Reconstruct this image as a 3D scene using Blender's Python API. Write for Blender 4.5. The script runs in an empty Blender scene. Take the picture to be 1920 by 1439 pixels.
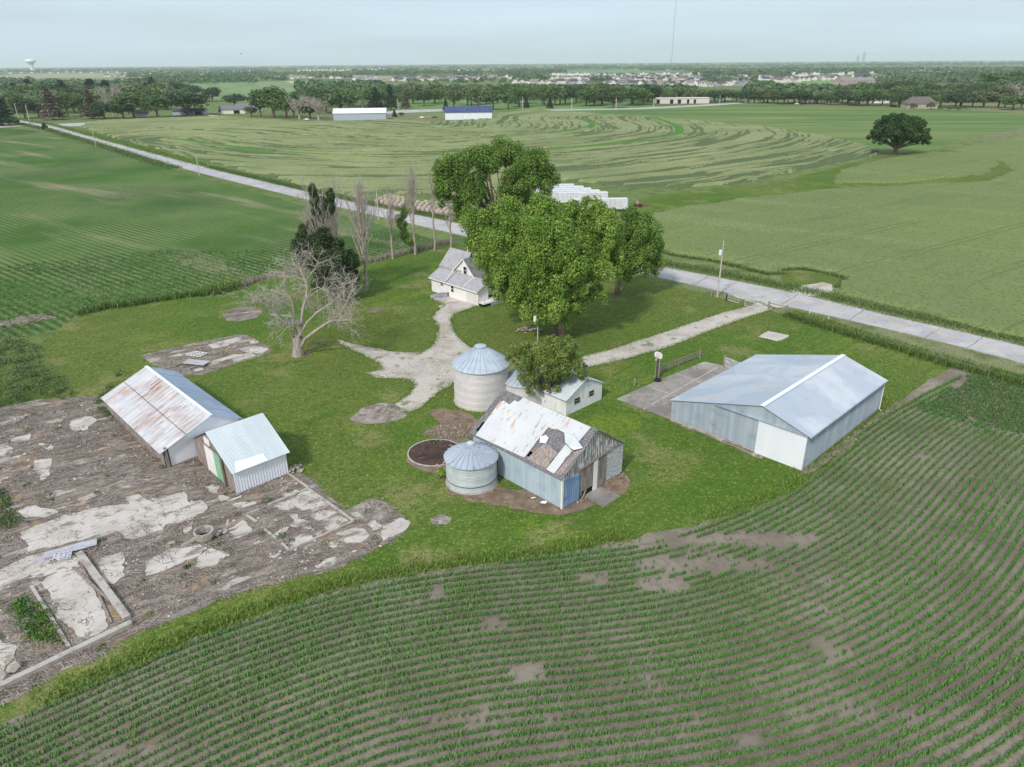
import bpy, math, random
import numpy as np
from mathutils import Vector, Matrix
from mathutils.geometry import tessellate_polygon
random.seed(7); RN = np.random.default_rng(11)
R = math.radians
sc = bpy.context.scene
COL = sc.collection

# ---------------------------------------------------------------- camera, world, sun, exposure
FPX, PW, PH, CAMH, HOR, ROLL = 1340.0, 1920.0, 1439.0, 40.0, 117.5, R(-0.42)
_p = math.atan((PH/2-HOR)/FPX)
FW = np.array([0, math.cos(_p), -math.sin(_p)])
_u0 = np.array([0, math.sin(_p), math.cos(_p)]); _r0 = np.array([1.0, 0, 0])
RT = _r0*math.cos(ROLL)+_u0*math.sin(ROLL)
UP = -_r0*math.sin(ROLL)+_u0*math.cos(ROLL)
cd = bpy.data.cameras.new('camera'); cam = bpy.data.objects.new('camera', cd); COL.objects.link(cam)
cd.sensor_fit = 'HORIZONTAL'; cd.sensor_width = 36.0; cd.lens = 36.0*FPX/PW
cd.clip_start = 0.5; cd.clip_end = 60000
M4 = Matrix.Identity(4)
for i in range(3):
    M4[i][0], M4[i][1], M4[i][2] = RT[i], UP[i], -FW[i]
M4[2][3] = CAMH
cam.matrix_world = M4
sc.camera = cam

SUN_EL, SUN_AZ = R(43), math.atan2(-0.87, -0.49)      # light comes from behind left of the camera
sd = bpy.data.lights.new('sun', 'SUN'); sun = bpy.data.objects.new('sun', sd); COL.objects.link(sun)
sd.energy = 2.6; sd.angle = R(6); sd.color = (1.0, 0.965, 0.91)
sdir = Vector((math.cos(SUN_EL)*math.cos(SUN_AZ), math.cos(SUN_EL)*math.sin(SUN_AZ), math.sin(SUN_EL)))
sun.rotation_euler = sdir.to_track_quat('Z', 'Y').to_euler()

world = bpy.data.worlds.new('World'); sc.world = world; world.use_nodes = True
wt = world.node_tree; wt.nodes.clear()
def wn(t, **k):
    n = wt.nodes.new(t)
    for a, b in k.items(): setattr(n, a, b)
    return n
sky = wn('ShaderNodeTexSky'); sky.sky_type = 'NISHITA'; sky.sun_disc = False
sky.sun_elevation = SUN_EL; sky.sun_rotation = math.atan2(sdir.x, sdir.y)
sky.altitude = 300; sky.air_density = 1.0; sky.dust_density = 2.5; sky.ozone_density = 1.6
# thin high cloud veil: evens out the blue as the photograph's milky sky does
tc = wn('ShaderNodeTexCoord'); mp = wn('ShaderNodeMapping'); mp.inputs['Scale'].default_value = (1.0, 1.6, 12)
nz = wn('ShaderNodeTexNoise'); nz.inputs['Scale'].default_value = 2.2; nz.inputs['Detail'].default_value = 5
rp = wn('ShaderNodeMapRange'); rp.inputs['From Min'].default_value = 0.35; rp.inputs['From Max'].default_value = 0.7
rp.inputs['To Min'].default_value = 0.66; rp.inputs['To Max'].default_value = 0.92
mx = wn('ShaderNodeMix', data_type='RGBA')
mx.inputs['B'].default_value = (6.3, 7.8, 8.9, 1)
bg = wn('ShaderNodeBackground'); bg.inputs['Strength'].default_value = 0.105
wo = wn('ShaderNodeOutputWorld')
L_ = wt.links.new
L_(tc.outputs['Generated'], mp.inputs['Vector']); L_(mp.outputs['Vector'], nz.inputs['Vector'])
L_(nz.outputs['Fac'], rp.inputs['Value']); L_(rp.outputs['Result'], mx.inputs['Factor'])
L_(sky.outputs['Color'], mx.inputs['A']); L_(mx.outputs['Result'], bg.inputs['Color'])
L_(bg.outputs['Background'], wo.inputs['Surface'])
sc.view_settings.view_transform = 'Standard'; sc.view_settings.look = 'None'
sc.view_settings.exposure = 0.12; sc.view_settings.gamma = 1.0
sc.render.engine = 'CYCLES'
sc.cycles.max_bounces = 6; sc.cycles.diffuse_bounces = 3; sc.cycles.glossy_bounces = 2
sc.cycles.transmission_bounces = 3; sc.cycles.transparent_max_bounces = 8; sc.cycles.volume_bounces = 1
sc.cycles.use_denoising = True; sc.cycles.denoising_prefilter = 'ACCURATE'; sc.cycles.denoising_input_passes = 'RGB_ALBEDO_NORMAL'

# ---------------------------------------------------------------- helpers
def ray(u, v): return FW*FPX+RT*(u-PW/2)-UP*(v-PH/2)
def G(u, v, z=0.0):
    d = ray(u, v); t = (z-CAMH)/d[2]; return np.array([d[0]*t, d[1]*t])
def GL(pts, z=0.0): return np.array([G(u, v, z) for u, v in pts])
def PY(u, v, y):
    d = ray(u, v); t = y/d[1]; return np.array([d[0]*t, y, CAMH+d[2]*t])
def pxm(p): return FPX/math.sqrt(p[0]**2+p[1]**2+CAMH**2)
def hgt(base, vtop):
    x, y = base; lo, hi = 0.0, 400.0
    for _ in range(50):
        m = (lo+hi)/2; d = np.array([x, y, m-CAMH]); vv = PH/2-(d@UP)/(d@FW)*FPX
        if vv > vtop: lo = m
        else: hi = m
    return lo
def lin(c):
    c = c/255.0
    return c/12.92 if c <= 0.04045 else ((c+0.055)/1.055)**2.4
LF = (1.05, 1.13, 1.15)          # how bright a white horizontal surface renders under this sky and sun
def T(r, g, b, k=1.0):
    return tuple(min(0.86, lin(x)/f*k) for x, f in zip((r, g, b), LF))
def hash2(x, y, s):
    h = np.sin(x*127.1+y*311.7+s*74.7)*43758.5453
    return h-np.floor(h)
def vnoise(x, y, s=0):
    xi, yi = np.floor(x), np.floor(y); fx, fy = x-xi, y-yi
    fx = fx*fx*(3-2*fx); fy = fy*fy*(3-2*fy)
    a, b = hash2(xi, yi, s), hash2(xi+1, yi, s); c, d = hash2(xi, yi+1, s), hash2(xi+1, yi+1, s)
    return (a*(1-fx)+b*fx)*(1-fy)+(c*(1-fx)+d*fx)*fy
def fbm(x, y, s=0, o=4):
    t = 0; a = .5
    for i in range(o):
        t = t+a*vnoise(x, y, s+i*3.3); x = x*2.03+5.1; y = y*2.03+1.7; a *= .5
    return t/(1-.5**o)
def sstep(a, b, x):
    t = np.clip((x-a)/(b-a), 0, 1); return t*t*(3-2*t)
def inpoly(P, poly):
    x, y = P[:, 0], P[:, 1]; ins = np.zeros(len(P), bool); n = len(poly); j = n-1
    for i in range(n):
        xi, yi = poly[i]; xj, yj = poly[j]
        c = ((yi > y) != (yj > y)) & (x < (xj-xi)*(y-yi)/(yj-yi+1e-12)+xi)
        ins ^= c; j = i
    return ins
def resample(pts, step, closed=False):
    pts = np.asarray(pts, float)
    if closed: pts = np.vstack([pts, pts[:1]])
    seg = np.hypot(*np.diff(pts[:, :2], axis=0).T); s = np.r_[0, np.cumsum(seg)]
    n = max(2, int(s[-1]/step)+1); t = np.linspace(0, s[-1], n)
    if closed: t = t[:-1]
    return np.stack([np.interp(t, s, pts[:, k]) for k in range(pts.shape[1])], 1)
def smooth(pts, it=3):
    p = np.asarray(pts, float).copy()
    for _ in range(it):
        q = p.copy(); q[1:-1] = (p[:-2]+2*p[1:-1]+p[2:])/4; p = q
    return p

# ---------------------------------------------------------------- objects
def tag(o, label=None, cat=None, group=None, kind=None):
    if label: o['label'] = label
    if cat: o['category'] = cat
    if group: o['group'] = group
    if kind: o['kind'] = kind
    return o
def thing(name, label, cat, loc=(0, 0, 0), rot=0.0, group=None):
    o = bpy.data.objects.new(name, None); COL.objects.link(o)
    o.empty_display_size = 0.3
    o.location = (float(loc[0]), float(loc[1]), float(loc[2]) if len(loc) > 2 else 0.0)
    o.rotation_euler = (0, 0, R(rot)); return tag(o, label, cat, group)
def mk(name, me, mat, parent=None, label=None):
    o = bpy.data.objects.new(name, me); COL.objects.link(o)
    if mat is not None and not me.materials: me.materials.append(mat)
    if parent is not None: o.parent = parent
    if label: o['label'] = label
    return o
def npmesh(name, V, quads=None, tris=None, rnd=None, extra=None, smooth_=False):
    me = bpy.data.meshes.new(name); V = np.asarray(V, np.float32)
    nq = 0 if quads is None else len(quads); nt = 0 if tris is None else len(tris)
    me.vertices.add(len(V)); me.vertices.foreach_set('co', V.ravel())
    li = []; st = []
    if nq: li.append(np.asarray(quads, np.int32).ravel()); st.append(np.arange(nq)*4)
    if nt: li.append(np.asarray(tris, np.int32).ravel()); st.append(nq*4+np.arange(nt)*3)
    li = np.concatenate(li); st = np.concatenate(st).astype(np.int32)
    me.loops.add(len(li)); me.loops.foreach_set('vertex_index', li)
    me.polygons.add(len(st)); me.polygons.foreach_set('loop_start', st)
    try: me.polygons.foreach_set('loop_total', np.r_[np.full(nq, 4), np.full(nt, 3)].astype(np.int32))
    except Exception: pass
    if smooth_: me.polygons.foreach_set('use_smooth', np.ones(len(st), bool))
    me.update(calc_edges=True)
    for nm, a in ([('rnd', rnd)] if rnd is not None else [])+list((extra or {}).items()):
        at = me.attributes.new(nm, 'FLOAT', 'POINT'); at.data.foreach_set('value', np.asarray(a, np.float32))
    return me
class MB:
    def __init__(s): s.v = []; s.f = []
    def add(s, vs, fs):
        n = len(s.v); s.v += [tuple(float(c) for c in v) for v in vs]; s.f += [tuple(n+i for i in f) for f in fs]; return s
    def box(s, x0, x1, y0, y1, z0, z1):
        return s.add([(x0, y0, z0), (x1, y0, z0), (x1, y1, z0), (x0, y1, z0), (x0, y0, z1), (x1, y0, z1), (x1, y1, z1), (x0, y1, z1)],
                     [(0, 3, 2, 1), (4, 5, 6, 7), (0, 1, 5, 4), (1, 2, 6, 5), (2, 3, 7, 6), (3, 0, 4, 7)])
    def beam(s, a, b, w, h, up=(0, 0, 1)):
        a = Vector(a); b = Vector(b); d = (b-a).normalized(); u = Vector(up)
        if abs(d.dot(u)) > .95: u = Vector((1, 0, 0))
        x = d.cross(u).normalized()*w/2; y = x.cross(d).normalized()*h/2
        vs = [a-x-y, a+x-y, a+x+y, a-x+y, b-x-y, b+x-y, b+x+y, b-x+y]
        return s.add(vs, [(0, 1, 2, 3), (7, 6, 5, 4), (0, 4, 5, 1), (1, 5, 6, 2), (2, 6, 7, 3), (3, 7, 4, 0)])
    def slab(s, pts, n, t):
        """polygon pts (3d, any convex/simple loop) thickened by t along n"""
        n = Vector(n).normalized()*t; k = len(pts); P = [Vector(p) for p in pts]
        tri = tessellate_polygon([P])
        return s.add(P+[p-n for p in P], [tuple(a) for a in tri]+[tuple(k+i for i in reversed(a)) for a in tri]+[(i, k+i, k+(i+1) % k, (i+1) % k) for i in range(k)])
    def tube(s, pts, rad, n=8, caps=True):
        P = [Vector(p) for p in pts]; k = len(P)
        rad = [rad]*k if isinstance(rad, (int, float)) else rad
        base = len(s.v); ref = Vector((0.31, 0.77, 0.55))
        for i in range(k):
            d = (P[min(i+1, k-1)]-P[max(i-1, 0)]).normalized()
            x = d.cross(ref)
            if x.length < .05: x = d.cross(Vector((1, 0, 0)))
            x.normalize(); y = d.cross(x)
            for j in range(n):
                a = 2*math.pi*j/n; q = P[i]+(x*math.cos(a)+y*math.sin(a))*rad[i]; s.v.append(tuple(q))
        for i in range(k-1):
            for j in range(n):
                s.f.append((base+i*n+j, base+i*n+(j+1) % n, base+(i+1)*n+(j+1) % n, base+(i+1)*n+j))
        if caps:
            s.f.append(tuple(base+j for j in reversed(range(n)))); s.f.append(tuple(base+(k-1)*n+j for j in range(n)))
        return s
    def lathe(s, prof, n=48, c=(0, 0), cap=True):
        base = len(s.v); k = len(prof)
        for r, z in prof:
            for j in range(n):
                a = 2*math.pi*j/n; s.v.append((c[0]+r*math.cos(a), c[1]+r*math.sin(a), z))
        for i in range(k-1):
            for j in range(n): s.f.append((base+i*n+j, base+i*n+(j+1) % n, base+(i+1)*n+(j+1) % n, base+(i+1)*n+j))
        if cap: s.f.append(tuple(base+(k-1)*n+j for j in range(n)))
        return s
    def corr(s, A, B, n, per, d):
        """corrugated sheet between rails A(t), B(t); n = outward normal, per = number of ribs, d = rib height"""
        n = Vector(n).normalized(); ts = []
        for i in range(per):
            for f, o in ((0, 0), (.62, 0), (.70, 1), (.90, 1), (.98, 0)): ts.append(((i+f)/per, o*d))
        ts.append((1.0, 0)); base = len(s.v)
        for t, o in ts:
            s.v.append(tuple(Vector(A(t))+n*o)); s.v.append(tuple(Vector(B(t))+n*o))
        for i in range(len(ts)-1): s.f.append((base+2*i, base+2*i+2, base+2*i+3, base+2*i+1))
        return s
    def rock(s, c, r, seed, flat=.7):
        rg = random.Random(seed); base = len(s.v); c = Vector(c)
        ph = (1+5**.5)/2
        ico = [(-1, ph, 0), (1, ph, 0), (-1, -ph, 0), (1, -ph, 0), (0, -1, ph), (0, 1, ph), (0, -1, -ph), (0, 1, -ph), (ph, 0, -1), (ph, 0, 1), (-ph, 0, -1), (-ph, 0, 1)]
        sx, sy = rg.uniform(.7, 1.3), rg.uniform(.7, 1.3)
        for q in ico:
            v = Vector(q).normalized()*r*rg.uniform(.75, 1.2); s.v.append((c.x+v.x*sx, c.y+v.y*sy, c.z+v.z*flat))
        for f in [(0, 11, 5), (0, 5, 1), (0, 1, 7), (0, 7, 10), (0, 10, 11), (1, 5, 9), (5, 11, 4), (11, 10, 2), (10, 7, 6), (7, 1, 8), (3, 9, 4), (3, 4, 2), (3, 2, 6), (3, 6, 8), (3, 8, 9), (4, 9, 5), (2, 4, 11), (6, 2, 10), (8, 6, 7), (9, 8, 1)]:
            s.f.append(tuple(base+i for i in f))
        return s
    def build(s, name, mat, parent=None, label=None, smooth_=False):
        me = bpy.data.meshes.new(name); me.from_pydata(s.v, [], s.f); me.update()
        if smooth_:
            me.polygons.foreach_set('use_smooth', np.ones(len(me.polygons), bool))
        return mk(name, me, mat, parent, label)
def copytree(o, parent=None):
    c = o.copy(); COL.objects.link(c)
    if parent is not None: c.parent = parent
    for ch in list(o.children): copytree(ch, c)
    return c

# ---------------------------------------------------------------- materials
def mat(name, base, layers=(), rough=.85, bump=None, coord='world', metallic=0.0, spec=.25, transl=0.0):
    """layers: dicts c=colour, s=scale (float or xyz), lo/hi ramp, k=noise|wave|attr|vor, d=detail, amt=strength, a=attribute name, rot=z turn"""
    m = bpy.data.materials.new(name); m.use_nodes = True; nt = m.node_tree; nt.nodes.clear(); N = nt.nodes.new; L = nt.links.new
    out = N('ShaderNodeOutputMaterial'); bs = N('ShaderNodeBsdfPrincipled')
    if coord == 'world': src = N('ShaderNodeNewGeometry').outputs['Position']
    else: src = N('ShaderNodeTexCoord').outputs['Object']
    def vec(sv, rot=0.0, off=0.0):
        mp = N('ShaderNodeMapping'); mp.vector_type = 'POINT'
        if rot:
            m0 = N('ShaderNodeMapping'); m0.inputs['Rotation'].default_value = (0, 0, rot); L(src, m0.inputs['Vector']); L(m0.outputs[0], mp.inputs['Vector'])
        else: L(src, mp.inputs['Vector'])
        mp.inputs['Scale'].default_value = sv if not isinstance(sv, (int, float)) else (sv, sv, sv)
        mp.inputs['Location'].default_value = (off, off*1.7, off*.6)
        return mp.outputs[0]
    def fac(l, i):
        k = l.get('k', 'noise')
        if k == 'attr':
            a = N('ShaderNodeAttribute'); a.attribute_name = l.get('a', 'rnd'); f = a.outputs['Fac']
        elif k == 'wave':
            w = N('ShaderNodeTexWave'); w.inputs['Scale'].default_value = 1.0; w.inputs['Distortion'].default_value = l.get('dist', 0); w.bands_direction = l.get('dir', 'X')
            w.inputs['Detail'].default_value = 2; w.inputs['Detail Scale'].default_value = l.get('ds', 1.0)
            L(vec(l['s'], l.get('rot', 0)), w.inputs['Vector']); f = w.outputs['Fac']
        elif k == 'vor':
            w = N('ShaderNodeTexVoronoi'); w.inputs['Scale'].default_value = 1.0; L(vec(l['s'], l.get('rot', 0), i*13.7), w.inputs['Vector'])
            if l.get('cell'):
                sp = N('ShaderNodeSeparateColor'); L(w.outputs['Color'], sp.inputs[0]); f = sp.outputs[l.get('ch', 0)]
            else: f = w.outputs['Distance']
        else:
            w = N('ShaderNodeTexNoise'); w.inputs['Scale'].default_value = 1.0; w.inputs['Detail'].default_value = l.get('d', 3)
            w.inputs['Roughness'].default_value = l.get('r', .55); w.inputs['Distortion'].default_value = l.get('dist', 0)
            L(vec(l['s'], l.get('rot', 0), i*7.3+l.get('o', 0)), w.inputs['Vector']); f = w.outputs['Fac']
        if 'band' in l:
            m1 = N('ShaderNodeMath'); m1.operation = 'SUBTRACT'; m1.inputs[1].default_value = .5; L(f, m1.inputs[0]); m2 = N('ShaderNodeMath'); m2.operation = 'ABSOLUTE'; L(m1.outputs[0], m2.inputs[0])
            m3 = N('ShaderNodeMath'); m3.operation = 'DIVIDE'; m3.inputs[1].default_value = l['band']; L(m2.outputs[0], m3.inputs[0]); m4 = N('ShaderNodeMath'); m4.operation = 'SUBTRACT'; m4.inputs[0].default_value = 1.0; L(m3.outputs[0], m4.inputs[1]); f = m4.outputs[0]; l = dict(l, lo=.2, hi=.8)
        r = N('ShaderNodeMapRange'); r.interpolation_type = 'SMOOTHSTEP'; r.inputs['From Min'].default_value = l.get('lo', .4); r.inputs['From Max'].default_value = l.get('hi', .6)
        r.inputs['To Max'].default_value = l.get('amt', 1.0); L(f, r.inputs['Value']); f = r.outputs['Result']
        if 'mask' in l:
            g = fac(l['mask'], i+31); mm = N('ShaderNodeMath'); mm.operation = 'MULTIPLY'; L(f, mm.inputs[0]); L(g, mm.inputs[1]); f = mm.outputs[0]
        return f
    c = None
    for i, l in enumerate(layers):
        mx = N('ShaderNodeMix'); mx.data_type = 'RGBA'
        if c is None: mx.inputs['A'].default_value = (*base, 1)
        else: L(c, mx.inputs['A'])
        mx.inputs['B'].default_value = (*l['c'], 1); L(fac(l, i), mx.inputs['Factor']); c = mx.outputs['Result']
    if c is None: bs.inputs['Base Color'].default_value = (*base, 1)
    else: L(c, bs.inputs['Base Color'])
    bs.inputs['Roughness'].default_value = rough; bs.inputs['Metallic'].default_value = metallic
    bs.inputs['Specular IOR Level'].default_value = spec
    if bump:
        bn = N('ShaderNodeBump'); bn.inputs['Strength'].default_value = bump[1]; bn.inputs['Distance'].default_value = bump[2] if len(bump) > 2 else .1
        nz = N('ShaderNodeTexNoise'); nz.inputs['Scale'].default_value = 1.0; nz.inputs['Detail'].default_value = 4
        L(vec(bump[0]), nz.inputs['Vector']); L(nz.outputs['Fac'], bn.inputs['Height']); L(bn.outputs[0], bs.inputs['Normal'])
    if transl:
        tr = N('ShaderNodeBsdfTranslucent'); ad = N('ShaderNodeMixShader'); ad.inputs[0].default_value = transl
        if c is None: tr.inputs[0].default_value = (*base, 1)
        else: L(c, tr.inputs[0])
        L(bs.outputs[0], ad.inputs[1]); L(tr.outputs[0], ad.inputs[2]); L(ad.outputs[0], out.inputs[0])
    else: L(bs.outputs[0], out.inputs[0])
    return m
def leafmat(name, a, b, c=None, transl=.25):
    ls = [dict(k='attr', c=b, lo=.25, hi=.75)]
    if c: ls.append(dict(k='attr', c=c, lo=.86, hi=.97))
    return mat(name, a, ls, rough=.6, spec=.3, transl=transl)
M = {}
ROWROT = -51
M['lawn'] = mat('lawn_grass', T(107, 128, 60), [
    dict(c=T(84, 114, 46), s=.055, lo=.38, hi=.62, d=5), dict(c=T(132, 150, 72), s=.035, lo=.5, hi=.7, d=5, o=3),
    dict(c=T(84, 116, 44), s=(.06, 1.1, 1), rot=R(-42), lo=.45, hi=.56, d=2, amt=.7), dict(c=T(122, 148, 50), s=.08, lo=.56, hi=.68, d=5, amt=.85),
    dict(c=T(116, 120, 68), s=.022, lo=.45, hi=.6, d=6, amt=.6), dict(c=T(150, 144, 100), s=.12, lo=.53, hi=.68, d=7, amt=.75), dict(c=T(80, 112, 44), s=.3, lo=.56, hi=.66, d=5, amt=.6), dict(c=T(70, 98, 38), s=1.3, lo=.46, hi=.66, d=5, amt=.6), dict(c=T(148, 168, 88), s=2.6, lo=.5, hi=.7, d=4, amt=.65),
    dict(c=T(66, 94, 36), s=7.0, lo=.44, hi=.62, d=3, amt=.65)], bump=(5, .7, .16), spec=.05)
M['ground'] = mat('rough_ground', T(98, 122, 62), [
    dict(c=T(76, 102, 50), s=.012, lo=.4, hi=.6, d=6), dict(c=T(122, 138, 88), s=.004, lo=.45, hi=.6, d=6), dict(c=T(140, 142, 108), s=.0019, lo=.52, hi=.62, d=4),
    dict(c=T(72, 96, 44), s=.25, lo=.45, hi=.7, d=4, amt=.7), dict(c=T(118, 144, 66), s=.8, lo=.52, hi=.75, d=4, amt=.6), dict(c=T(62, 84, 38), s=3.5, lo=.45, hi=.68, d=3, amt=.6)], spec=.05, bump=(3, .6, .15))
M['soil'] = mat('field_soil', T(150, 143, 131), [
    dict(c=T(131, 123, 111), s=.15, lo=.4, hi=.62, d=4), dict(c=T(168, 160, 147), s=.09, lo=.52, hi=.75, d=5), dict(c=T(116, 108, 97), s=1.8, lo=.45, hi=.7, d=4, amt=.6),
    dict(c=T(168, 158, 148), s=7, lo=.56, hi=.76, d=3, amt=.6), dict(c=T(140, 112, 92), s=.3, lo=.62, hi=.8, d=3, amt=.5), dict(c=T(80, 74, 66), s=16, lo=.5, hi=.7, d=2, amt=.6)], spec=.05, bump=(9, .6, .08))
M['soy'] = mat('soybean_field', T(68, 104, 44), [
    dict(c=T(88, 118, 60), s=.03, lo=.4, hi=.62, d=5), dict(c=T(66, 96, 50), s=.02, lo=.5, hi=.62, d=4, o=9),
    dict(c=T(140, 142, 108), k='wave', s=(.2, .2, 1), rot=R(ROWROT), lo=.35, hi=.85, dist=.5, amt=.75, mask=dict(s=.022, lo=.38, hi=.64, d=5)),
    dict(c=T(156, 150, 124), s=(.075, .012, 1), rot=R(ROWROT), lo=.54, hi=.72, d=5, amt=.85), dict(c=T(58, 90, 42), s=2.2, lo=.45, hi=.7, d=4, amt=.6), dict(c=T(104, 140, 70), s=5, lo=.5, hi=.74, d=3, amt=.6)], spec=.05, bump=(3.2, .7, .2))
M['soyfar'] = mat('far_soybean_field', T(94, 124, 68), [
    dict(c=T(122, 138, 84), s=(.004, .03, 1), rot=R(6), lo=.45, hi=.62, d=5), dict(c=T(150, 152, 100), s=(.006, .05, 1), rot=R(4), lo=.58, hi=.72, d=5, amt=.8),
    dict(c=T(78, 120, 62), s=(.008, .05, 1), lo=.55, hi=.7, d=4), dict(c=T(140, 158, 74), s=.25, lo=.6, hi=.75, d=3, amt=.5)], spec=.05, bump=(1.2, .4, .2))
M['wheat'] = mat('lodged_wheat', T(144, 154, 110), [
    dict(c=T(130, 142, 98), s=.02, lo=.4, hi=.62, d=5), dict(c=T(160, 166, 126), s=.07, lo=.5, hi=.75, d=4, amt=.6),
    dict(c=T(88, 106, 74), k='attr', a='rnd', lo=.2, hi=.8, amt=.9), dict(c=T(108, 124, 88), s=1.6, lo=.5, hi=.75, d=3, amt=.5), dict(c=T(86, 132, 54), k='attr', a='strip', lo=.4, hi=.6)], spec=.05, bump=(1.7, .8, .3))
M['wheat2'] = mat('standing_wheat', T(124, 140, 86), [
    dict(c=T(120, 136, 88), s=.02, lo=.4, hi=.6, d=5), dict(c=T(138, 150, 102), s=(.012, .09, 1), rot=R(35), lo=.5, hi=.72, d=5, amt=.7),
    dict(c=T(104, 122, 78), k='attr', a='rnd', lo=.3, hi=.8, amt=.9), dict(c=T(92, 110, 62), s=1.6, lo=.46, hi=.66, d=5, amt=.75), dict(c=T(158, 166, 126), s=4.5, lo=.55, hi=.75, d=3, amt=.5)], spec=.05, bump=(3.0, .8, .2))
M['road'] = mat('concrete_road', T(188, 188, 190), [
    dict(c=T(172, 172, 174), s=.12, lo=.4, hi=.65, d=5), dict(c=T(202, 202, 202), s=.4, lo=.5, hi=.75, d=4, amt=.7), dict(c=T(160, 158, 156), s=(3.5, .12, 1), rot=R(52), lo=.55, hi=.75, d=4, amt=.5),
    dict(c=T(150, 148, 146), s=6, lo=.6, hi=.8, d=3, amt=.4), dict(c=T(122, 120, 120), s=.12, band=.004, d=5, amt=.7)], bump=(12, .2, .02))
M['crack'] = mat('road_joint', T(96, 94, 92), [dict(c=T(130, 128, 126), s=2, lo=.4, hi=.6)])
M['yellow'] = mat('worn_yellow_paint', T(222, 188, 110), [dict(c=T(192, 190, 184), s=1.2, lo=.5, hi=.66, d=4)])
M['gravel'] = mat('gravel', T(202, 197, 189), [
    dict(c=T(182, 175, 164), s=.22, lo=.42, hi=.62, d=5), dict(c=T(208, 204, 198), s=.5, lo=.5, hi=.72, d=5, amt=.8), dict(c=T(140, 134, 118), s=2.4, lo=.56, hi=.74, d=5, amt=.7),
    dict(c=T(112, 122, 72), s=.45, lo=.57, hi=.7, d=7, amt=.85), dict(c=T(140, 134, 126), s=11, lo=.5, hi=.72, d=2, amt=.6)], bump=(12, .5, .06))
M['deadweed'] = mat('dead_weed_litter', T(152, 146, 139), [
    dict(c=T(118, 109, 101), s=(.35, 1.2, 1), rot=R(-30), lo=.4, hi=.62, d=5), dict(c=T(172, 158, 144), s=(.5, 2.0, 1), rot=R(-30), lo=.52, hi=.7, d=5), dict(c=T(196, 190, 182), s=(.2, .5, 1), rot=R(-35), lo=.575, hi=.615, d=7, amt=.9),
    dict(c=T(94, 86, 79), s=(.6, 2.2, 1), rot=R(-20), lo=.56, hi=.72, d=5, amt=.85), dict(c=T(178, 152, 120), s=.35, lo=.56, hi=.7, d=4, amt=.7), dict(c=T(96, 110, 60), s=.22, lo=.66, hi=.78, d=5, amt=.7),
    dict(c=T(90, 78, 66), s=(3, 9, 1), rot=R(-25), lo=.48, hi=.7, d=3, amt=.7)], spec=.05, bump=(6, .8, .12))
M['slab'] = mat('old_concrete', T(206, 202, 195), [
    dict(c=T(190, 185, 177), s=.35, lo=.4, hi=.62, d=5), dict(c=T(206, 203, 197), s=.8, lo=.5, hi=.75, d=4, amt=.7), dict(c=T(140, 130, 118), s=(.7, 2.8, 1), rot=R(-30), lo=.58, hi=.72, d=6, amt=.8),
    dict(c=T(110, 100, 88), s=2.6, lo=.64, hi=.76, d=5, amt=.8), dict(c=T(160, 152, 142), s=9, lo=.55, hi=.75, d=3, amt=.5), dict(c=T(110, 100, 90), s=.22, band=.006, d=4, amt=.8), dict(c=T(140, 130, 118), s=(.3, .9, 1), rot=R(-30), lo=.6, hi=.66, d=7, amt=.9, o=5)], bump=(8, .3, .03))
M['court'] = mat('weathered_court_concrete', T(158, 154, 148), [
    dict(c=T(132, 129, 126), s=.22, lo=.42, hi=.6, d=5), dict(c=T(180, 174, 164), s=.17, lo=.54, hi=.7, d=5, o=4), dict(c=T(120, 116, 112), s=.9, lo=.56, hi=.72, d=5, amt=.6), dict(c=T(172, 166, 158), s=5, lo=.55, hi=.75, d=3, amt=.4), dict(c=T(88, 84, 80), s=.35, band=.008, d=4, amt=.8)], bump=(8, .2, .02))
M['curb'] = mat('concrete_curb', T(186, 182, 174), [dict(c=T(156, 150, 142), s=1.2, lo=.45, hi=.65, d=5), dict(c=T(204, 202, 196), s=3.1, lo=.55, hi=.75, d=4)], bump=(9, .4, .03))
M['manure'] = mat('dark_soil_fill', T(82, 66, 60), [dict(c=T(64, 52, 47), s=.7, lo=.4, hi=.6, d=5), dict(c=T(104, 82, 72), s=1.6, lo=.55, hi=.75, d=5), dict(c=T(120, 110, 100), s=6, lo=.66, hi=.78, d=3, amt=.6)], bump=(7, .6, .06))
M['ash'] = mat('ash_and_dirt', T(158, 150, 142), [dict(c=T(126, 116, 110), s=.7, lo=.4, hi=.62, d=5), dict(c=T(182, 176, 168), s=1.5, lo=.5, hi=.72, d=5), dict(c=T(88, 80, 76), s=2.5, lo=.58, hi=.75, d=5, amt=.8), dict(c=T(124, 130, 84), s=.9, lo=.62, hi=.76, d=5, amt=.6)], bump=(8, .5, .06))
M['dirt'] = mat('bare_dirt', T(138, 122, 106), [dict(c=T(116, 100, 86), s=.8, lo=.4, hi=.62, d=5), dict(c=T(164, 146, 126), s=1.9, lo=.52, hi=.74, d=5), dict(c=T(96, 106, 58), s=.8, lo=.6, hi=.74, d=5, amt=.7), dict(c=T(84, 74, 64), s=6, lo=.55, hi=.74, d=3, amt=.6)], bump=(8, .6, .07))
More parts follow.
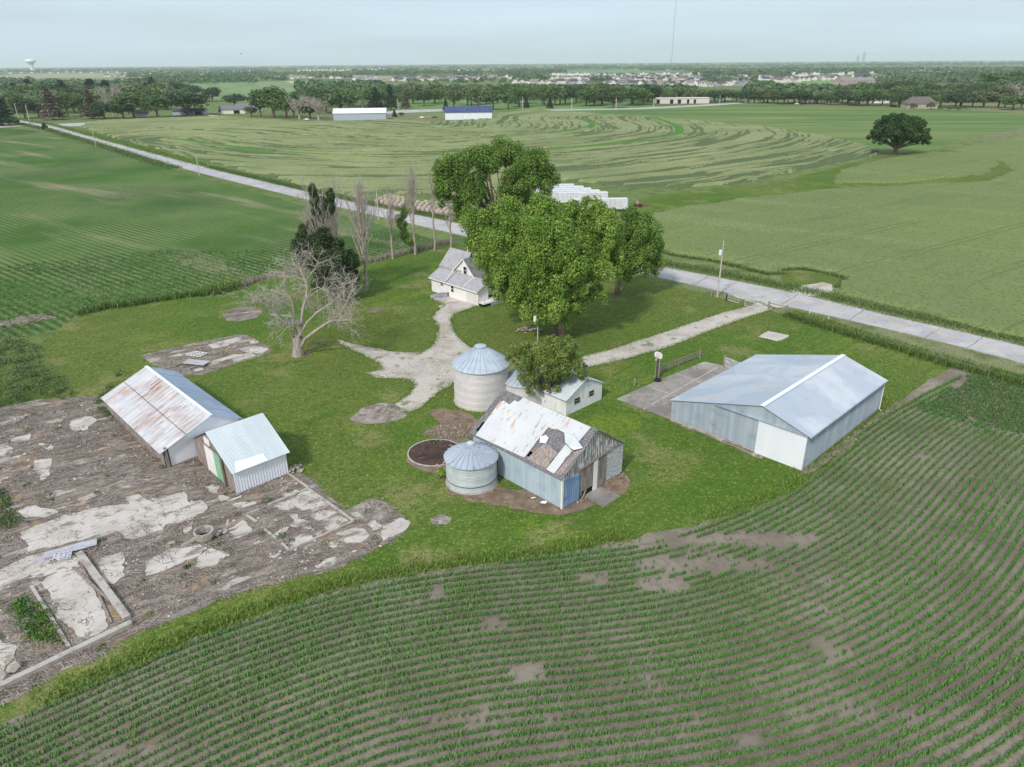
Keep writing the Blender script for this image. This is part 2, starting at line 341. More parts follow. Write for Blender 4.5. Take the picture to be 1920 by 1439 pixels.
# ---------------------------------------------------------------- ground
def sheet(name, pts, z, m, jit=.35, step=.6, seed=1, js=.5, kind='structure', px=True, label=None):
    P = GL(pts) if px else np.asarray(pts, float)
    Q = resample(P, step, True); d = np.roll(Q, -1, 0)-np.roll(Q, 1, 0); L = np.hypot(d[:, 0], d[:, 1])+1e-9
    nr = np.stack([d[:, 1]/L, -d[:, 0]/L], 1)
    if jit: Q = Q+nr*((fbm(Q[:, 0]*js, Q[:, 1]*js, seed, 4)-.5)*2*jit)[:, None]
    vs = [Vector((float(a), float(b), 0)) for a, b in Q]
    tri = tessellate_polygon([vs])
    V = np.c_[Q, np.full(len(Q), z)]
    F = np.array([t for t in tri]); 
    a, b, c = V[F[:, 0]], V[F[:, 1]], V[F[:, 2]]
    flip = ((b-a)[:, 0]*(c-a)[:, 1]-(b-a)[:, 1]*(c-a)[:, 0]) < 0
    F[flip] = F[flip][:, ::-1]
    o = mk(name, npmesh(name, V, tris=F), m); tag(o, label, None, None, kind); return o
def strip(name, A, B, z, m, kind='structure', parent=None):
    n = len(A); V = np.r_[np.c_[A, np.full(n, z)], np.c_[B, np.full(n, z)]]
    q = [(i, n+i, n+i+1, i+1) for i in range(n-1)]
    o = mk(name, npmesh(name, V, quads=q), m, parent)
    if kind: o['kind'] = kind
    return o
g = 14000.0
gn = 40
gx = np.linspace(-g, g, gn); gy = np.linspace(-2000, g*1.9, gn)
GV = [(x, y, 0) for y in gy for x in gx]
o = mk('ground', npmesh('ground', GV, quads=[(j*gn+i, j*gn+i+1, (j+1)*gn+i+1, (j+1)*gn+i) for j in range(gn-1) for i in range(gn-1)]), M['ground']); o['kind'] = 'structure'

EDGE = [(-200, 1455), (80, 1322), (220, 1262), (360, 1197), (490, 1150), (624, 1107), (740, 1082), (860, 1063), (1000, 1046), (1090, 1030), (1180, 1010), (1300, 985), (1420, 950), (1500, 915), (1540, 880), (1600, 822), (1680, 755), (1740, 715), (1785, 692)]
LAWN = [(60, 657), (105, 621), (157, 587), (240, 573), (312, 562), (375, 560), (430, 557), (475, 535), (520, 520), (600, 508), (690, 494), (740, 481), (790, 470), (845, 456), (1000, 470), (1190, 514), (1250, 530), (1362, 563), (1441, 582), (1473, 590), (1520, 605), (1640, 641), (1760, 677)]+EDGE[::-1]+[(-350, 1400), (-260, 1000), (-60, 780), (130, 735), (130, 712), (82, 670)]
sheet('corn_field_ground', [(-260, 1400)]+[(u, v-14) for u, v in EDGE]+[(1880, 700), (2300, 800), (2700, 1100), (2700, 1700), (-700, 1700)], .008, M['soil'], .2, 1.0)
sheet('lawn', LAWN, .016, M['lawn'], .55, .5, 3, .7)
sheet('soybean_field', [(-900, 236), (0, 239), (88, 247), (200, 277), (400, 341), (570, 386), (690, 416), (780, 440), (838, 454), (790, 468), (740, 479), (690, 492), (600, 506), (520, 518), (470, 530), (430, 553), (375, 558), (312, 560), (240, 571), (157, 585), (105, 619), (0, 640), (-400, 720), (-1500, 600)], .012, M['soy'], .8, 1.5, 5, .25)
sheet('far_soybean_field', [(985, 207), (1200, 205), (1330, 198), (1440, 194), (1560, 199), (1700, 203), (1790, 206), (1920, 213), (2300, 226), (2300, 258), (1920, 240), (1800, 262), (1740, 278), (1640, 285), (1540, 256), (1440, 240), (1200, 219), (1060, 211)], .02, M['soyfar'], .6, 4, 7, .1)
def field(name, pts, col, col2, z, seed):
    m = mat(name+'_cover', T(*col), [dict(c=T(*col2), s=(.004, .02, 1), rot=seed*.4, lo=.42, hi=.62, d=5), dict(c=T(*[int(x*.86) for x in col]), s=.05, lo=.5, hi=.7, d=4, amt=.6)])
    return sheet(name, pts, z, m, 3, 14, seed, .05)
field('tan_field', [(0, 142), (40, 139), (120, 138), (230, 138), (215, 146), (100, 147), (20, 150), (-60, 152)], (160, 156, 128), (146, 148, 116), .05, 1)
field('green_field', [(-20, 158), (45, 150), (180, 146), (215, 147), (250, 152), (205, 158), (120, 164), (60, 170)], (120, 148, 92), (104, 136, 82), .06, 2)
field('pasture', [(330, 160), (400, 154), (480, 154), (600, 150), (690, 151), (700, 158), (640, 168), (560, 178), (500, 186), (400, 186), (360, 172)], (126, 150, 100), (104, 138, 84), .07, 3)
field('tan_field', [(495, 140), (640, 138), (700, 142), (760, 144), (840, 142), (835, 147), (700, 150), (600, 147), (500, 148)], (156, 154, 124), (140, 146, 112), .08, 4)
field('green_field', [(1010, 140), (1060, 133), (1200, 131), (1290, 129), (1280, 134), (1200, 139), (1110, 146), (1060, 145)], (110, 146, 96), (96, 136, 84), .09, 5)
field('meadow', [(1440, 163), (1500, 152), (1560, 151), (1570, 156), (1530, 170), (1480, 178), (1445, 172)], (122, 154, 84), (108, 142, 76), .1, 6)
field('meadow', [(1640, 145), (1700, 145), (1760, 148), (1740, 156), (1660, 160), (1640, 154)], (150, 164, 96), (134, 152, 88), .11, 7)
field('park_lawn', [(700, 205), (760, 190), (850, 186), (1000, 190), (1180, 192), (1240, 200), (1200, 203), (1060, 206), (980, 207), (930, 208), (830, 212), (740, 214)], (116, 148, 82), (98, 134, 70), .03, 8)
field('tan_field', [(1820, 140), (1850, 133), (1920, 132), (1990, 136), (1990, 142), (1900, 142), (1850, 147)], (170, 156, 138), (150, 148, 122), .12, 9)
field('brown_lot', [(535, 152), (560, 152), (580, 155), (570, 157), (545, 156)], (206, 184, 160), (190, 170, 150), .13, 10)

# roads
M['shoulder'] = mat('gravel_shoulder', T(150, 146, 120), [dict(c=T(118, 128, 80), s=.6, lo=.4, hi=.6, d=5), dict(c=T(176, 170, 154), s=2.0, lo=.52, hi=.7, d=4)])
RU = smooth(resample(GL([(2300, 752), (2100, 696), (1920, 650), (1812, 624.5), (1666, 594), (1557, 566), (1480, 546), (1420, 537), (1351, 521.5), (1307, 513), (1218, 497.5), (1000, 452), (840, 415), (783, 404.5), (705, 389), (600, 366), (500, 342), (400, 318), (300, 291.5), (200, 264), (140, 247), (105, 237), (60, 229), (30, 224)]), 5), 3)
RL = smooth(resample(GL([(2250, 786), (2080, 728), (1920, 680.5), (1882, 671), (1770, 642), (1645, 613), (1557, 592.5), (1476, 575), (1422, 562.5), (1376, 551.5), (1300, 535), (1211, 514.5), (1000, 471), (833, 434.5), (791, 424), (720, 408.5), (600, 380.5), (500, 356), (400, 331), (300, 304.5), (200, 274), (90, 242), (50, 234), (20, 228)]), 5), 3)
n = 160
def rs(P, n):
    s = np.r_[0, np.cumsum(np.hypot(*np.diff(P, axis=0).T))]; t = np.linspace(0, s[-1], n); return np.stack([np.interp(t, s, P[:, k]) for k in (0, 1)], 1)
RU = rs(RU, n); RL = rs(RL, n)
strip('road', RU, RL, .03, M['road'])
dv = RL-RU
strip('road_shoulder', RU-dv*.07+np.c_[fbm(RU[:, 0], RU[:, 1])-.5, fbm(RU[:, 1], RU[:, 0])-.5]*.5, RL+dv*.07, .02, M['shoulder'])
# worn centre paint, joints
yl = MB(); jn = MB()
def along(t, w):
    i = t*(n-1); k = int(i); f = i-k; k2 = min(k+1, n-1)
    a = RU[k]*(1-f)+RU[k2]*f; b = RL[k]*(1-f)+RL[k2]*f; return a+(b-a)*w
Lr = np.hypot(*np.diff((RU+RL)/2, axis=0).T).sum(); t = 6.0/Lr
pos = 0.0; k = 0
while pos < Lr*.55:
    q = [along(pos/Lr, .475), along(pos/Lr, .51), along((pos+4.2)/Lr, .51), along((pos+4.2)/Lr, .475)]
    if 18 < pos % 1000 < 150: yl.add([(p[0], p[1], .034) for p in q], [(0, 1, 2, 3)])
    pos += 6.2; k += 1
pos = 4.0
while pos < Lr*.6:
    w = random.uniform(.09, .17); nseg = 7
    offs = [random.uniform(-.12, .12) for _ in range(nseg+1)]
    for i in range(nseg):
        q = [along((pos+offs[i])/Lr, i/nseg), along((pos+offs[i]+w)/Lr, i/nseg), along((pos+offs[i+1]+w)/Lr, (i+1)/nseg), along((pos+offs[i+1])/Lr, (i+1)/nseg)]
        jn.add([(p[0], p[1], .034) for p in q], [(0, 1, 2, 3)])
    pos += random.choice([6.1, 12.2, 12.2])
tag(yl.build('centre_line', M['yellow']), kind='structure'); tag(jn.build('road_cracks', M['crack']), kind='structure')
sheet('side_road', [(80, 238), (150, 237), (240, 229), (330, 222), (330, 221), (240, 226), (150, 231), (100, 233)], .036, M['road'], .2, 3, 2)
sheet('gravel_side_road', [(-200, 244), (0, 237), (52, 233), (60, 235), (0, 240), (-200, 248)], .026, M['gravel'], .3, 3, 2)
sheet('far_road', [(1020, 206), (1190, 203.2), (1330, 196), (1420, 191), (1425, 192), (1340, 198.2), (1200, 205.4), (1040, 208)], .04, M['road'], .1, 5, 2)
sheet('far_lane', [(0, 1), (1, 1), (1, 0)] if False else [(720, 211), (745, 207), (830, 205), (832, 209), (760, 212), (722, 214)], .045, M['road'], .3, 3, 3)
sheet('far_driveway', [(385, 215), (397, 216), (417, 219), (415, 221), (398, 220)], .03, M['gravel'], .2, 2, 4)
# gravel drives
DRIVE = [(1420, 566), (1404, 574), (1350, 588), (1240, 625), (1140, 657), (1080, 672), (1020, 685), (985, 694), (985, 712), (1050, 700), (1120, 685), (1180, 672), (1260, 648), (1340, 617), (1400, 596), (1438, 584), (1452, 578)]
YARD = [(808, 560), (830, 553), (868, 560), (893, 573), (885, 578), (853, 589), (844, 600), (850, 620), (866, 640), (885, 652), (915, 668), (945, 700), (900, 715), (855, 715), (820, 738), (790, 765), (760, 775), (735, 762), (768, 738), (780, 722), (770, 712), (720, 709), (680, 700), (716, 694), (712, 682), (690, 670), (655, 655), (630, 640), (632, 634), (660, 645), (694, 651), (740, 660), (790, 662), (812, 650), (820, 630), (822, 612), (812, 596), (815, 586), (835, 573), (822, 566)]
sheet('gravel_driveway', DRIVE, .024, M['gravel'], .3, .5, 4)
sheet('gravel_yard', YARD, .026, M['gravel'], .5, .45, 6, .8)
sheet('gravel_apron', [(1378, 558), (1400, 563), (1420, 568), (1452, 578), (1500, 574), (1420, 556), (1370, 545)], .028, M['gravel'], .3, .5, 8)
sheet('house_slab', [(806, 558), (832, 546), (862, 556), (893, 572), (880, 577), (852, 584), (830, 585), (822, 575), (835, 568)], .032, M['slab'], .12, .5, 9)
sheet('field_approach', [(1480, 545), (1500, 536), (1540, 530), (1563, 535), (1560, 548), (1530, 556), (1500, 556)], .025, M['gravel'], .6, .5, 9)
sheet('approach_grass', [(1462, 515), (1490, 508), (1530, 512), (1585, 521), (1575, 532), (1535, 552), (1490, 545), (1470, 530)], .022, M['lawn'], .5, .6, 12)
# dead-weed yard with broken concrete
WEEDS = [(-120, 795), (0, 765), (60, 752), (130, 745), (195, 744), (300, 800), (420, 850), (470, 880), (530, 886), (566, 888), (592, 914), (662, 970), (705, 940), (735, 950), (772, 985), (755, 1005), (700, 1035), (640, 1062), (560, 1080), (470, 1105), (400, 1130), (340, 1152), (250, 1195), (180, 1232), (100, 1272), (0, 1318), (-120, 1372), (-260, 1150)]
sheet('dead_weed_yard', WEEDS, .024, M['deadweed'], .7, .45, 14, .6)
def Z1(p): return [(x*.2918, 660+y*.2918) for x, y in p]
def Z2(p): return [(x*.25, 960+y*.25) for x, y in p]
def Z3(p): return [(360+x*.2642, 860+y*.2642) for x, y in p]
SL = [Z1([(120, 1165), (420, 1050), (640, 1000), (850, 985), (1000, 940), (1180, 905), (1200, 970), (1330, 975), (1340, 1010), (1240, 1080), (1080, 1110), (1050, 1150), (870, 1200), (800, 1200), (740, 1150), (540, 1205), (330, 1260), (190, 1282)]),
      Z1([(-60, 1430), (150, 1330), (280, 1290), (400, 1300), (560, 1330), (420, 1400), (300, 1439), (150, 1470), (-60, 1530)]),
      Z2([(300, 540), (450, 440), (600, 372), (640, 480), (700, 600), (745, 650), (820, 860), (740, 920), (640, 960), (560, 930), (500, 850), (430, 780), (440, 720), (400, 640)]),
      Z2([(0, 470), (140, 395), (280, 320), (330, 350), (280, 470), (200, 500), (0, 590), (-60, 600)]),
      Z2([(-60, 1000), (60, 985), (150, 1010), (90, 1090), (40, 1180), (0, 1250), (-60, 1260)]),
      Z1([(940, 1350), (1080, 1280), (1300, 1230), (1335, 1262), (1230, 1335), (1010, 1430), (930, 1450)]), Z1([(1250, 1360), (1330, 1300), (1480, 1285), (1390, 1365), (1290, 1400)]),
      Z2([(740, 510), (830, 380), (930, 420), (940, 480), (860, 540), (760, 530)]), Z1([(620, 1350), (780, 1290), (800, 1350), (720, 1420), (650, 1430)]),
      Z1([(440, 450), (560, 415), (630, 440), (560, 500), (480, 520)]), Z1([(70, 560), (210, 530), (190, 575), (100, 590)]), Z1([(220, 700), (330, 690), (330, 800), (270, 830), (230, 760)]), Z1([(250, 590), (330, 600), (340, 640), (280, 620)]),
      Z1([(0, 600), (50, 580), (90, 640), (20, 680), (-40, 660)]), Z1([(100, 1030), (230, 990), (380, 1030), (300, 1060), (150, 1060)]), Z1([(1180, 1130), (1240, 1090), (1230, 1150), (1190, 1170)]), Z1([(1330, 880), (1420, 860), (1400, 910), (1340, 900)]),
      Z1([(800, 930), (880, 920), (960, 960), (860, 985), (800, 960)])]
for p in ([(680, 300), (830, 222), (900, 280), (740, 350)], [(590, 340), (690, 303), (738, 362), (680, 380)], [(740, 355), (900, 288), (960, 325), (860, 370), (790, 375)], [(840, 405), (940, 362), (1040, 385), (960, 430), (870, 450)], [(935, 490), (1000, 422), (1050, 397), (1118, 440), (970, 522)], [(700, 600), (760, 555), (800, 535), (880, 575), (720, 642)], [(580, 545), (640, 500), (690, 490), (650, 545), (600, 555)], [(680, 400), (750, 395), (760, 430), (850, 450), (800, 485), (740, 460)], [(650, 262), (740, 215), (770, 240), (660, 282)], [(1025, 540), (1110, 500), (1220, 500), (1265, 550), (1200, 595), (1100, 600)], [(1235, 470), (1300, 440), (1345, 490), (1290, 515)], [(1330, 550), (1360, 480), (1480, 430), (1560, 460), (1500, 515), (1360, 590)], [(940, 590), (990, 590), (1020, 620), (1070, 630), (990, 642)], [(865, 765), (940, 725), (1010, 700), (1030, 705), (900, 772)], [(270, 330), (330, 318), (450, 305), (462, 325), (330, 360)], [(180, 262), (240, 270), (265, 285), (210, 300)], [(258, 300), (350, 265), (358, 282), (290, 305)], [(265, 510), (360, 430), (425, 510), (390, 545), (300, 572)], [(0, 612), (60, 600), (92, 640), (0, 700)], [(20, 740), (130, 650), (250, 680), (120, 755), (50, 770)], [(560, 700), (620, 670), (640, 680), (580, 715)], [(880, 530), (920, 515), (930, 535), (890, 552)], [(1120, 395), (1180, 375), (1200, 410), (1150, 425)], [(1280, 350), (1340, 345), (1330, 370), (1300, 375)], [(0, 310), (70, 300), (120, 350), (60, 390), (0, 420)], [(100, 205), (160, 190), (150, 215), (110, 225)], [(700, 480), (740, 450), (770, 480), (730, 495)], [(790, 490), (850, 478), (860, 500), (820, 508)]): SL.append(Z3(p))
sv = []; sf = []
for i, p in enumerate(SL):
    P = GL(p); Q = resample(P, .25, True); d = np.roll(Q, -1, 0)-np.roll(Q, 1, 0); L = np.hypot(d[:, 0], d[:, 1])+1e-9
    Q = Q+np.stack([d[:, 1]/L, -d[:, 0]/L], 1)*((fbm(Q[:, 0]*1.1, Q[:, 1]*1.1, 21, 5)-.5)*.75)[:, None]
    k = len(Q); z = .075+.004*(i % 5); b = len(sv)
    sv += [(x, y, z) for x, y in Q]+[(x, y, .0) for x, y in Q]
    sf += [tuple(b+j for j in t) for t in tessellate_polygon([[Vector((x, y, 0)) for x, y in Q]])]
    sf += [(b+j, b+k+j, b+k+(j+1) % k, b+(j+1) % k) for j in range(k)]
me = bpy.data.meshes.new('concrete_yard'); me.from_pydata([tuple(map(float, v)) for v in sv], [], sf); me.update()
tag(mk('concrete_yard', me, M['slab']), kind='structure')
sheet('concrete_pad', [(1440, 621), (1479, 629), (1477, 633), (1460, 641), (1421, 632)], .03, M['slab'], .06, .3, 3)
# overgrown patch left of the long shed pad
PAD = [(262, 668), (300, 658), (350, 647), (450, 627), (470, 632), (490, 645), (516, 655), (500, 664), (440, 683), (380, 703), (330, 706), (290, 686)]
sheet('weedy_pad', PAD, .026, M['deadweed'], .3, .4, 16, .9)
def Z5(p): return [(x*.25, 400+y*.25) for x, y in p]
k0 = 0
for p in (Z5([(1560, 990), (1700, 950), (1780, 930), (1820, 945), (1700, 1000), (1600, 1015)]), Z5([(1600, 1110), (1750, 1060), (1830, 1060), (1780, 1085), (1640, 1115)]), [(448, 655), (480, 648), (505, 655), (490, 664), (462, 662)], [(430, 668), (470, 662), (480, 668), (440, 680)], Z5([(1270, 1075), (1350, 1055), (1370, 1070), (1290, 1085)]), [(470, 640), (485, 640), (480, 646), (468, 645)]):
    sheet('broken_slab', p, .036+.004*k0, M['slab'], .2, .3, 18+k0, .9); k0 += 1
for nm, p, m in (('dirt_ring', [(417, 590), (440, 578), (470, 574), (494, 585), (480, 597), (450, 603), (425, 602)], 'deadweed'), ('ash_patch', [(656, 787), (680, 764), (710, 757), (740, 760), (766, 770), (758, 785), (720, 793), (690, 796)], 'ash'),
                 ('bare_patch', [(835, 905), (930, 915), (990, 920), (1050, 935), (1165, 885), (1182, 905), (1170, 925), (1110, 950), (1060, 968), (1000, 962), (940, 948), (880, 940), (840, 925)], 'dirt'),
                 ('bare_patch', [(770, 850), (790, 832), (830, 822), (880, 822), (905, 845), (870, 870), (840, 900), (812, 890), (775, 875), (762, 862)], 'dirt'),
                 ('bare_patch', [(800, 772), (830, 765), (880, 775), (900, 790), (890, 815), (830, 822), (790, 815), (825, 795)], 'dirt'),
                 ('bare_patch', [(806, 972), (830, 964), (850, 972), (838, 985), (812, 985)], 'ash'), ('bare_patch', [(645, 960), (690, 935), (725, 943), (735, 960), (700, 985), (660, 975)], 'ash'),
                 ('bare_strip', [(1255, 784), (1330, 814), (1430, 857), (1428, 862), (1330, 820), (1258, 791)], 'ash'), ('bare_strip', [(1508, 880), (1560, 845), (1648, 775), (1668, 770), (1662, 782), (1580, 846), (1525, 885), (1500, 892)], 'ash'),
                 ('bare_strip', [(1700, 762), (1740, 722), (1780, 694), (1822, 692), (1800, 712), (1752, 745), (1730, 764)], 'soil'), ('dirt_ring', [(540, 664), (560, 660), (585, 658), (578, 667), (556, 671)], 'dirt'),
                 ('bare_patch', [(684, 585), (710, 578), (722, 580), (705, 588)], 'dirt'), ('bare_patch', [(0, 604), (30, 596), (70, 590), (110, 596), (60, 606), (0, 614)], 'deadweed'), ('bare_patch', [(380, 552), (400, 545), (425, 543), (420, 550), (395, 556)], 'ash'),
                 ('court', [(1155, 749), (1230, 716), (1320, 679), (1350, 685), (1370, 692), (1340, 720), (1262, 784), (1258, 788)], 'court')):
    k0 += 1; sheet(nm, p, .027+.0009*k0 if nm != 'court' else .046, M[m], .35 if nm != 'court' else .05, .4, len(nm)+int(p[0][0]), .9)
ct = MB()
a, b, c_, d = [np.r_[G(u, v), .0] for u, v in ((1155, 749), (1320, 679), (1372, 700), (1261, 788))]
for f in (.33, .66):
    p = a+(b-a)*f; q = d+(c_-d)*f; ct.beam((p[0], p[1], .05), (q[0], q[1], .05), .12, .004)
p = a+(d-a)*.5; q = b+(c_-b)*.5; ct.beam((p[0], p[1], .05), (q[0], q[1], .05), .12, .004)
tag(ct.build('court_joints', M['slab']), kind='structure')

# ---------------------------------------------------------------- blades, leaves, clumps
def blades(P, h, w, lean, seed=0, hv=.4, dirang=None, dspread=3.14, z0=0.0):
    """bent grass blades at P (N,2): returns V, quads, tris, rnd"""
    rg = np.random.default_rng(seed); N = len(P)
    a = rg.uniform(-math.pi, math.pi, N) if dirang is None else dirang+rg.normal(0, dspread, N)
    H = h*(1+hv*rg.normal(0, 1, N)).clip(.35, 2); le = lean*rg.uniform(.4, 1.4, N)
    dx, dy = np.cos(a), np.sin(a); sx, sy = -dy, dx; W = w*rg.uniform(.7, 1.4, N)
    B = np.c_[P, np.full(N, z0)]
    def pt(f, z, s): return np.c_[B[:, 0]+dx*le*f+sx*s, B[:, 1]+dy*le*f+sy*s, B[:, 2]+H*z]
    V = np.stack([pt(0, 0, -W/2), pt(0, 0, W/2), pt(.35, .7, W/2), pt(.35, .7, -W/2), pt(1.0, 1.0, 0*W)], 1).reshape(-1, 3)
    i = np.arange(N)*5
    q = np.stack([i, i+1, i+2, i+3], 1); t = np.stack([i+3, i+2, i+4], 1)
    return V, q, t, np.repeat(rg.random(N), 5)
def merge(parts):
    Vs, Qs, Ts, Rs = [], [], [], []; k = 0
    for V, q, t, r in parts:
        Vs.append(V); Rs.append(r)
        if q is not None and len(q): Qs.append(q+k)
        if t is not None and len(t): Ts.append(t+k)
        k += len(V)
    return np.concatenate(Vs), (np.concatenate(Qs) if Qs else None), (np.concatenate(Ts) if Ts else None), np.concatenate(Rs)
def stuff(name, parts, m, label, cat):
    V, q, t, r = merge(parts); o = mk(name, npmesh(name, V, q, t, r), m); return tag(o, label, cat, None, 'stuff')
def scatter(poly, dens, seed=0, px=True):
    rg = np.random.default_rng(seed); P = GL(poly) if px else np.asarray(poly)
    lo, hi = P.min(0), P.max(0); n = int((hi-lo).prod()*dens); Q = lo+(hi-lo)*rg.random((n, 2)); return Q[inpoly(Q, P)]
def leaves(C, rad, n, size, seed=0, up=.35, droop=0.0, shell=.45, shade=.0):
    """n rhombus leaves in blobs with centres C (k,3) and radii rad (k,3)"""
    rg = np.random.default_rng(seed); C = np.asarray(C, float); rad = np.asarray(rad, float)
    wgt = rad.mean(1)**2; idx = rg.choice(len(C), n, p=wgt/wgt.sum())
    d = rg.normal(0, 1, (n, 3)); d /= np.linalg.norm(d, axis=1)[:, None]
    rr = shell+(1-shell)*rg.random(n)**.6
    P = C[idx]+d*rad[idx]*rr[:, None]
    nr = d*.8+rg.normal(0, .55, (n, 3))+np.array([0, 0, up]); nr /= np.linalg.norm(nr, axis=1)[:, None]
    t = np.cross(nr, rg.normal(0, 1, (n, 3))); 
    if droop: t = t*(1-droop)+np.array([0, 0, -1.0])*droop; t -= nr*(t*nr).sum(1)[:, None]
    t /= np.linalg.norm(t, axis=1)[:, None]+1e-9
    b = np.cross(nr, t); s = size*rg.uniform(.55, 1.35, n)
    l = t*s[:, None]*(.62+droop*.4); w = b*s[:, None]*.42
    V = np.stack([P-l, P-w*.9, P+l, P+w*.9], 1).reshape(-1, 3); i = np.arange(n)*4
    cl = rg.random(len(C))
    return V, np.stack([i, i+1, i+2, i+3], 1), None, np.repeat((.65*rg.random(n)+.35*cl[idx]), 4)
M['blade'] = leafmat('tall_grass', T(74, 104, 46), T(108, 138, 66), T(144, 152, 92), .2)
M['blade_bright'] = leafmat('bright_grass', T(94, 126, 44), T(124, 152, 64), T(152, 164, 94), .2)
M['dry'] = leafmat('dry_stalks', T(138, 130, 121), T(196, 187, 176), T(208, 188, 156), .15)
M['weed'] = leafmat('broad_weeds', T(78, 104, 60), T(122, 142, 88), T(156, 160, 100), .25)
M['cornleaf'] = leafmat('corn_leaf', T(94, 142, 70), T(134, 178, 100), T(184, 208, 156), .35)
M['soyleaf'] = leafmat('soybean_leaf', T(56, 96, 42), T(84, 122, 60), T(110, 144, 80), .2)

M['soyleaf2'] = leafmat('ditch_soybean_leaf', T(76, 116, 56), T(108, 146, 78), T(136, 168, 104), .3)
# corn rows: parallel offsets of the field edge
base = smooth(resample(np.array([(-60, 10), (-45, 25.5), (-32.4, 36), (-24.7, 42), (-15, 47.2), (-4.8, 50.0), (3, 51.0), (12, 52.6), (20, 56.2), (27.7, 61.3), (33.5, 66.7), (39.6, 72.6), (46, 78.2), (53, 83.6), (62, 90), (75, 99)]), 1.0), 14)
SOYP = GL([(1738, 768), (1765, 742), (1812, 700), (1870, 700), (2200, 770), (2300, 880), (1920, 822), (1850, 800), (1760, 776)])
FLD = GL([(u, v+6) for u, v in EDGE]+[(1900, 705), (2300, 800), (2700, 1100), (2700, 1800), (-700, 1800), (-260, 1480)])
GAPS = [(1240, 1100, 2.6, 1.0), (1330, 1062, 6.5, 1.0), (1120, 1085, 1.4, .7), (922, 1176, 1.3, .7), (990, 1262, 1.5, .8), (1420, 1015, 5, 1.2), (1540, 1215, .9, .7), (1400, 1390, 2.2, .3), (1030, 1350, .6, .4), (1880, 950, .8, .5), (1730, 860, 1.0, .6), (820, 1115, .6, .7), (1250, 1018, 5, .8)]
pos = []; cang = []; vig = []
rg = np.random.default_rng(5)
for k in range(95):
    d = np.gradient(base, axis=0); L = np.hypot(d[:, 0], d[:, 1]); nr = np.c_[d[:, 1]/L, -d[:, 0]/L]
    Q = base+nr*(k*.76); 
    Q = resample(Q, .13); 
    d2 = np.gradient(Q, axis=0); an = np.arctan2(d2[:, 1], d2[:, 0])
    keep = rg.random(len(Q)) < .97
    pos.append((Q+rg.normal(0, .035, Q.shape))[keep]); cang.append(an[keep])
pos = np.concatenate(pos); cang = np.concatenate(cang)
dc = np.linalg.norm(pos, axis=1)
ok = inpoly(pos, FLD) & ~inpoly(pos, SOYP) & (pos[:, 1] > 24) & (pos[:, 1] < 100) & (np.abs(pos[:, 0]) < 26+pos[:, 1]*.62)
vigv = fbm(pos[:, 0]*.16, pos[:, 1]*.16, 8, 4)*.55+fbm(pos[:, 0]*.9, pos[:, 1]*.9, 3, 3)*.45
thin = fbm(pos[:, 0]*.12+4, pos[:, 1]*.35, 31, 4)
ok &= ~((thin > .74) & (rg.random(len(pos)) < .5))
for u, v, a, b in GAPS:
    c = G(u, v); dd = ((pos[:, 0]-c[0])/a)**2+((pos[:, 1]-c[1])/b)**2+(fbm(pos[:, 0]*.8, pos[:, 1]*.8, 2)-.5)*1.6
    ok &= ~((dd < 1) & (rg.random(len(pos)) < .9))
pos = pos[ok]; vigv = vigv[ok]; cang = cang[ok]
parts = []
for j in range(8):
    a = cang+math.pi/2*rg.choice([-1, 1], len(pos))+rg.normal(0, .8, len(pos))
    sz = (.55+.75*vigv)*rg.uniform(.8, 1.15, len(pos))
    V, q, t, r = blades(pos, .40, .062, .30, 40+j, .18, 0, 0)
    # rebuild with own heading and vigour
    N = len(pos); dx, dy = np.cos(a), np.sin(a); sx, sy = -dy, dx; H = sz*(.28+.045*j)*rg.uniform(.8, 1.2, N); le = sz*rg.uniform(.10, .36, N); W = .06*sz
    def pt(f, z, s): return np.c_[pos[:, 0]+dx*le*f+sx*s, pos[:, 1]+dy*le*f+sy*s, H*z]
    V = np.stack([pt(0, .12, -W*.3), pt(0, .12, W*.3), pt(.45, .92, W*.55), pt(.45, .92, -W*.55), pt(1.0, .82-.06*j, 0*W)], 1).reshape(-1, 3)
    parts.append((V, q, t, np.repeat((rg.random(N)*.6+.4*vigv).clip(0, 1), 5)))
stuff('corn_crop', parts, M['cornleaf'], 'young green corn growing in curved rows on the grey soil', 'corn crop')
print('corn plants', len(pos))
# soybeans at right
Q = np.concatenate([resample(np.c_[np.linspace(-5, 60, 2), np.full(2, k*.5)], .22) for k in range(-120, 120)])
ca, sa = math.cos(R(47)), math.sin(R(47)); c0 = SOYP.mean(0)
Q = np.c_[Q[:, 0]*ca-Q[:, 1]*sa, Q[:, 0]*sa+Q[:, 1]*ca]+c0-np.array([ca, sa])*28
Q = Q+rg.normal(0, .06, Q.shape); Q = Q[inpoly(Q+np.c_[fbm(Q[:, 0]*.5, Q[:, 1]*.5, 61)-.5, fbm(Q[:, 0]*.5, Q[:, 1]*.5, 62)-.5]*5, SOYP)]; Q = Q[(fbm(Q[:, 0]*.3, Q[:, 1]*.3, 4) < .7) | (rg.random(len(Q)) < .4)]
C = np.c_[Q, np.full(len(Q), .17)]
stuff('soybean_crop', [leaves(C, np.tile([.26, .26, .18], (len(C), 1)), len(C)*12, .16, 3)], M['soyleaf2'], 'dense dark green soybean plants beside the road ditch', 'soybeans')
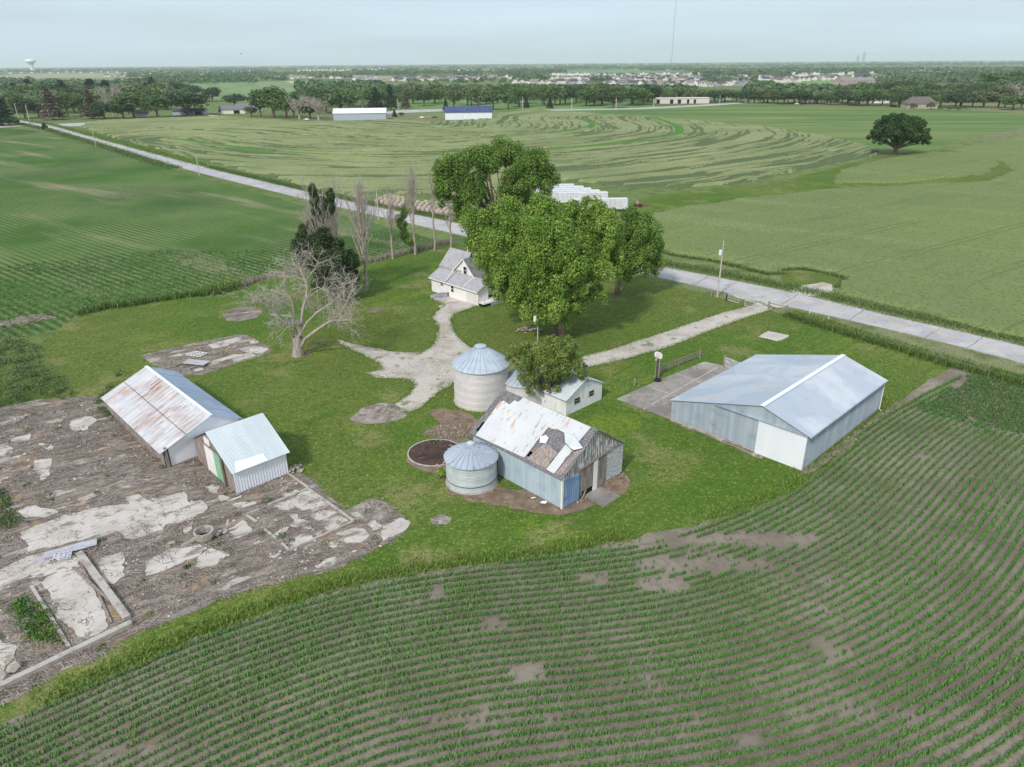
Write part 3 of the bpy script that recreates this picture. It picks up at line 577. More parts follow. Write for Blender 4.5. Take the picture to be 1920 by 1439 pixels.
# soybeans on the left field, nearest part
SF = [(0, 500), (300, 470), (560, 470), (690, 430), (835, 452), (790, 466), (690, 490), (600, 504), (520, 516), (470, 528), (430, 550), (312, 558), (157, 583), (105, 616), (0, 636), (-100, 660), (-150, 520)]
P = scatter(SF, 4.5, 9); kk = fbm(P[:, 0]*.12, P[:, 1]*.2, 6); P = P[(rg.random(len(P)) < 1.25-kk*1.3)]
C = np.c_[P, np.full(len(P), .12)]
stuff('soybean_crop', [leaves(C, np.tile([.3, .3, .1], (len(C), 1)), len(C)*5, .15, 4)], M['soyleaf'], 'low soybean plants covering the headland left of the farmyard', 'soybeans')
# dry stalks in the dead weed yard
P = scatter(WEEDS, 44, 12); W = fbm(P[:, 0]*.45, P[:, 1]*.9, 15, 4); slabmask = np.zeros(len(P), bool)
for p in SL: slabmask |= inpoly(P, GL(p))
keep = (W+rg.normal(0, .05, len(P)) > .48) & ~(slabmask & (fbm(P[:, 0]*1.4, P[:, 1]*1.4, 77, 4) < .60))
P = P[keep]
da = fbm(P[:, 0]*.18, P[:, 1]*.18, 44)*3.0-1.8
V, q, t, r = blades(P, .15, .035, .75, 13, .5)
rg2 = np.random.default_rng(3); N = len(P); a = da+rg2.normal(0, .55, N); H = .06+.26*rg2.random(N)**3; le = rg2.uniform(.3, 1.1, N); dx, dy = np.cos(a), np.sin(a); W2 = .017*rg2.uniform(.6, 1.6, N)
def pt(f, z, s): return np.c_[P[:, 0]+dx*le*f-dy*s, P[:, 1]+dy*le*f+dx*s, .03+H*z]
V = np.stack([pt(0, 0, -W2), pt(0, 0, W2), pt(.5, 1, W2), pt(.5, 1, -W2), pt(1, .7, 0*W2)], 1).reshape(-1, 3)
stuff('dry_weeds', [(V, q, t, np.repeat((rg2.random(N)*.7+.3*fbm(P[:, 0], P[:, 1], 5)).clip(0, 1), 5))], M['dry'], 'flattened dead weed stalks matted over the broken concrete yard', 'dead weeds')
print('dry', N)
gw = scatter(WEEDS, .09, 92); gw = gw[~inpoly(gw, GL(SL[0])) & ~inpoly(gw, GL(SL[2]))]; C = np.c_[gw, np.full(len(gw), .1)]; rr_ = np.random.default_rng(4).uniform(.15, .55, len(gw)); stuff('sprouting_weeds', [leaves(C, np.c_[rr_, rr_, rr_*.45], len(gw)*60, .12, 8)], M['weed'], 'scattered green weeds sprouting through the dead yard', 'weeds')
rbl = scatter(WEEDS, .9, 91); rbl = rbl[fbm(rbl[:, 0]*.35, rbl[:, 1]*.35, 12, 4) > .5]; mb = MB()
for i_, q_ in enumerate(rbl): mb.rock((q_[0], q_[1], .05), random.uniform(.05, .17), i_+5, .6)
tag(mb.build('rubble', M['slab']), 'broken concrete bits strewn through the dead weed yard', 'rubble', None, 'stuff')
P = scatter(PAD, 22, 3); P = P[fbm(P[:, 0]*.8, P[:, 1]*.8, 3) > .47]
stuff('dry_weeds', [blades(P, .12, .05, .5, 21)], M['dry'], 'dead weeds around the old slab behind the rusty long shed', 'dead weeds')
# tall grass strips
def band(P, w, dens, seed):
    P = resample(np.asarray(P), .2); r_ = np.random.default_rng(seed); n_ = int(len(P)*.2*w*dens)
    i = r_.integers(0, len(P), n_); return P[i]+r_.normal(0, w/2.6, (n_, 2))
FENCE = GL([(1476, 592), (1520, 606), (1640, 643), (1760, 679), (1840, 702), (1920, 722), (2050, 755)])
stuff('fence_grass', [blades(band(FENCE, 1.5, 170, 1), .58, .05, .35, 5, .3)], M['blade'], 'dark tall grass strip along the roadside fence at right', 'tall grass')
stuff('verge_grass', [blades(band(FENCE+np.array([1.9, 2.0]), 1.6, 45, 2), .35, .06, .25, 6)], M['blade_bright'], 'low grass in the ditch between fence and concrete road', 'grass')
off = (RU-RL); off = off/np.linalg.norm(off, axis=1)[:, None]
V1 = (RU+off*3.2)[:70]; stuff('verge_grass', [blades(band(V1, 3.4, 60, 3), .24, .07, .25, 7)], M['blade'], 'tall green grass along the far edge of the road by the wheat', 'grass')
V2 = (RU+off*4.0)[70:]; stuff('verge_grass', [blades(band(V2, 4.0, 14, 3), .3, .2, .4, 7)], M['blade_bright'], 'bright ditch grass between the road and the lodged wheat field', 'grass')
V3 = (RL-off*3.6)[74:]; stuff('verge_grass', [blades(band(V3, 4.6, 14, 3), .32, .2, .4, 8)], M['blade'], 'ditch grass between the road and the soybean field', 'grass')
B1 = GL([(150, 590), (190, 580), (250, 572), (312, 562), (340, 558), (400, 552), (455, 540)])
stuff('tall_grass', [blades(band(B1, 1.6, 60, 4), .75, .09, .3, 9)], M['blade'], 'dark tall grass hedge dividing the lawn from the soybean field', 'tall grass')
B2 = GL([(455, 538), (480, 528), (520, 518), (600, 506), (690, 493), (740, 480), (790, 469), (842, 456)])
stuff('fencerow_brush', [blades(band(B2, 1.2, 70, 4), .8, .05, .35, 10)], M['dry'], 'grey dead brush in the fence row behind the bare trees', 'brush')
B3 = GL([(370, 552), (395, 545), (430, 537), (455, 533)])
stuff('tall_grass', [blades(band(B3, 2.6, 60, 5), .6, .09, .3, 11)], M['blade_bright'], 'bright green grass tuft around the grey rubble at the field corner', 'tall grass')
# bright fringe between lawn and corn
E1 = GL(EDGE[1:11]); stuff('fringe_grass', [blades(band(E1+np.array([0, .5]), 1.6, 80, 6), .26, .06, .2, 12)], M['blade_bright'], 'bright grass fringe between the corn and the yard', 'grass')
E2 = GL([(1330, 985), (1420, 958), (1500, 918), (1545, 880), (1605, 822), (1690, 752)]); stuff('fringe_grass', [blades(band(E2+np.array([-.7, .6]), 2.0, 60, 7), .2, .06, .2, 13)], M['blade_bright'], 'grass fringe between the metal machine shed and the corn', 'grass')
for nm, poly, d_, sd_ in (('a', YARD, 5.0, 61), ('b', DRIVE, 2.2, 62)):
    P = scatter(poly, 14 if nm == 'a' else 9, sd_); P = P[fbm(P[:, 0]*.55, P[:, 1]*.55, sd_, 5) > (.56 if nm == 'a' else .6)]
    stuff('gravel_weeds', [blades(P, .10, .05, .12, sd_)], M['blade'], 'grass and weeds creeping over the gravel yard' if nm == 'a' else 'thin grass growing in the gravel driveway', 'weeds')
    E_ = resample(GL(poly), .12, True); r_ = np.random.default_rng(sd_); E_ = np.repeat(E_, 5, 0)+r_.normal(0, .26, (len(E_)*5, 2)); stuff('edge_grass', [blades(E_, .12, .06, .15, sd_+5)], M['blade_bright'], 'ragged grass edge along the gravel yard' if nm == 'a' else 'ragged grass edge along the driveway', 'grass')
# lawn tufts (fine texture of the mown grass)
P = scatter([(u, v) for u, v in LAWN if u > -100], 3.2, 31); P = P[~inpoly(P, GL(WEEDS)) & ~inpoly(P, GL(YARD)) & ~inpoly(P, GL(DRIVE))]
P = P[fbm(P[:, 0]*.5, P[:, 1]*.5, 3) > .44]
stuff('lawn_tufts', [blades(P, .09, .09, .12, 14)], M['blade_bright'], 'mown grass blades covering the farmyard lawn', 'grass')
# weeds at far left and inside the pens
WL = [(-80, 655), (0, 640), (45, 640), (75, 655), (85, 690), (110, 705), (130, 735), (150, 745), (60, 752), (0, 768), (-120, 795)]
P = scatter(WL, 1.5, 17); hN = fbm(P[:, 0]*.35, P[:, 1]*.35, 3)
C = np.c_[P, .15+.5*hN]
stuff('weed_patch', [leaves(C, np.c_[np.full(len(C), .55), np.full(len(C), .55), .25+.5*hN], len(C)*26, .2, 5)], M['weed'], 'waist high green weeds at the left edge behind the dead weed yard', 'weeds')
PEN = Z2([(80, 690), (210, 640), (290, 620), (330, 740), (400, 830), (430, 920), (350, 970), (200, 1000), (170, 880), (120, 800)])
P = scatter(PEN, 6, 18); C = np.c_[P, np.full(len(P), .25)]
M['penweed'] = leafmat('pen_weeds', T(62, 104, 34), T(104, 148, 56), T(150, 170, 80), .2)
stuff('weed_patch', [leaves(C, np.tile([.42, .42, .3], (len(C), 1)), len(C)*34, .15, 6)], M['penweed'], 'lush green weed bed inside the broken concrete pen', 'weeds')
for nm, pts, lb, mm in (('a', [(0, 915), (12, 930), (25, 965), (40, 975), (38, 990), (0, 1000), (-40, 990), (-40, 920)], 'yellow green bush patch cut by the left edge of the dead weed yard', 'weed'), ('b', Z2([(340, 980), (400, 930), (470, 960), (510, 1010), (480, 1040), (420, 1030)]), 'pale yellow weed clump at the end of the pen weed bed', 'weed'),
                        ('c', [(228, 700), (228, 690), (190, 760), (205, 775), (215, 790), (200, 785), (185, 770), (180, 755)], 'shrubby weeds against the far corner of the rusty long shed', 'weed')):
    P = scatter(pts, 7, 19); C = np.c_[P, np.full(len(P), .25)]
    if len(P): stuff('weed_patch', [leaves(C, np.tile([.4, .4, .32], (len(C), 1)), len(C)*26, .15, 7)], M[mm], lb, 'weeds')
P = scatter([(820, 840), (800, 830), (830, 790), (880, 800), (900, 830), (870, 850)], 14, 5); stuff('dry_grass', [blades(P, .22, .06, .35, 15)], M['dry'], 'tan dead grass between the large bin and the old barn', 'dead grass')

# ---------------------------------------------------------------- wheat fields (real height, lodged streaks)
WH = GL([(150, 240), (215, 260), (300, 282), (400, 307), (500, 331), (600, 356), (670, 371), (690, 366), (720, 364), (860, 370), (1000, 352), (1060, 340), (1200, 352), (1300, 352), (1400, 344), (1480, 325), (1560, 308), (1640, 293), (1650, 284), (1600, 268), (1540, 256), (1440, 240), (1200, 219), (1060, 211), (985, 208), (940, 213), (905, 224), (820, 230), (720, 226), (620, 230), (560, 229), (420, 220), (300, 223), (215, 226), (160, 231)])
SA = smooth(resample(GL([(330, 262), (500, 286), (620, 293), (700, 294), (840, 293), (960, 289), (1100, 276), (1200, 265), (1262, 256), (1276, 248), (1272, 240), (1250, 230), (1225, 222)]), 4), 6)
SB = smooth(resample(GL([(300, 242), (480, 252), (600, 258), (700, 260), (820, 259), (960, 255), (1050, 248), (1100, 241), (1115, 236), (1105, 230), (1085, 224)]), 4), 6)
SD = smooth(resample(GL([(380, 234), (560, 240), (700, 243), (820, 241), (900, 238), (950, 233), (968, 229)]), 4), 4)
def dist_poly(P, C):
    best = np.full(len(P), 1e9); sgn = np.zeros(len(P)); ss = np.zeros(len(P)); s0 = 0
    for i in range(len(C)-1):
        a, b = C[i], C[i+1]; ab = b-a; L2 = ab@ab; tt = np.clip(((P-a)@ab)/L2, 0, 1); q = a+tt[:, None]*ab; dd = P-q; D = np.hypot(dd[:, 0], dd[:, 1])
        m_ = D < best; best[m_] = D[m_]; sgn[m_] = np.sign(ab[0]*dd[m_, 1]-ab[1]*dd[m_, 0]); ss[m_] = s0+tt[m_]*math.sqrt(L2); s0 += math.sqrt(L2)
    return best, sgn, ss
def heightfield(name, poly, cell, hf, m, label, cat, z0=.03, kind='stuff'):
    lo, hi = poly.min(0), poly.max(0); nx = int((hi[0]-lo[0])/cell)+1; ny = int((hi[1]-lo[1])/cell)+1
    X, Y = np.meshgrid(lo[0]+np.arange(nx)*cell, lo[1]+np.arange(ny)*cell); P = np.c_[X.ravel(), Y.ravel()]
    jit = np.c_[fbm(P[:, 0]*.3, P[:, 1]*.3, 1)-.5, fbm(P[:, 0]*.3, P[:, 1]*.3, 2)-.5]*4
    ins = inpoly(P+jit, poly).reshape(ny, nx)
    idx = -np.ones(nx*ny, int)
    c = ins[:-1, :-1] & ins[1:, :-1] & ins[:-1, 1:] & ins[1:, 1:]
    jj, ii = np.nonzero(c); k = jj*nx+ii; q = np.stack([k, k+1, k+nx+1, k+nx], 1)
    use = np.unique(q); idx[use] = np.arange(len(use)); q = idx[q]; U = P[use]
    z, r, ex = hf(U)
    cnt = np.bincount(q.ravel(), minlength=len(use)); z = np.where(cnt < 4, 0.0, z)
    o = mk(name, npmesh(name, np.c_[U, z+z0], quads=q, rnd=r, extra=ex, smooth_=True), m); return tag(o, label, cat, None, kind)
def hf1(U):
    dA, sg, sA = dist_poly(U, SA); d = dA*sg; dB, _, _ = dist_poly(U, SB); dD, _, _ = dist_poly(U, SD)
    wob = (fbm(U[:, 0]*.02, U[:, 1]*.02, 6)-.5)*14
    n1 = fbm(sA/70+3, (d+wob)/1.8, 17, 4); n2 = fbm(sA/16+1, (d+wob)/.95, 23, 3); big = fbm(U[:, 0]*.012, U[:, 1]*.016, 9, 3)
    lod = sstep(.462, .525, n1*.62+n2*.38+(big-.5)*.22)
    tr = sstep(.12, .0, np.abs(((d+wob*.3)/7.3) % 1-.5))*.5
    lod = np.clip(np.maximum(lod, tr*sstep(.45, .6, n2)), 0, 1)
    st = np.maximum(np.maximum(sstep(3.4, 2.2, dA), sstep(3.0, 1.9, dB)), sstep(2.2, 1.4, dD))
    z = 1.0-.8*lod+.16*(fbm(U[:, 0]*.5, U[:, 1]*.5, 3, 2)-.5)*(1+lod)
    z = z*(1-st)+.15*st
    return z, lod*(1-st), {'strip': st}
heightfield('wheat_crop', WH, .65, hf1, M['wheat'], 'lodged pale green wheat in curved swaths beyond the road', 'wheat crop')
W2 = GL([(1205, 425), (1215, 405), (1300, 388), (1400, 374), (1560, 357), (1700, 349), (1850, 342), (1898, 322), (1880, 305), (1800, 290), (1790, 282), (1860, 268), (1930, 252), (2100, 258), (2500, 300), (2700, 600), (2400, 790), (1920, 640), (1760, 598), (1650, 570), (1580, 553), (1562, 540), (1590, 522), (1540, 510), (1478, 503), (1468, 512), (1440, 512), (1340, 488), (1262, 478), (1215, 462)])
def hf2(U):
    ca, sa = math.cos(R(34)), math.sin(R(34)); a = U[:, 0]*ca+U[:, 1]*sa; b = -U[:, 0]*sa+U[:, 1]*ca
    tr = np.maximum(sstep(.55, .2, np.abs((b % 18)-9)), sstep(.55, .2, np.abs(((b+1.9) % 18)-9)))*sstep(.3, .5, fbm(a*.03, b*.1, 5))
    n1 = sstep(.62, .72, fbm(a*.05, b*.2, 7))*.5
    low = np.maximum(tr*.8, n1)
    return .75-.3*low+.1*(fbm(U[:, 0]*.6, U[:, 1]*.6, 3, 2)-.5), low, {}
heightfield('wheat_crop', W2, .6, hf2, M['wheat2'], 'smooth standing wheat to the right of the road', 'wheat crop')
W3 = GL([(1560, 345), (1572, 322), (1640, 302), (1740, 286), (1830, 290), (1876, 308), (1850, 328), (1700, 344)])
heightfield('wheat_crop', W3, 1.0, hf2, M['wheat2'], 'small oval wheat plot beside the lone round oak', 'wheat crop')
sheet('grass_swale', [(1170, 400), (1200, 370), (1320, 356), (1440, 347), (1500, 332), (1600, 305), (1650, 292), (1720, 282), (1780, 282), (1870, 300), (1895, 320), (1850, 340), (1560, 355), (1400, 373), (1300, 387), (1210, 405), (1195, 440)], .018, M['lawn'], 1.0, 2, 5, .2)
EW = GL([(1215, 466), (1262, 480), (1340, 491), (1440, 515), (1470, 513)]); stuff('wheat_edge', [blades(band(EW, 1.2, 60, 9), .42, .08, .3, 16)], M['blade'], 'ragged wheat edge above the road right of the trees', 'wheat')
EW = GL([(1468, 508), (1500, 505), (1540, 512), (1590, 524), (1570, 540)]); stuff('wheat_edge', [blades(band(EW, .9, 70, 9), .45, .07, .3, 17)], M['blade'], 'dark cut edge of wheat around the gravel field approach', 'wheat')
# ---------------------------------------------------------------- building materials
def metal(name, c1, c2, c3=None, rust=None, streak=(.25, .25, .05), metallic=.0, rough=.5, spec=.5, extra=()):
    ls = [dict(c=c2, s=streak, lo=.4, hi=.62, d=4)]
    if c3: ls.append(dict(c=c3, s=(.5, .5, .9), lo=.5, hi=.7, d=4, amt=.7))
    ls += list(extra)
    if rust: ls += rust
    return mat(name, c1, ls, rough=rough, metallic=metallic, spec=spec, coord='obj')
M['whitemetal'] = metal('white_painted_metal', T(240, 247, 253), T(231, 238, 245), rough=.55)
M['white'] = mat('white_paint', T(242, 242, 240), [dict(c=T(228, 228, 226), s=(2, 2, .6), lo=.45, hi=.7, d=4), dict(c=T(190, 188, 182), s=5, lo=.64, hi=.8, d=4, amt=.5)], rough=.6, coord='obj')
M['galv'] = metal('galvanised_roof', T(182, 195, 207), T(196, 205, 213), T(172, 187, 201), streak=(.35, .06, .3), metallic=.1, rough=.55, extra=[dict(c=T(196, 192, 192), s=(.5, .07, .3), lo=.56, hi=.7, d=5, amt=.7), dict(c=T(140, 160, 182), k='vor', cell=1, s=(.22, .22, .22), lo=.55, hi=.7, amt=.25)])
M['galvwall'] = metal('galvanised_wall', T(164, 179, 193), T(182, 195, 207), T(150, 166, 182), streak=(1.8, 1.8, .1), metallic=.1, rough=.55, extra=[dict(c=T(104, 118, 134), s=(.45, .45, 1.1), lo=.62, hi=.74, d=6, amt=.55)])
M['rustroof'] = metal('rust_streaked_roof', T(214, 216, 220), T(196, 200, 206), T(228, 228, 228), streak=(.15, 2.0, .3), rough=.5, metallic=.15,
    rust=[dict(c=T(182, 148, 128), s=(.22, 3.2, .3), lo=.46, hi=.6, d=5, amt=.85, mask=dict(s=.28, lo=.42, hi=.6, d=3)), dict(c=T(154, 106, 82), s=(.3, 4.0, .3), lo=.53, hi=.63, d=5, amt=.9, mask=dict(s=.3, lo=.46, hi=.58, d=3))])
M['blueshade'] = metal('shaded_weathered_galvanised_roof', T(168, 186, 208), T(152, 170, 194), T(182, 196, 212), streak=(.2, 1.5, .3), rough=.5, metallic=.08, rust=[dict(c=T(160, 132, 120), s=(.25, 3.2, .3), lo=.62, hi=.72, d=5, amt=.7)])  # bluish base paints in the back slope's shade; rust streaks are its own
M['whiteroof'] = metal('white_roof_sheets', T(212, 216, 218), T(203, 208, 211), rough=.55, spec=.3, rust=[dict(c=T(196, 164, 130), s=(.5, 1.5, .5), lo=.56, hi=.63, d=5, amt=.85, mask=dict(s=.45, lo=.5, hi=.56)), dict(c=T(150, 146, 142), s=(.8, 3.0, .8), lo=.6, hi=.66, d=4, amt=.7)])
M['shedroof'] = metal('pale_metal_roof', T(214, 225, 229), T(204, 217, 222), T(224, 231, 233), streak=(.9, .12, .3), rough=.45, metallic=.1)
M['bluewall'] = metal('blue_grey_sheet_wall', T(172, 194, 206), T(188, 206, 214), T(158, 182, 198), streak=(3, 3, .15), rough=.5, extra=[dict(c=T(186, 210, 196), s=(.28, .28, .1), lo=.5, hi=.62, d=3, amt=.8, o=2)])
M['bluedoor'] = metal('blue_sheet_door', T(116, 150, 188), T(138, 168, 198), T(92, 124, 170), streak=(5, 5, .5), rough=.5)
M['peel'] = mat('peeling_white_boards', T(222, 222, 221), [
    dict(c=T(146, 140, 136), s=(4.5, 4.5, .5), lo=.44, hi=.56, d=6), dict(c=T(112, 106, 102), s=(8, 8, .7), lo=.52, hi=.64, d=5), dict(c=T(232, 233, 234), s=(2.4, 2.4, 1.0), lo=.55, hi=.63, d=6, amt=.9), dict(c=T(84, 80, 78), k='wave', s=(1.0, 0, 0), lo=.93, hi=1.0, amt=.7)], rough=.9, coord='obj')
M['peel_h'] = mat('peeling_white_siding', T(172, 168, 166), [
    dict(c=T(196, 204, 210), s=(1.2, 1.2, 8), lo=.42, hi=.52, d=5), dict(c=T(216, 222, 226), s=(1.6, 1.6, 3), lo=.5, hi=.62, d=4, amt=.8), dict(c=T(92, 90, 90), k='wave', s=(0, 0, 2.6), dir='Z', lo=.9, hi=1.0, amt=.7)], rough=.9, coord='obj')
M['oldwood'] = mat('weathered_wood', T(158, 150, 144), [dict(c=T(126, 116, 108), s=(5, 5, .7), lo=.42, hi=.62, d=5), dict(c=T(184, 180, 176), s=(8, 8, 1), lo=.54, hi=.7, d=5, amt=.7), dict(c=T(92, 84, 78), k='wave', s=(2.2, 2.2, 0), lo=.93, hi=1.0, amt=.6)], rough=.9, coord='obj')
M['shingle'] = mat('old_grey_shingles', T(142, 142, 146), [dict(c=T(110, 110, 114), s=(2.5, 7, 2.5), lo=.42, hi=.58, d=4), dict(c=T(170, 170, 174), s=(3, 9, 3), lo=.55, hi=.7, d=4, amt=.7), dict(c=T(166, 132, 108), s=(1.3, 2.2, 1.3), lo=.6, hi=.7, d=5, amt=.9), dict(c=T(90, 90, 94), k='wave', s=(1.6, 0, 0), lo=.8, hi=1, amt=.7)], rough=.95, coord='obj', bump=(7, .5, .04))
M['shingle2'] = mat('brown_worn_shingles', T(152, 146, 144), [dict(c=T(182, 160, 140), s=(2.2, 5, 2.2), lo=.52, hi=.6, d=5), dict(c=T(126, 112, 104), s=(3, 8, 3), lo=.5, hi=.65, d=4), dict(c=T(206, 196, 184), s=(3, 6, 3), lo=.62, hi=.72, d=3)], rough=.95, coord='obj', bump=(7, .5, .04))
M['asphalt_roof'] = mat('grey_asphalt_shingles', T(176, 178, 182), [dict(c=T(162, 164, 169), s=(1, 1, 1), lo=.42, hi=.62, d=5), dict(c=T(190, 191, 194), s=9, lo=.5, hi=.75, d=3, amt=.7), dict(c=T(146, 148, 153), k='wave', s=(0, 0, 1.4), dir='Z', lo=.8, hi=1, amt=.35)], rough=.95, coord='obj')
M['asphalt_shade'] = mat('shaded_asphalt_shingles', T(146, 148, 153), [dict(c=T(116, 118, 124), s=(1, 1, 1), lo=.42, hi=.62, d=5), dict(c=T(148, 150, 154), s=9, lo=.5, hi=.75, d=3, amt=.7)], rough=.95, coord='obj')  # darker copy of the grey shingles, shade painted in for the right slope
M['glass'] = mat('dark_window_glass', (.02, .022, .026), rough=.15, spec=.6, coord='obj')
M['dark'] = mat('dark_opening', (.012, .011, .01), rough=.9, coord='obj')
M['greenpaint'] = mat('faded_green_paint', T(132, 196, 152), [dict(c=T(156, 208, 172), s=(5, 5, .6), lo=.42, hi=.65, d=4), dict(c=T(120, 172, 138), s=3, lo=.55, hi=.7, d=4)], coord='obj')
M['binwhite'] = metal('pale_galvanised_bin', T(226, 222, 221), T(212, 213, 216), T(234, 229, 227), streak=(.5, .5, .25), rough=.42, metallic=.1)
M['binroof'] = metal('galvanised_bin_roof', T(190, 204, 216), T(176, 192, 206), T(204, 214, 222), streak=(1.2, 1.2, .6), rough=.4, metallic=.1)
M['bingrey'] = metal('weathered_bin_wall', T(202, 213, 216), T(190, 203, 208), T(214, 221, 223), streak=(.8, .8, .5), rough=.45, metallic=.08, extra=[dict(c=T(150, 164, 172), s=(1.5, 1.5, 3.5), lo=.6, hi=.72, d=4, amt=.5)])
M['binrust'] = metal('rusty_bin_roof', T(184, 198, 212), T(168, 182, 198), rough=.45, metallic=.08, rust=[dict(c=T(148, 100, 82), s=(3, 3, 2), lo=.58, hi=.68, d=5, amt=.85), dict(c=T(120, 82, 68), s=(6, 6, 3), lo=.62, hi=.7, d=5, amt=.9, mask=dict(s=.6, lo=.4, hi=.6))])
M['pole'] = mat('grey_utility_pole', T(204, 199, 191), [dict(c=T(178, 171, 161), s=(6, 6, .6), lo=.42, hi=.65, d=4)], coord='obj')
M['steel'] = mat('grey_steel', T(170, 176, 182), metallic=.3, rough=.45, coord='obj')
M['darksteel'] = mat('dark_steel', T(70, 70, 74), rough=.5, coord='obj')
M['rubber'] = mat('black_rubber', T(44, 44, 46), rough=.8, coord='obj')
M['stone'] = mat('field_stones', T(168, 160, 150), [dict(c=T(136, 126, 116), k='vor', cell=1, s=(2.2, 2.2, 2.2), lo=.3, hi=.7), dict(c=T(196, 190, 182), s=3, lo=.52, hi=.7, d=4)], bump=(9, .4, .03))
M['boards'] = mat('pale_grey_boards', T(190, 192, 200), [dict(c=T(168, 170, 180), s=(1.5, 6, 1), lo=.42, hi=.62, d=4), dict(c=T(206, 206, 210), s=3, lo=.55, hi=.75, d=3)], coord='obj')
M['red'] = mat('faded_red_paint', T(150, 62, 54), [dict(c=T(120, 46, 42), s=2, lo=.42, hi=.62, d=4)], rough=.6, coord='obj')

E1v = np.array([math.cos(R(44)), math.sin(R(44))]); E2v = np.array([-E1v[1], E1v[0]])
def lc(O, p):   # world -> local building frame (a,b)
    q = np.asarray(p)-np.asarray(O); return q@E1v, q@E2v
def gablewall(mb, A, L, z0, zf, n, per, d, side):
    """ribbed wall: along local axis from A over length L; zf(t) top"""
    ax = Vector(side)
    return mb.corr(lambda t: Vector(A)+ax*(L*t)+Vector((0, 0, z0)), lambda t: Vector(A)+ax*(L*t)+Vector((0, 0, zf(t))), n, per, d)
def window(parent, c, n, w, h, name='window', panes=2, m=None):
    """sash window: c centre on wall plane, n outward (local), frame + pane"""
    n = Vector(n); s = Vector((-n.y, n.x, 0)); c = Vector(c); f = MB(); g_ = MB()
    t = .07
    for sg in (-1, 1): f.beam(c+s*(sg*w/2)-Vector((0, 0, h/2))+n*.03, c+s*(sg*w/2)+Vector((0, 0, h/2))+n*.03, t, .08, n)
    for zz in [-h/2+t/2, h/2-t/2]+([0] if panes > 1 else []): f.beam(c-s*(w/2-t/2)+Vector((0, 0, zz))+n*.03, c+s*(w/2-t/2)+Vector((0, 0, zz))+n*.03, .07, t, Vector((0, 0, 1)))
    a = c+n*.012; g_.add([a-s*w/2-Vector((0, 0, h/2)), a+s*w/2-Vector((0, 0, h/2)), a+s*w/2+Vector((0, 0, h/2)), a-s*w/2+Vector((0, 0, h/2))], [(0, 1, 2, 3)])
    fo = f.build(name, m or M['white'], parent); g_.build('pane', M['glass'], fo); return fo
def roofplane(mb, e0, e1, r1, r0, n, per, d):
    mb.corr(lambda t: Vector(e0).lerp(Vector(e1), t), lambda t: Vector(r0).lerp(Vector(r1), t), n, per, d)

# ---------------------------------------------------------------- metal machine shed (right)
O = G(1505, 883); S = thing('machine_shed', 'large low galvanised machine shed with white sliding door', 'shed', O, 44)
LA, WB, RB, ZR, ZE, ZL = 20.4, 16.8, 5.4, 5.85, 4.2, 2.68
fd = MB(); fd.box(.02, LA-.02, .02, WB-.02, 0, .34); fd.build('foundation', M['curb'], S)
w = MB()
def gz(b): return ZE+(ZR-ZE)*b/RB if b < RB else ZR+(ZL-ZR)*(b-RB)/(WB-RB)
for a0, nn in ((0.0, (-1, 0, 0)), (LA, (1, 0, 0))):
    gablewall(w, (a0, 0, 0), RB, .3, lambda t: gz(t*RB)-.04, nn, 18, .035, (0, 1, 0)); gablewall(w, (a0, RB, 0), WB-RB, .3, lambda t: gz(RB+t*(WB-RB))-.04, nn, 38, .035, (0, 1, 0))
gablewall(w, (0, 0, 0), LA, .3, lambda t: ZE-.05, (0, -1, 0), 68, .035, (1, 0, 0)); gablewall(w, (0, WB, 0), LA, .3, lambda t: ZL-.05, (0, 1, 0), 68, .035, (1, 0, 0))
w.build('wall', M['galvwall'], S)
rf = MB(); o_ = .25
nR = Vector((0, -(ZR-ZE), RB)); nL = Vector((0, (ZR-ZL), WB-RB))
k1 = (ZR-ZE)/RB; k2 = (ZR-ZL)/(WB-RB)
roofplane(rf, (-o_, -o_, ZE-o_*k1+.05), (LA+o_, -o_, ZE-o_*k1+.05), (LA+o_, RB, ZR+.05), (-o_, RB, ZR+.05), nR, 84, .03)
roofplane(rf, (-o_, WB+o_, ZL-o_*k2+.05), (LA+o_, WB+o_, ZL-o_*k2+.05), (LA+o_, RB, ZR+.05), (-o_, RB, ZR+.05), nL, 84, .008)
ro = rf.build('roof', M['galv'], S)
cp = MB(); cp.beam((-o_, RB, ZR+.09), (LA+o_, RB, ZR+.09), .5, .07); cp.build('ridge_cap', M['whitemetal'], ro)
d_ = MB(); gablewall(d_, (-.12, .08, 0), 5.5, .02, lambda t: 4.08, (-1, 0, 0), 16, .015, (0, 1, 0)); d_.box(-.105, -.06, .1, 5.56, .04, 4.06)
dr = d_.build('sliding_door', M['whitemetal'], S)
tk = MB(); tk.box(-.26, -.02, .0, 11.2, 4.09, 4.24); tk.build('door_track', M['galvwall'], S)
ds = MB(); ds.tube([(LA-.05, -.1, ZE-.1), (LA-.05, -.14, .3), (LA+.1, -.35, .08)], .06, 8); ds.build('downspout', M['white'], S)
gt = MB(); gt.box(-o_, LA+o_, -o_-.12, -o_, ZE-.12, ZE+.0); gt.build('gutter', M['galvwall'], S)
# ---------------------------------------------------------------- old barn
O = G(1053, 955); BO = O; S = thing('old_barn', 'derelict barn with peeling boards, white roof sheets torn off its shingles', 'barn', O, 44)
WA, LB, ZE, ZR, RA = 9.4, 12.9, 3.8, 7.1, 4.75
def rz(a): return ZE+(ZR-ZE)*(a/RA if a < RA else (WA-a)/(WA-RA))
sh = MB(); P5 = [(0, 0), (WA, 0), (WA, ZE), (RA, ZR), (0, ZE)]
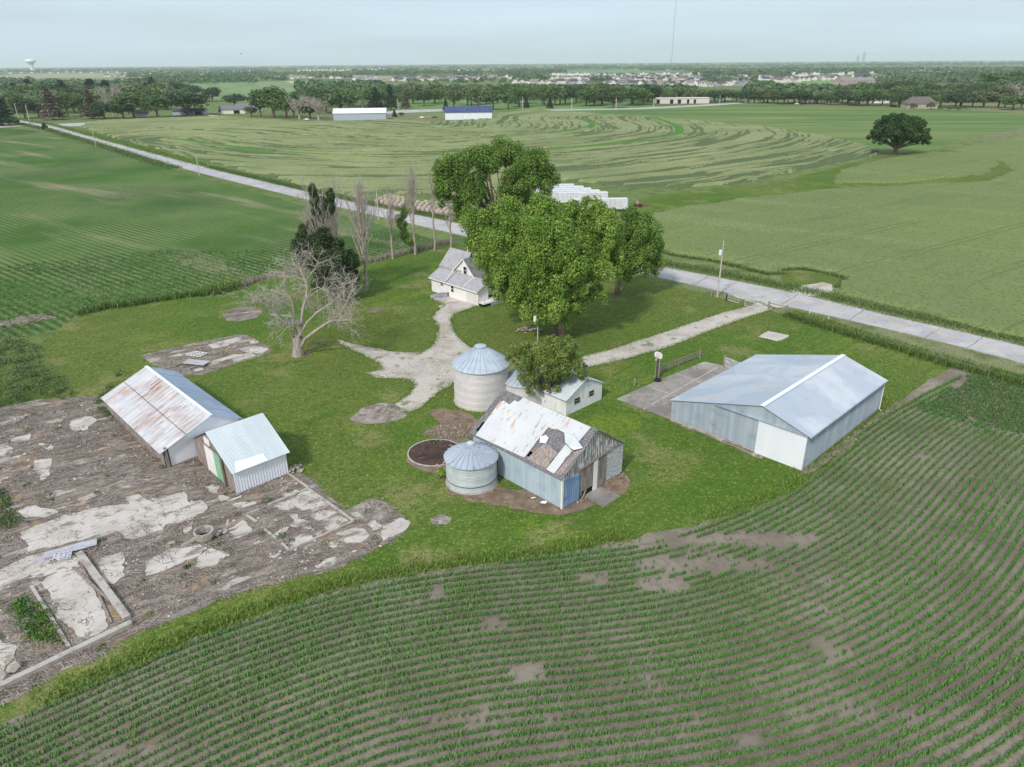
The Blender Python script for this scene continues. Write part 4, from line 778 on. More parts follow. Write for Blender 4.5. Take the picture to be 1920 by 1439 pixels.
# gable ends (boards) as slabs
for b0, nb in ((0, -1), (LB, 1)): sh.slab([(a, b0, z) for a, z in P5][::-nb], (0, nb, 0), .12)
sh.box(WA-.12, WA, .12, LB-.12, 0, ZE-.05)
sh.build('board_wall', M['peel'], S)
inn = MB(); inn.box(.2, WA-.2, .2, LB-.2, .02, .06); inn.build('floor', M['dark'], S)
bw = MB(); gablewall(bw, (-.03, 0, 0), LB, .12, lambda t: ZE-.08, (-1, 0, 0), 34, .03, (0, 1, 0)); bw.box(.0, .1, .13, LB-.13, 0, ZE-.1); bw.build('sheet_wall', M['bluewall'], S, 'faded blue and green sheet metal side wall')
cpn = MB(); cpn.box(-.1, .12, -.1, .06, 0, 3.6); cpn.build('corner_post', M['white'], S)
dd = MB(); gablewall(dd, (.3, -.14, 0), 2.1, .1, lambda t: 3.1, (0, -1, 0), 7, .02, (1, 0, 0)); dd.box(.32, 2.38, -.125, -.02, .12, 3.08); dd.build('blue_door', M['bluedoor'], S)
bd = MB()
for i in range(12): bd.box(2.55+i*.17, 2.69+i*.17, -.1, -.02, .75 if i > 1 else .2, 3.3+.18*(i % 3)*.3)
for i in range(8): bd.box(5.3+i*.17, 5.44+i*.17, -.1, -.02, .15, 3.5)
bd.build('plank_door', M['oldwood'], S)
wd = MB(); wd.box(4.62, 5.22, -.14, -.02, .1, 3.55); wd.build('white_door_board', M['white'], S)
hs = MB(); hs.box(6.8, WA-.02, -.07, .0, .3, 3.9); hs.build('siding', M['peel_h'], S)
tr = MB(); tr.beam((2.3, -.14, 3.45), (8.9, -.14, 4.05), .1, .16); tr.build('door_rail', M['oldwood'], S)
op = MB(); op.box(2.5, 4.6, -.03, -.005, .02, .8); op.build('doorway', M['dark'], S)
# shingle roof: grid with missing cells
k = (ZR-ZE)/RA; sl = math.hypot(RA, ZR-ZE)
def rp_(u, v, lift=0.0):       # u along b, v distance from eave up the slope
    f = v/sl; return Vector((RA*f-math.sin(math.atan(k))*lift, u, ZE+(ZR-ZE)*f+math.cos(math.atan(k))*lift))
NL = Vector((-(ZR-ZE), 0, RA)).normalized()
def ontoroof(px):
    r_ = ray(*px); rl = np.array([r_[:2]@E1v, r_[:2]@E2v, r_[2]]); c0 = np.array([*lc(BO, (0, 0)), CAMH])
    n_ = np.array(NL); t = (n_@(np.array([0, 0, ZE])-c0))/(n_@rl); q = c0+rl*t
    return q[1], (q[0]/RA)*sl
rs_ = MB(); holes = [ontoroof(p) for p in ((994, 854), (1003, 857), (1032, 868), (1034, 866), (902, 803), (898, 807), (905, 799))]
nu, nv = 44, 20; u0, u1, v0, v1 = -.3, LB+.3, -.45, sl
for i in range(nu):
    for j in range(nv):
        ua, ub = u0+(u1-u0)*i/nu, u0+(u1-u0)*(i+1)/nu; va, vb = v0+(v1-v0)*j/nv, v0+(v1-v0)*(j+1)/nv
        if any(abs((ua+ub)/2-h[0]) < .33 and abs((va+vb)/2-h[1]) < .3 for h in holes): continue
        lf = random.uniform(0, .03)
        p = [rp_(ua, va, .07+lf), rp_(ub, va, .07+lf), rp_(ub, vb, .04), rp_(ua, vb, .04)]; q = [rp_(ua, va, -.05), rp_(ub, va, -.05)]
        rs_.add(p+q, [(3, 2, 1, 0), (0, 1, 5, 4)])
ro = rs_.build('shingle_roof', M['shingle'], S)
r2 = MB(); NR = Vector((ZR-ZE, 0, WA-RA)).normalized(); r2.slab([(RA, -.3, ZR+.06), (WA+.4, -.3, ZE-.4*(ZR-ZE)/(WA-RA)+.06), (WA+.4, LB+.3, ZE-.4*(ZR-ZE)/(WA-RA)+.06), (RA, LB+.3, ZR+.06)][::-1], NR, .1); r2.build('back_roof', M['shingle'], S)
def roofsheet(name, pxs, m, lift, parent, curl=0):
    P = [ontoroof(p) for p in pxs]; mb = MB(); P3 = [rp_(u, min(v, sl-.02), lift) for u, v in P]; mb.slab(P3, NL, .035); return mb.build(name, m, parent)
roofsheet('roof_sheet', [(893, 818), (937, 757), (945, 753), (956.5, 760.4), (966, 752.5), (973, 755.5), (982.5, 747), (1109, 803), (1086, 830), (1062, 815), (1047, 807), (1036, 806), (1029, 803), (984, 860)], M['whiteroof'], .16, ro)
roofsheet('roof_sheet', [(1025, 882), (1062, 835), (1074, 847), (1040, 890)], M['whiteroof'], .17, ro)
roofsheet('worn_patch', [(1000, 850), (1022, 832), (1034, 840), (1046, 850), (1024, 880), (988, 862)], M['shingle2'], .105, ro)
roofsheet('worn_patch', [(1042, 888), (1090, 838), (1098, 842), (1072, 868), (1052, 893)], M['shingle2'], .10, ro)
bent = MB(); bp = [ontoroof(p) for p in ((1060, 813), (1080, 823), (1095, 843), (1079, 849), (1073, 846), (1062, 833))]
bv = [rp_(u, v, .2+h_) for (u, v), h_ in zip(bp, (.05, .35, .1, .3, .55, .15))]; bent.add(bv+[v-NL*.03 for v in bv], [(0, 1, 5), (1, 4, 5), (1, 2, 4), (2, 3, 4), (6, 11, 7), (7, 11, 10), (7, 10, 8), (8, 10, 9), (0, 6, 7, 1), (1, 7, 8, 2), (2, 8, 9, 3), (3, 9, 10, 4), (4, 10, 11, 5), (5, 11, 6, 0)])
bent.build('bent_sheet', M['shedroof'], ro)
sc1 = MB(); q = ontoroof((1021, 826)); sc1.slab([rp_(q[0]+a, q[1]+b_, .2) for a, b_ in ((-.5, -.3), (.2, -.5), (.55, .1), (.1, .5), (-.4, .35))], NL, .03); sc1.build('loose_sheet', M['whitemetal'], ro)
# ---------------------------------------------------------------- white shed with green door
O = G(445.6, 927.5); S = thing('small_shed', 'small white metal shed with green and white door facing the weed yard', 'shed', O, 44)
WA, LB, ZE, ZR, RB = 5.7, 9.8, 2.75, 5.35, 4.9
def gz2(b): return ZE+(ZR-ZE)*(b/RB if b < RB else (LB-b)/(LB-RB))
w = MB()
for a0, na in ((0, -1), (WA, 1)): w.slab([(a0, b, z) for b, z in ((0, 0), (LB, 0), (LB, ZE), (RB, ZR), (0, ZE))][::na], (na, 0, 0), .12)
w.build('board_wall', M['oldwood'], S)
w = MB(); gablewall(w, (0, -.02, 0), WA, .1, lambda t: ZE-.03, (0, -1, 0), 19, .03, (1, 0, 0)); w.build('metal_wall', M['whitemetal'], S)
w = MB(); gablewall(w, (0, LB, 0), WA, .1, lambda t: ZE-.03, (0, 1, 0), 19, .03, (1, 0, 0)); w.build('metal_wall', M['whitemetal'], S)
w = MB(); w.box(-.04, .08, -.06, .05, 0, ZE-.05); w.build('corner_trim', M['whitemetal'], S)
rf = MB(); k = (ZR-ZE)/RB; e = .35
roofplane(rf, (-.3, -e, ZE-e*k+.08), (WA+.35, -e, ZE-e*k+.08), (WA+.35, RB, ZR+.08), (-.3, RB, ZR+.08), (0, -k, 1), 24, .03)
roofplane(rf, (-.3, LB+e, ZE-e*k+.08), (WA+.35, LB+e, ZE-e*k+.08), (WA+.35, RB, ZR+.08), (-.3, RB, ZR+.08), (0, k, 1), 24, .03)
ro = rf.build('roof', M['shedroof'], S)
pt_ = MB(); 
def r3(a, v, l): return Vector((a, v, ZE+k*v+.08+l))
pt_.slab([r3(.1, -.38, .06), r3(3.6, -.38, .06), r3(3.5, .55, .06), r3(2.2, .6, .06), r3(.6, .75, .06)], (0, -k, 1), .02); pt_.build('patch_sheet', M['whitemetal'], ro)
d_ = MB(); d_.box(-.1, -.0, 4.5, 6.75, .12, 3.45); d_.build('door_panel', M['white'], S, 'white half of the door')
d_ = MB(); d_.box(-.1, -.0, 2.45, 4.48, .12, 3.45)
for i in range(10): d_.box(-.115, -.1, 2.5+i*.2, 2.52+i*.2, .12, 3.45)
d_.build('door_panel', M['greenpaint'], S, 'faded green half of the door')
d_ = MB(); d_.box(-.13, -.02, 5.0, 6.3, 3.62, 4.35); d_.build('hay_door', M['white'], S)
tk = MB(); tk.box(-.24, -.13, 2.0, 7.3, 3.46, 3.6); tk.build('door_track', M['oldwood'], S)
ps = MB(); ps.box(-.3, -.13, 2.2, 2.42, 0, 3.6); ps.build('door_post', M['oldwood'], S)
# ---------------------------------------------------------------- long rusty shed
O = G(319, 876); S = thing('long_shed', 'long low shed with rust streaked metal roof', 'shed', O, 44)
A0, A1, RA, LB, Z0, ZR, Z1_ = -.4, 8.3, 5.2, 19.2, 2.15, 4.5, 2.95
w = MB()
w.slab([(A0+.6, 0, .05), (A1, 0, .3), (A1, 0, Z1_), (RA, 0, ZR-.05), (A0+.6, 0, Z0+.35)], (0, -1, 0), .1); w.slab([(A0, LB, 0), (A0, LB, Z0), (RA, LB, ZR-.05), (A1, LB, Z1_), (A1, LB, 0)], (0, 1, 0), .1)
w.box(A1-.1, A1, .1, LB-.1, .1, Z1_-.1); w.build('wall', M['whitemetal'], S)
w = MB()
for i in range(64): b0 = i*LB/64; w.box(A0-.04, A0+.06, b0+.01, b0+LB/64-.01, random.choice([.0, .1, .15, .5]) if i > 8 else random.uniform(.1, .7), Z0-.1+random.uniform(-.05, 0))
w.build('plank_wall', M['oldwood'], S)
rf = MB(); k1 = (ZR-Z0)/(RA-A0); k2 = (ZR-Z1_)/(A1-RA); e = .4
roofplane(rf, (A0-e, -.35, Z0-e*k1+.06), (A0-e, LB+.35, Z0-e*k1+.06), (RA, LB+.35, ZR+.06), (RA, -.35, ZR+.06), (-k1, 0, 1), 64, .03)
ro = rf.build('front_roof', M['rustroof'], S)
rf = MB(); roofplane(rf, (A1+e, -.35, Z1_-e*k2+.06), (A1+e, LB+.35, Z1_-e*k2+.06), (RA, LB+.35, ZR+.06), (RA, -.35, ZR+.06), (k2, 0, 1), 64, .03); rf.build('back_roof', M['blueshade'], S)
cp = MB(); cp.beam((RA, -.36, ZR+.09), (RA, LB+.36, ZR+.09), .4, .06); cp.build('ridge_cap', M['whitemetal'], ro)
lp = MB(); lp.beam((A0+2.6, -.36, Z0+2.6*k1+.115), (A0+2.6, LB+.2, Z0+2.6*k1+.115), .06, .015); lp.build('sheet_lap', M['darksteel'], ro)
ps = MB(); ps.box(A0+.15, A0+.42, -.2, .08, 0, Z0+.3); ps.build('corner_post', M['oldwood'], S)
# ---------------------------------------------------------------- workshop behind the bush
O = G(1061, 780.5); S = thing('workshop', 'white gabled workshop with stovepipe behind the bushy tree', 'shed', O, 44)
WA, LB, ZE, ZR, RA = 6.9, 6.4, 2.35, 4.0, 3.45
w = MB()
for b0, nb in ((0, -1), (LB, 1)): w.slab([(a, b0, z) for a, z in ((0, 0), (WA, 0), (WA, ZE), (RA, ZR), (0, ZE))][::-nb], (0, nb, 0), .12)
w.box(0, .12, .12, LB-.12, 0, ZE); w.box(WA-.12, WA, .12, LB-.12, 0, ZE)
M['workwall'] = mat('stained_white_siding', T(242, 246, 249), [dict(c=T(230, 236, 241), s=(2, 2, .5), lo=.42, hi=.62, d=4), dict(c=T(230, 222, 190), s=(.7, .7, .3), lo=.6, hi=.64, d=3, amt=.8), dict(c=T(150, 150, 152), k='wave', s=(1.2, 1.2, 0), lo=.96, hi=1, amt=.4)], coord='obj')
w.build('wall', M['workwall'], S)
k = (ZR-ZE)/RA; e = .4; rf = MB()
roofplane(rf, (-e, -.3, ZE-e*k+.08), (-e, LB+.3, ZE-e*k+.08), (RA, LB+.3, ZR+.08), (RA, -.3, ZR+.08), (-k, 0, 1), 26, .025)
roofplane(rf, (WA+e, -.3, ZE-e*k+.08), (WA+e, LB+.3, ZE-e*k+.08), (RA, LB+.3, ZR+.08), (RA, -.3, ZR+.08), (k, 0, 1), 26, .025)
ro = rf.build('roof', M['shedroof'], S)
sp = MB(); sp.tube([(5.0, 1.2, 3.2), (5.0, 1.2, 4.8)], .11, 10); so = sp.build('stovepipe', M['steel'], ro)
sp = MB(); sp.lathe([(.2, 4.8), (.22, 4.95), (.05, 5.05)], 12, (5.0, 1.2)); sp.build('pipe_cap', M['darksteel'], so)
sp = MB(); sp.tube([(3.7, -.2, 3.6), (3.7, -.2, 5.0)], .035, 6); sp.tube([(3.3, -.25, 3.55), (4.1, -.25, 3.55)], .03, 6); sp.build('mast', M['darksteel'], ro)
window(S, (2.0, 0, 1.45), (0, -1, 0), 1.0, .8, panes=2, m=M['oldwood']); window(S, (4.75, 0, 1.55), (0, -1, 0), .9, .8, panes=2, m=M['oldwood'])
d_ = MB(); d_.box(4.35, 5.15, -.05, 0, .05, 1.1); d_.build('door', M['white'], S)
# ---------------------------------------------------------------- farmhouse
O = G(896.3, 574.4); S = thing('farmhouse', 'white farmhouse with steep grey roofs and attached garage front', 'house', O, 44)
M['siding'] = mat('white_clapboard', T(244, 244, 243), [dict(c=T(226, 226, 226), k='wave', s=(0, 0, 2.6), dir='Z', lo=.75, hi=1, amt=.7), dict(c=T(234, 234, 233), s=(.5, .5, 1), lo=.45, hi=.65, d=4)], rough=.6, coord='obj')
w = MB(); D = 2.55
w.box(0, D, .0, 13.3, 0, 2.75)                    # lean-to body
w.slab([(D, 3.5, 0), (D, 9.4, 0), (D, 9.4, 4.4), (D, 6.5, 7.0), (D, 3.5, 4.1)][::-1], (-1, 0, 0), .15)
w.box(D+.15, 10, 3.55, 9.3, 0, 4.15); w.slab([(10, 3.5, 0), (10, 9.4, 0), (10, 9.4, 4.4), (10, 6.5, 7.0), (10, 3.5, 4.1)], (1, 0, 0), .15)
w.box(2.7, 7.9, 9.3, 13.1, 0, 4.75); w.slab([(2.7, 13.2, 0), (7.9, 13.2, 0), (7.9, 13.2, 4.8), (5.3, 13.2, 7.45), (2.7, 13.2, 4.8)][::-1], (0, 1, 0), .12)
w.slab([(0, -.001, 2.7), (D, -.001, 2.7), (D, -.001, 4.0), (0, -.001, 2.75)], (0, -1, 0), .1)
w.build('wall', M['siding'], S)
def lean(b0, b1, dz):
    mb = MB(); mb.slab([(-.4, b0, 2.62+dz), (D, b0, 4.15+dz), (D, b1, 4.15+dz), (-.4, b1, 2.62+dz)][::-1], (-.5, 0, 1), .12); return mb.build('porch_roof', M['asphalt_roof'], S)
lean(-.35, 3.6, .1); lean(3.65, 8.6, .04); lean(8.65, 13.65, .16)
rf = MB(); k = (7.0-4.1)/3.0
rf.slab([(2.25, 3.15, 3.78), (10.3, 3.15, 3.78), (10.3, 6.5, 7.08), (2.25, 6.5, 7.08)], (0, -k, 1), .12); o1 = rf.build('wing_roof', M['asphalt_shade'], S)
rf = MB(); rf.slab([(2.25, 9.8, 4.1), (2.25, 6.5, 7.08), (10.3, 6.5, 7.08), (10.3, 9.8, 4.1)], (0, k, 1), .12); rf.build('wing_roof', M['asphalt_roof'], S)
rf = MB(); rf.slab([(2.35, 7.4, 4.45), (2.35, 13.55, 4.45), (5.3, 13.55, 7.52), (5.3, 7.4, 7.52)][::-1], (-1, 0, 1), .12); rf.slab([(8.25, 7.4, 4.45), (8.25, 13.55, 4.45), (5.3, 13.55, 7.52), (5.3, 7.4, 7.52)], (1, 0, 1), .12); rf.build('main_roof', M['asphalt_roof'], S)
tm = MB(); tm.beam((2.22, 3.1, 3.7), (2.22, 6.5, 7.02), .06, .2); tm.beam((2.22, 9.85, 4.02), (2.22, 6.5, 7.02), .06, .2); tm.beam((2.35, 13.6, 4.4), (5.3, 13.6, 7.45), .06, .2); tm.beam((-.44, -.35, 2.62), (-.44, 13.65, 2.66), .08, .18); tm.build('trim', M['white'], S)
gp_ = MB(); gp_.tube([(2.4, 3.5, 4.05), (1.9, 3.6, 3.98), (-.3, 3.65, 2.85), (-.35, 3.65, 2.6)], .07, 6); gp_.build('downspout', M['white'], S); gp_ = MB(); gp_.tube([(2.3, 9.4, 4.25), (-.3, 8.6, 2.95)], .07, 6); gp_.build('downspout', M['white'], S)
window(S, (D-.15, 6.1, 4.95), (-1, 0, 0), .85, 1.5); window(S, (0, 10.1, 2.05), (-1, 0, 0), .9, .75); window(S, (0, 7.05, 1.75), (-1, 0, 0), .8, 1.35)
M['garage'] = mat('off_white_door', T(224, 224, 222), [dict(c=T(200, 200, 199), k='wave', s=(0, 0, .6), dir='Z', lo=.85, hi=1)], coord='obj')
d_ = MB(); d_.box(-.06, 0, .45, 3.05, .05, 2.1)
for i in range(4): d_.box(-.075, -.06, .5, 3.0, .1+i*.5, .12+i*.5)
d_.build('garage_door', M['garage'], S)
d_ = MB(); d_.box(-.05, 0, 8.1, 9.0, .1, 2.1); d_.build('door', M['white'], S)
vp = MB(); vp.tube([(5.3, 8.6, 7.3), (5.3, 8.6, 8.7)], .09, 8); vp.build('vent_pipe', M['white'], S)
vp = MB(); vp.tube([(4.6, 4.6, 5.2), (4.6, 4.6, 5.9)], .1, 8); vp.build('roof_vent', M['darksteel'], S)
pc = MB(); pc.box(D+.02, 4.9, 0, .12, .55, .7); pc.box(.2, 4.9, -1.4, .0, .5, .62)
for a in (.3, 2.0, 3.6, 4.8): pc.box(a, a+.1, -1.4, -1.3, .6, 2.4 if a > 2 else 1.5)
pc.beam((.3, -1.35, 1.45), (4.85, -1.35, 1.45), .06, .08); pc.beam((2.0, -1.35, 2.4), (4.85, -1.35, 2.4), .1, .12)
pc.build('porch', M['white'], S)
pl = MB(); pl.box(1.9, 4.9, -1.44, -1.38, -.02, .6); pl.build('lattice_skirt', M['boards'], S)
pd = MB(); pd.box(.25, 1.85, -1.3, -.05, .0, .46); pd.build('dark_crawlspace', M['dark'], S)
# ---------------------------------------------------------------- grain bins
def bin_(c, r, h, hr, label, wm, rm, fins, nring, rcap, capz=.35, door=None):
    S = thing('grain_bin', label, 'grain bin', c, 0)
    sl_ = MB(); sl_.lathe([(r+.14, 0), (r+.13, .09), (r, .1)], 64, cap=False); sl_.build('concrete_base', M['curb'], S)
    w = MB(); prof = []
    for i in range(nring*6+1):
        z = .12+(h-.12)*i/(nring*6); prof.append((r+(.018 if i % 2 else 0)+(.012 if (i//6) % 2 else 0), z))
    w.lathe(prof, 80, cap=False); wo_ = w.build('wall', wm, S, smooth_=False)
    rf = MB(); rf.lathe([(r+.18, h-.12), (r+.2, h), (rcap, h+hr)], 72)
    for i in range(fins):
        a = 2*math.pi*i/fins; ca, sa = math.cos(a), math.sin(a)
        rf.beam(((r+.2)*ca, (r+.2)*sa, h+.05), (rcap*ca, rcap*sa, h+hr+.04), .07, .09)
    ro = rf.build('roof', rm, S)
    cp = MB(); cp.lathe([(rcap+.12, h+hr-.02), (rcap+.14, h+hr+capz*.5), (rcap*.6, h+hr+capz*.9), (.05, h+hr+capz)], 24); cp.build('roof_cap', M['binroof'] if rm is not M['galv'] else rm, ro)
    return S, wo_
bb = G(904, 772); BR = 50/pxm(G(904, 745)); bc = (bb[0]*(1+BR/np.hypot(*bb)), bb[1]*(1+BR/np.hypot(*bb)))
S, _ = bin_(bc, BR, 5.2, 2.15, 'largest grain bin, tall pale cylinder with ribbed cone roof', M['binwhite'], M['binroof'], 28, 10, .62)
vt = MB(); a = R(-62); vt.tube([((BR-.1)*math.cos(a), (BR-.1)*math.sin(a), .75), ((BR+.25)*math.cos(a), (BR+.25)*math.sin(a), .75)], .14, 8); vt.build('auger_port', M['rubber'], S)
fb = G(886, 928); FR = 46.5/pxm(G(886, 900)); fc = (fb[0]*(1+FR/np.hypot(*fb)), fb[1]*(1+FR/np.hypot(*fb)))
S, w_ = bin_(fc, FR, 3.05, 1.35, 'short grain bin with rust flecked roof standing against the barn', M['bingrey'], M['binrust'], 26, 6, .3)
bnd = MB(); bnd.lathe([(FR+.04, .75), (FR+.05, .8), (FR+.04, .85)], 72, cap=False); bnd.build('hoop', M['darksteel'], w_)
ld = MB(); a = R(-10)
for s_ in (-.2, .2): ld.beam(((FR+.12)*math.cos(a)-s_*math.sin(a), (FR+.12)*math.sin(a)+s_*math.cos(a), .3), ((FR+.12)*math.cos(a)-s_*math.sin(a), (FR+.12)*math.sin(a)+s_*math.cos(a), 3.0), .05, .05)
for i in range(8): ld.beam(((FR+.12)*math.cos(a)-.2*math.sin(a)*1, (FR+.12)*math.sin(a)+.2*math.cos(a), .5+i*.33), ((FR+.12)*math.cos(a)+.2*math.sin(a), (FR+.12)*math.sin(a)-.2*math.cos(a), .5+i*.33), .04, .04)
ld.build('ladder', M['darksteel'], S)
mb_ = G(975, 770); mc = (1.6, 83.9)
bin_(mc, 2.75, 3.0, 1.35, 'squat grain bin half hidden behind the old barn roof', M['binwhite'], M['binroof'], 26, 6, .3)
# ---------------------------------------------------------------- poles, court, small objects
def upole(px, vtop, label, r=.14, arm=True, transf=False, m='pole', group=None, lean_=0):
    b = G(*px); h = hgt(b, vtop); S = thing('utility_pole', label, 'utility pole', b, random.uniform(-20, 20), group)
    p = MB(); p.tube([(0, 0, -.1), (lean_*.5, 0, h*.5), (lean_, 0, h)], [r, r*.85, r*.65], 8); p.build('pole', M[m], S)
    if arm:
        c = MB(); c.beam((lean_-1.1, .12, h-.5), (lean_+1.1, .12, h-.5), .1, .12); c.build('crossarm', M[m], S)
    if transf:
        c = MB(); c.lathe([(.05, h-2.6), (.26, h-2.55), (.27, h-1.75), (.2, h-1.65)], 14, (-.42, 0)); c.build('transformer', M['whitemetal'], S)
        c = MB(); c.tube([(.0, 0, h-.6), (.5, 0, h-.9)], .04, 6); c.tube([(.45, 0, h-.95), (.45, 0, h-.55)], .05, 6); c.build('bracket', M['steel'], S)
    return S
upole((1345, 558), 452, 'tall pale utility pole with white transformer by the driveway gate', .16, False, True)
S = upole((1008, 645), 573, 'slim grey yard pole with transformer beside the big drooping tree', .09, False, True)
for (p, t, lb) in (((180, 275), 237, 'thin leaning pole across the road from the orange sign'), ((374, 330), 291, 'thin pole on the road edge halfway to the crossroads'), ((710, 412), 357, 'thin pole in front of the hay bales')):
    upole(p, t, lb, .19, False, group=None)
for (p, t, lb) in (((37, 232), 194, 'outermost utility pole left of the crossroads'), ((57, 233), 198, 'utility pole with white footing at the crossroads'), ((94, 226), 206, 'short utility pole in front of the brown spruce'), ((301, 222), 193, 'utility pole left of the ranch house')):
    upole(p, t, lb, .34, True)
for (p, t) in (((747, 208), 186), ((873, 202), 184), ((980, 206), 182), ((1072, 206), 184), ((1155, 204), 184), ((1225, 203), 185), ((1349, 194), 179), ((1403, 192), 176)):
    upole(p, t, 'distant pale utility pole along the far road', .34, False, p[0] in (1072, 1155, 1225), group='utility poles along the far road')
S = thing('yard_light', 'twin post yard light behind the bare spreading tree', 'lamp post', G(640, 605), 30)
p = MB(); p.tube([(-.18, 0, 0), (-.18, 0, 4.3)], .09, 8); p.tube([(.15, 0, 0), (.15, 0, 4.5)], .08, 8); p.build('post', M['steel'], S)
p = MB(); p.lathe([(.1, 4.4), (.22, 4.5), (.2, 4.7), (.05, 4.8)], 12, (.1, 0)); p.build('lamp_head', M['whitemetal'], S)
# basketball hoop
b = G(1231, 712); S = thing('basketball_hoop', 'basketball hoop with white backboard on wooden posts', 'basketball hoop', b, -46)
hh = hgt(b, 660); zb = hh-.65
p = MB(); p.beam((-.28, .05, 0), (-.28, .05, hh-.3), .1, .12); p.beam((.22, .05, 0), (.22, .05, hh-.5), .12, .14); p.build('post', M['oldwood'], S)
p = MB(); p.tube([(0, .1, 0), (0, .1, hh-.6)], .12, 8); p.build('pole', M['darksteel'], S)
bk = MB(); pts = [(.62*math.copysign(abs(math.cos(t))**.6, math.cos(t)), -.05, zb+.15+.45*math.copysign(abs(math.sin(t))**.6, math.sin(t))) for t in np.linspace(0, 2*math.pi, 20, endpoint=False)]
bk.slab(pts, (0, -1, 0), .06); bo = bk.build('backboard', M['white'], S)
fr = MB()
for q0, q1 in (((-.25, zb-.02), (.25, zb-.02)), ((-.25, zb+.35), (.25, zb+.35)), ((-.25, zb-.02), (-.25, zb+.35)), ((.25, zb-.02), (.25, zb+.35))): fr.beam((q0[0], -.06, q0[1]), (q1[0], -.06, q1[1]), .04, .02)
fr.build('target_square', M['darksteel'], bo)
rm = MB(); cs = [(.23*math.cos(t), -.42+.23*math.sin(t), zb-.1) for t in np.linspace(0, 2*math.pi, 19)]; rm.tube(cs, .025, 6); rm.build('rim', M['red'], S)
nt_ = MB()
for i in range(12):
    t0 = 2*math.pi*i/12; nt_.tube([(.22*math.cos(t0), -.42+.22*math.sin(t0), zb-.1), (.13*math.cos(t0+.4), -.42+.13*math.sin(t0+.4), zb-.5)], .012, 4)
nt_.build('net', M['white'], S)
b = G(1231, 713)
def tyre(loc, r, w, label):
    t_ = MB(); prof = [(r*.58, 0), (r*.95, .0), (r, w*.3), (r, w*.7), (r*.95, w), (r*.58, w), (r*.58, 0)]; t_.lathe(prof, 28, cap=False)
    o = t_.build('tyre', M['rubber'], smooth_=True); o.location = (loc[0], loc[1], .03); return tag(o, label, 'tyre')
tyre((b[0]+.1, b[1]-.35), .5, .24, 'black tyre lying round the foot of the basketball hoop')
def post(px, vtop, w, label, m='oldwood', name='fence_post'):
    b = G(*px); h = hgt(b, vtop); p = MB(); p.tube([(0, 0, 0), (random.uniform(-.04, .04), 0, h)], [w, w*.85], 8); o = p.build(name, M[m]); o.location = (b[0], b[1], 0); return tag(o, label, 'post')
post((1190, 724), 711, .16, 'short lone post at the court edge left of the basketball hoop')
def fence(name, pxs, h, label, m, rails, pr=.07, rr=.03, closeposts=None, wire=False, group=None):
    P = GL(pxs); o0 = P[0]; S = thing(name, label, 'fence', o0, 0, group)
    for q in P:
        p = MB(); p.tube([(q[0]-o0[0], q[1]-o0[1], 0), (q[0]-o0[0]+random.uniform(-.05, .05), q[1]-o0[1], h*random.uniform(.92, 1.1))], pr, 7); p.build('post', M[m], S)
    for zr in rails:
        p = MB()
        for i in range(len(P)-1):
            a_, b_ = P[i]-o0, P[i+1]-o0
            if wire: p.tube([(a_[0], a_[1], zr*h), (b_[0], b_[1], zr*h)], rr, 4, False)
            else: p.beam((a_[0], a_[1], zr*h), (b_[0], b_[1], zr*h), .05, .14)
        p.build('wire' if wire else 'rail', M['steel'] if wire else M[m], S)
    return S
fence('rail_fence', [(1236, 703), (1272, 688), (1312, 672)], 1.35, 'weathered plank rail fence along the court', 'oldwood', (.35, .6, .88), .12)
fence('wire_fence', [(1222, 520), (1233, 523), (1262, 531), (1298, 541), (1334, 553)], 1.2, 'thin wire fence along the road in front of the right hand tree', 'steel', (.2, .4, .6, .8, .97), .05, .014, wire=True)
fence('wire_fence', [(1553, 602), (1610, 622), (1680, 646), (1760, 673), (1850, 700)], 1.15, 'wire fence standing in the tall roadside grass', 'oldwood', (.4, .8), .07, .014, wire=True)
fence('pole_gate', [(1441, 580), (1474, 588)], 1.35, 'two grey posts joined by one rail beside the driveway mouth', 'oldwood', (.85,), .17)
post((1362, 564), 552, .18, 'dark thick gate post beside the open tube gate', 'darksteel', 'gate_post'); post((1334, 557), 545, .16, 'stubby brown fence post left of the tall utility pole')
for p_, t_, lb in (((1517, 592), 583, 'pale thin post in the fence grass nearest the driveway'), ((1553, 603), 591, 'white painted post rising from the fence grass')): post(p_, t_, .06, lb, 'white')
def tubegate(a, b, h, label):
    A, B = G(*a), G(*b); d = B-A; L = np.hypot(*d); S = thing('tube_gate', label, 'gate', A, math.degrees(math.atan2(d[1], d[0])))
    p = MB(); p.tube([(0, 0, .15), (0, 0, h), (L, 0, h), (L, 0, .15), (0, 0, .15)], .035, 6); p.build('frame', M['whitemetal'], S)
    p = MB()
    for i in range(1, 4): p.tube([(0, 0, .15+(h-.15)*i/4), (L, 0, .15+(h-.15)*i/4)], .02, 5)
    for f in (.35, .7): p.tube([(L*f, 0, .15), (L*f, 0, h)], .02, 5)
    p.build('bars', M['steel'], S)
tubegate((1364, 564), (1384, 570), 1.3, 'white tube gate standing open by the dark gate post'); tubegate((1396, 574), (1424, 582), 1.1, 'thin mesh gate across the gravel driveway')
A, B = G(1358, 689), G(1396, 704); d = B-A; S = thing('plank_gate', 'old peeling plank gate behind the machine shed', 'gate', A, math.degrees(math.atan2(d[1], d[0])))
for z in (.15, .45, .75, 1.05, 1.35): p = MB(); p.box(0, 3.4, -.03, .03, z, z+.22); p.build('plank', M['peel_h'], S)
p = MB(); p.box(-.2, .05, -.1, .1, 0, 1.85); p.build('post', M['oldwood'], S)
p = MB(); p.box(1.7, 1.8, .035, .1, 0, 1.6); p.build('post', M['oldwood'], S)
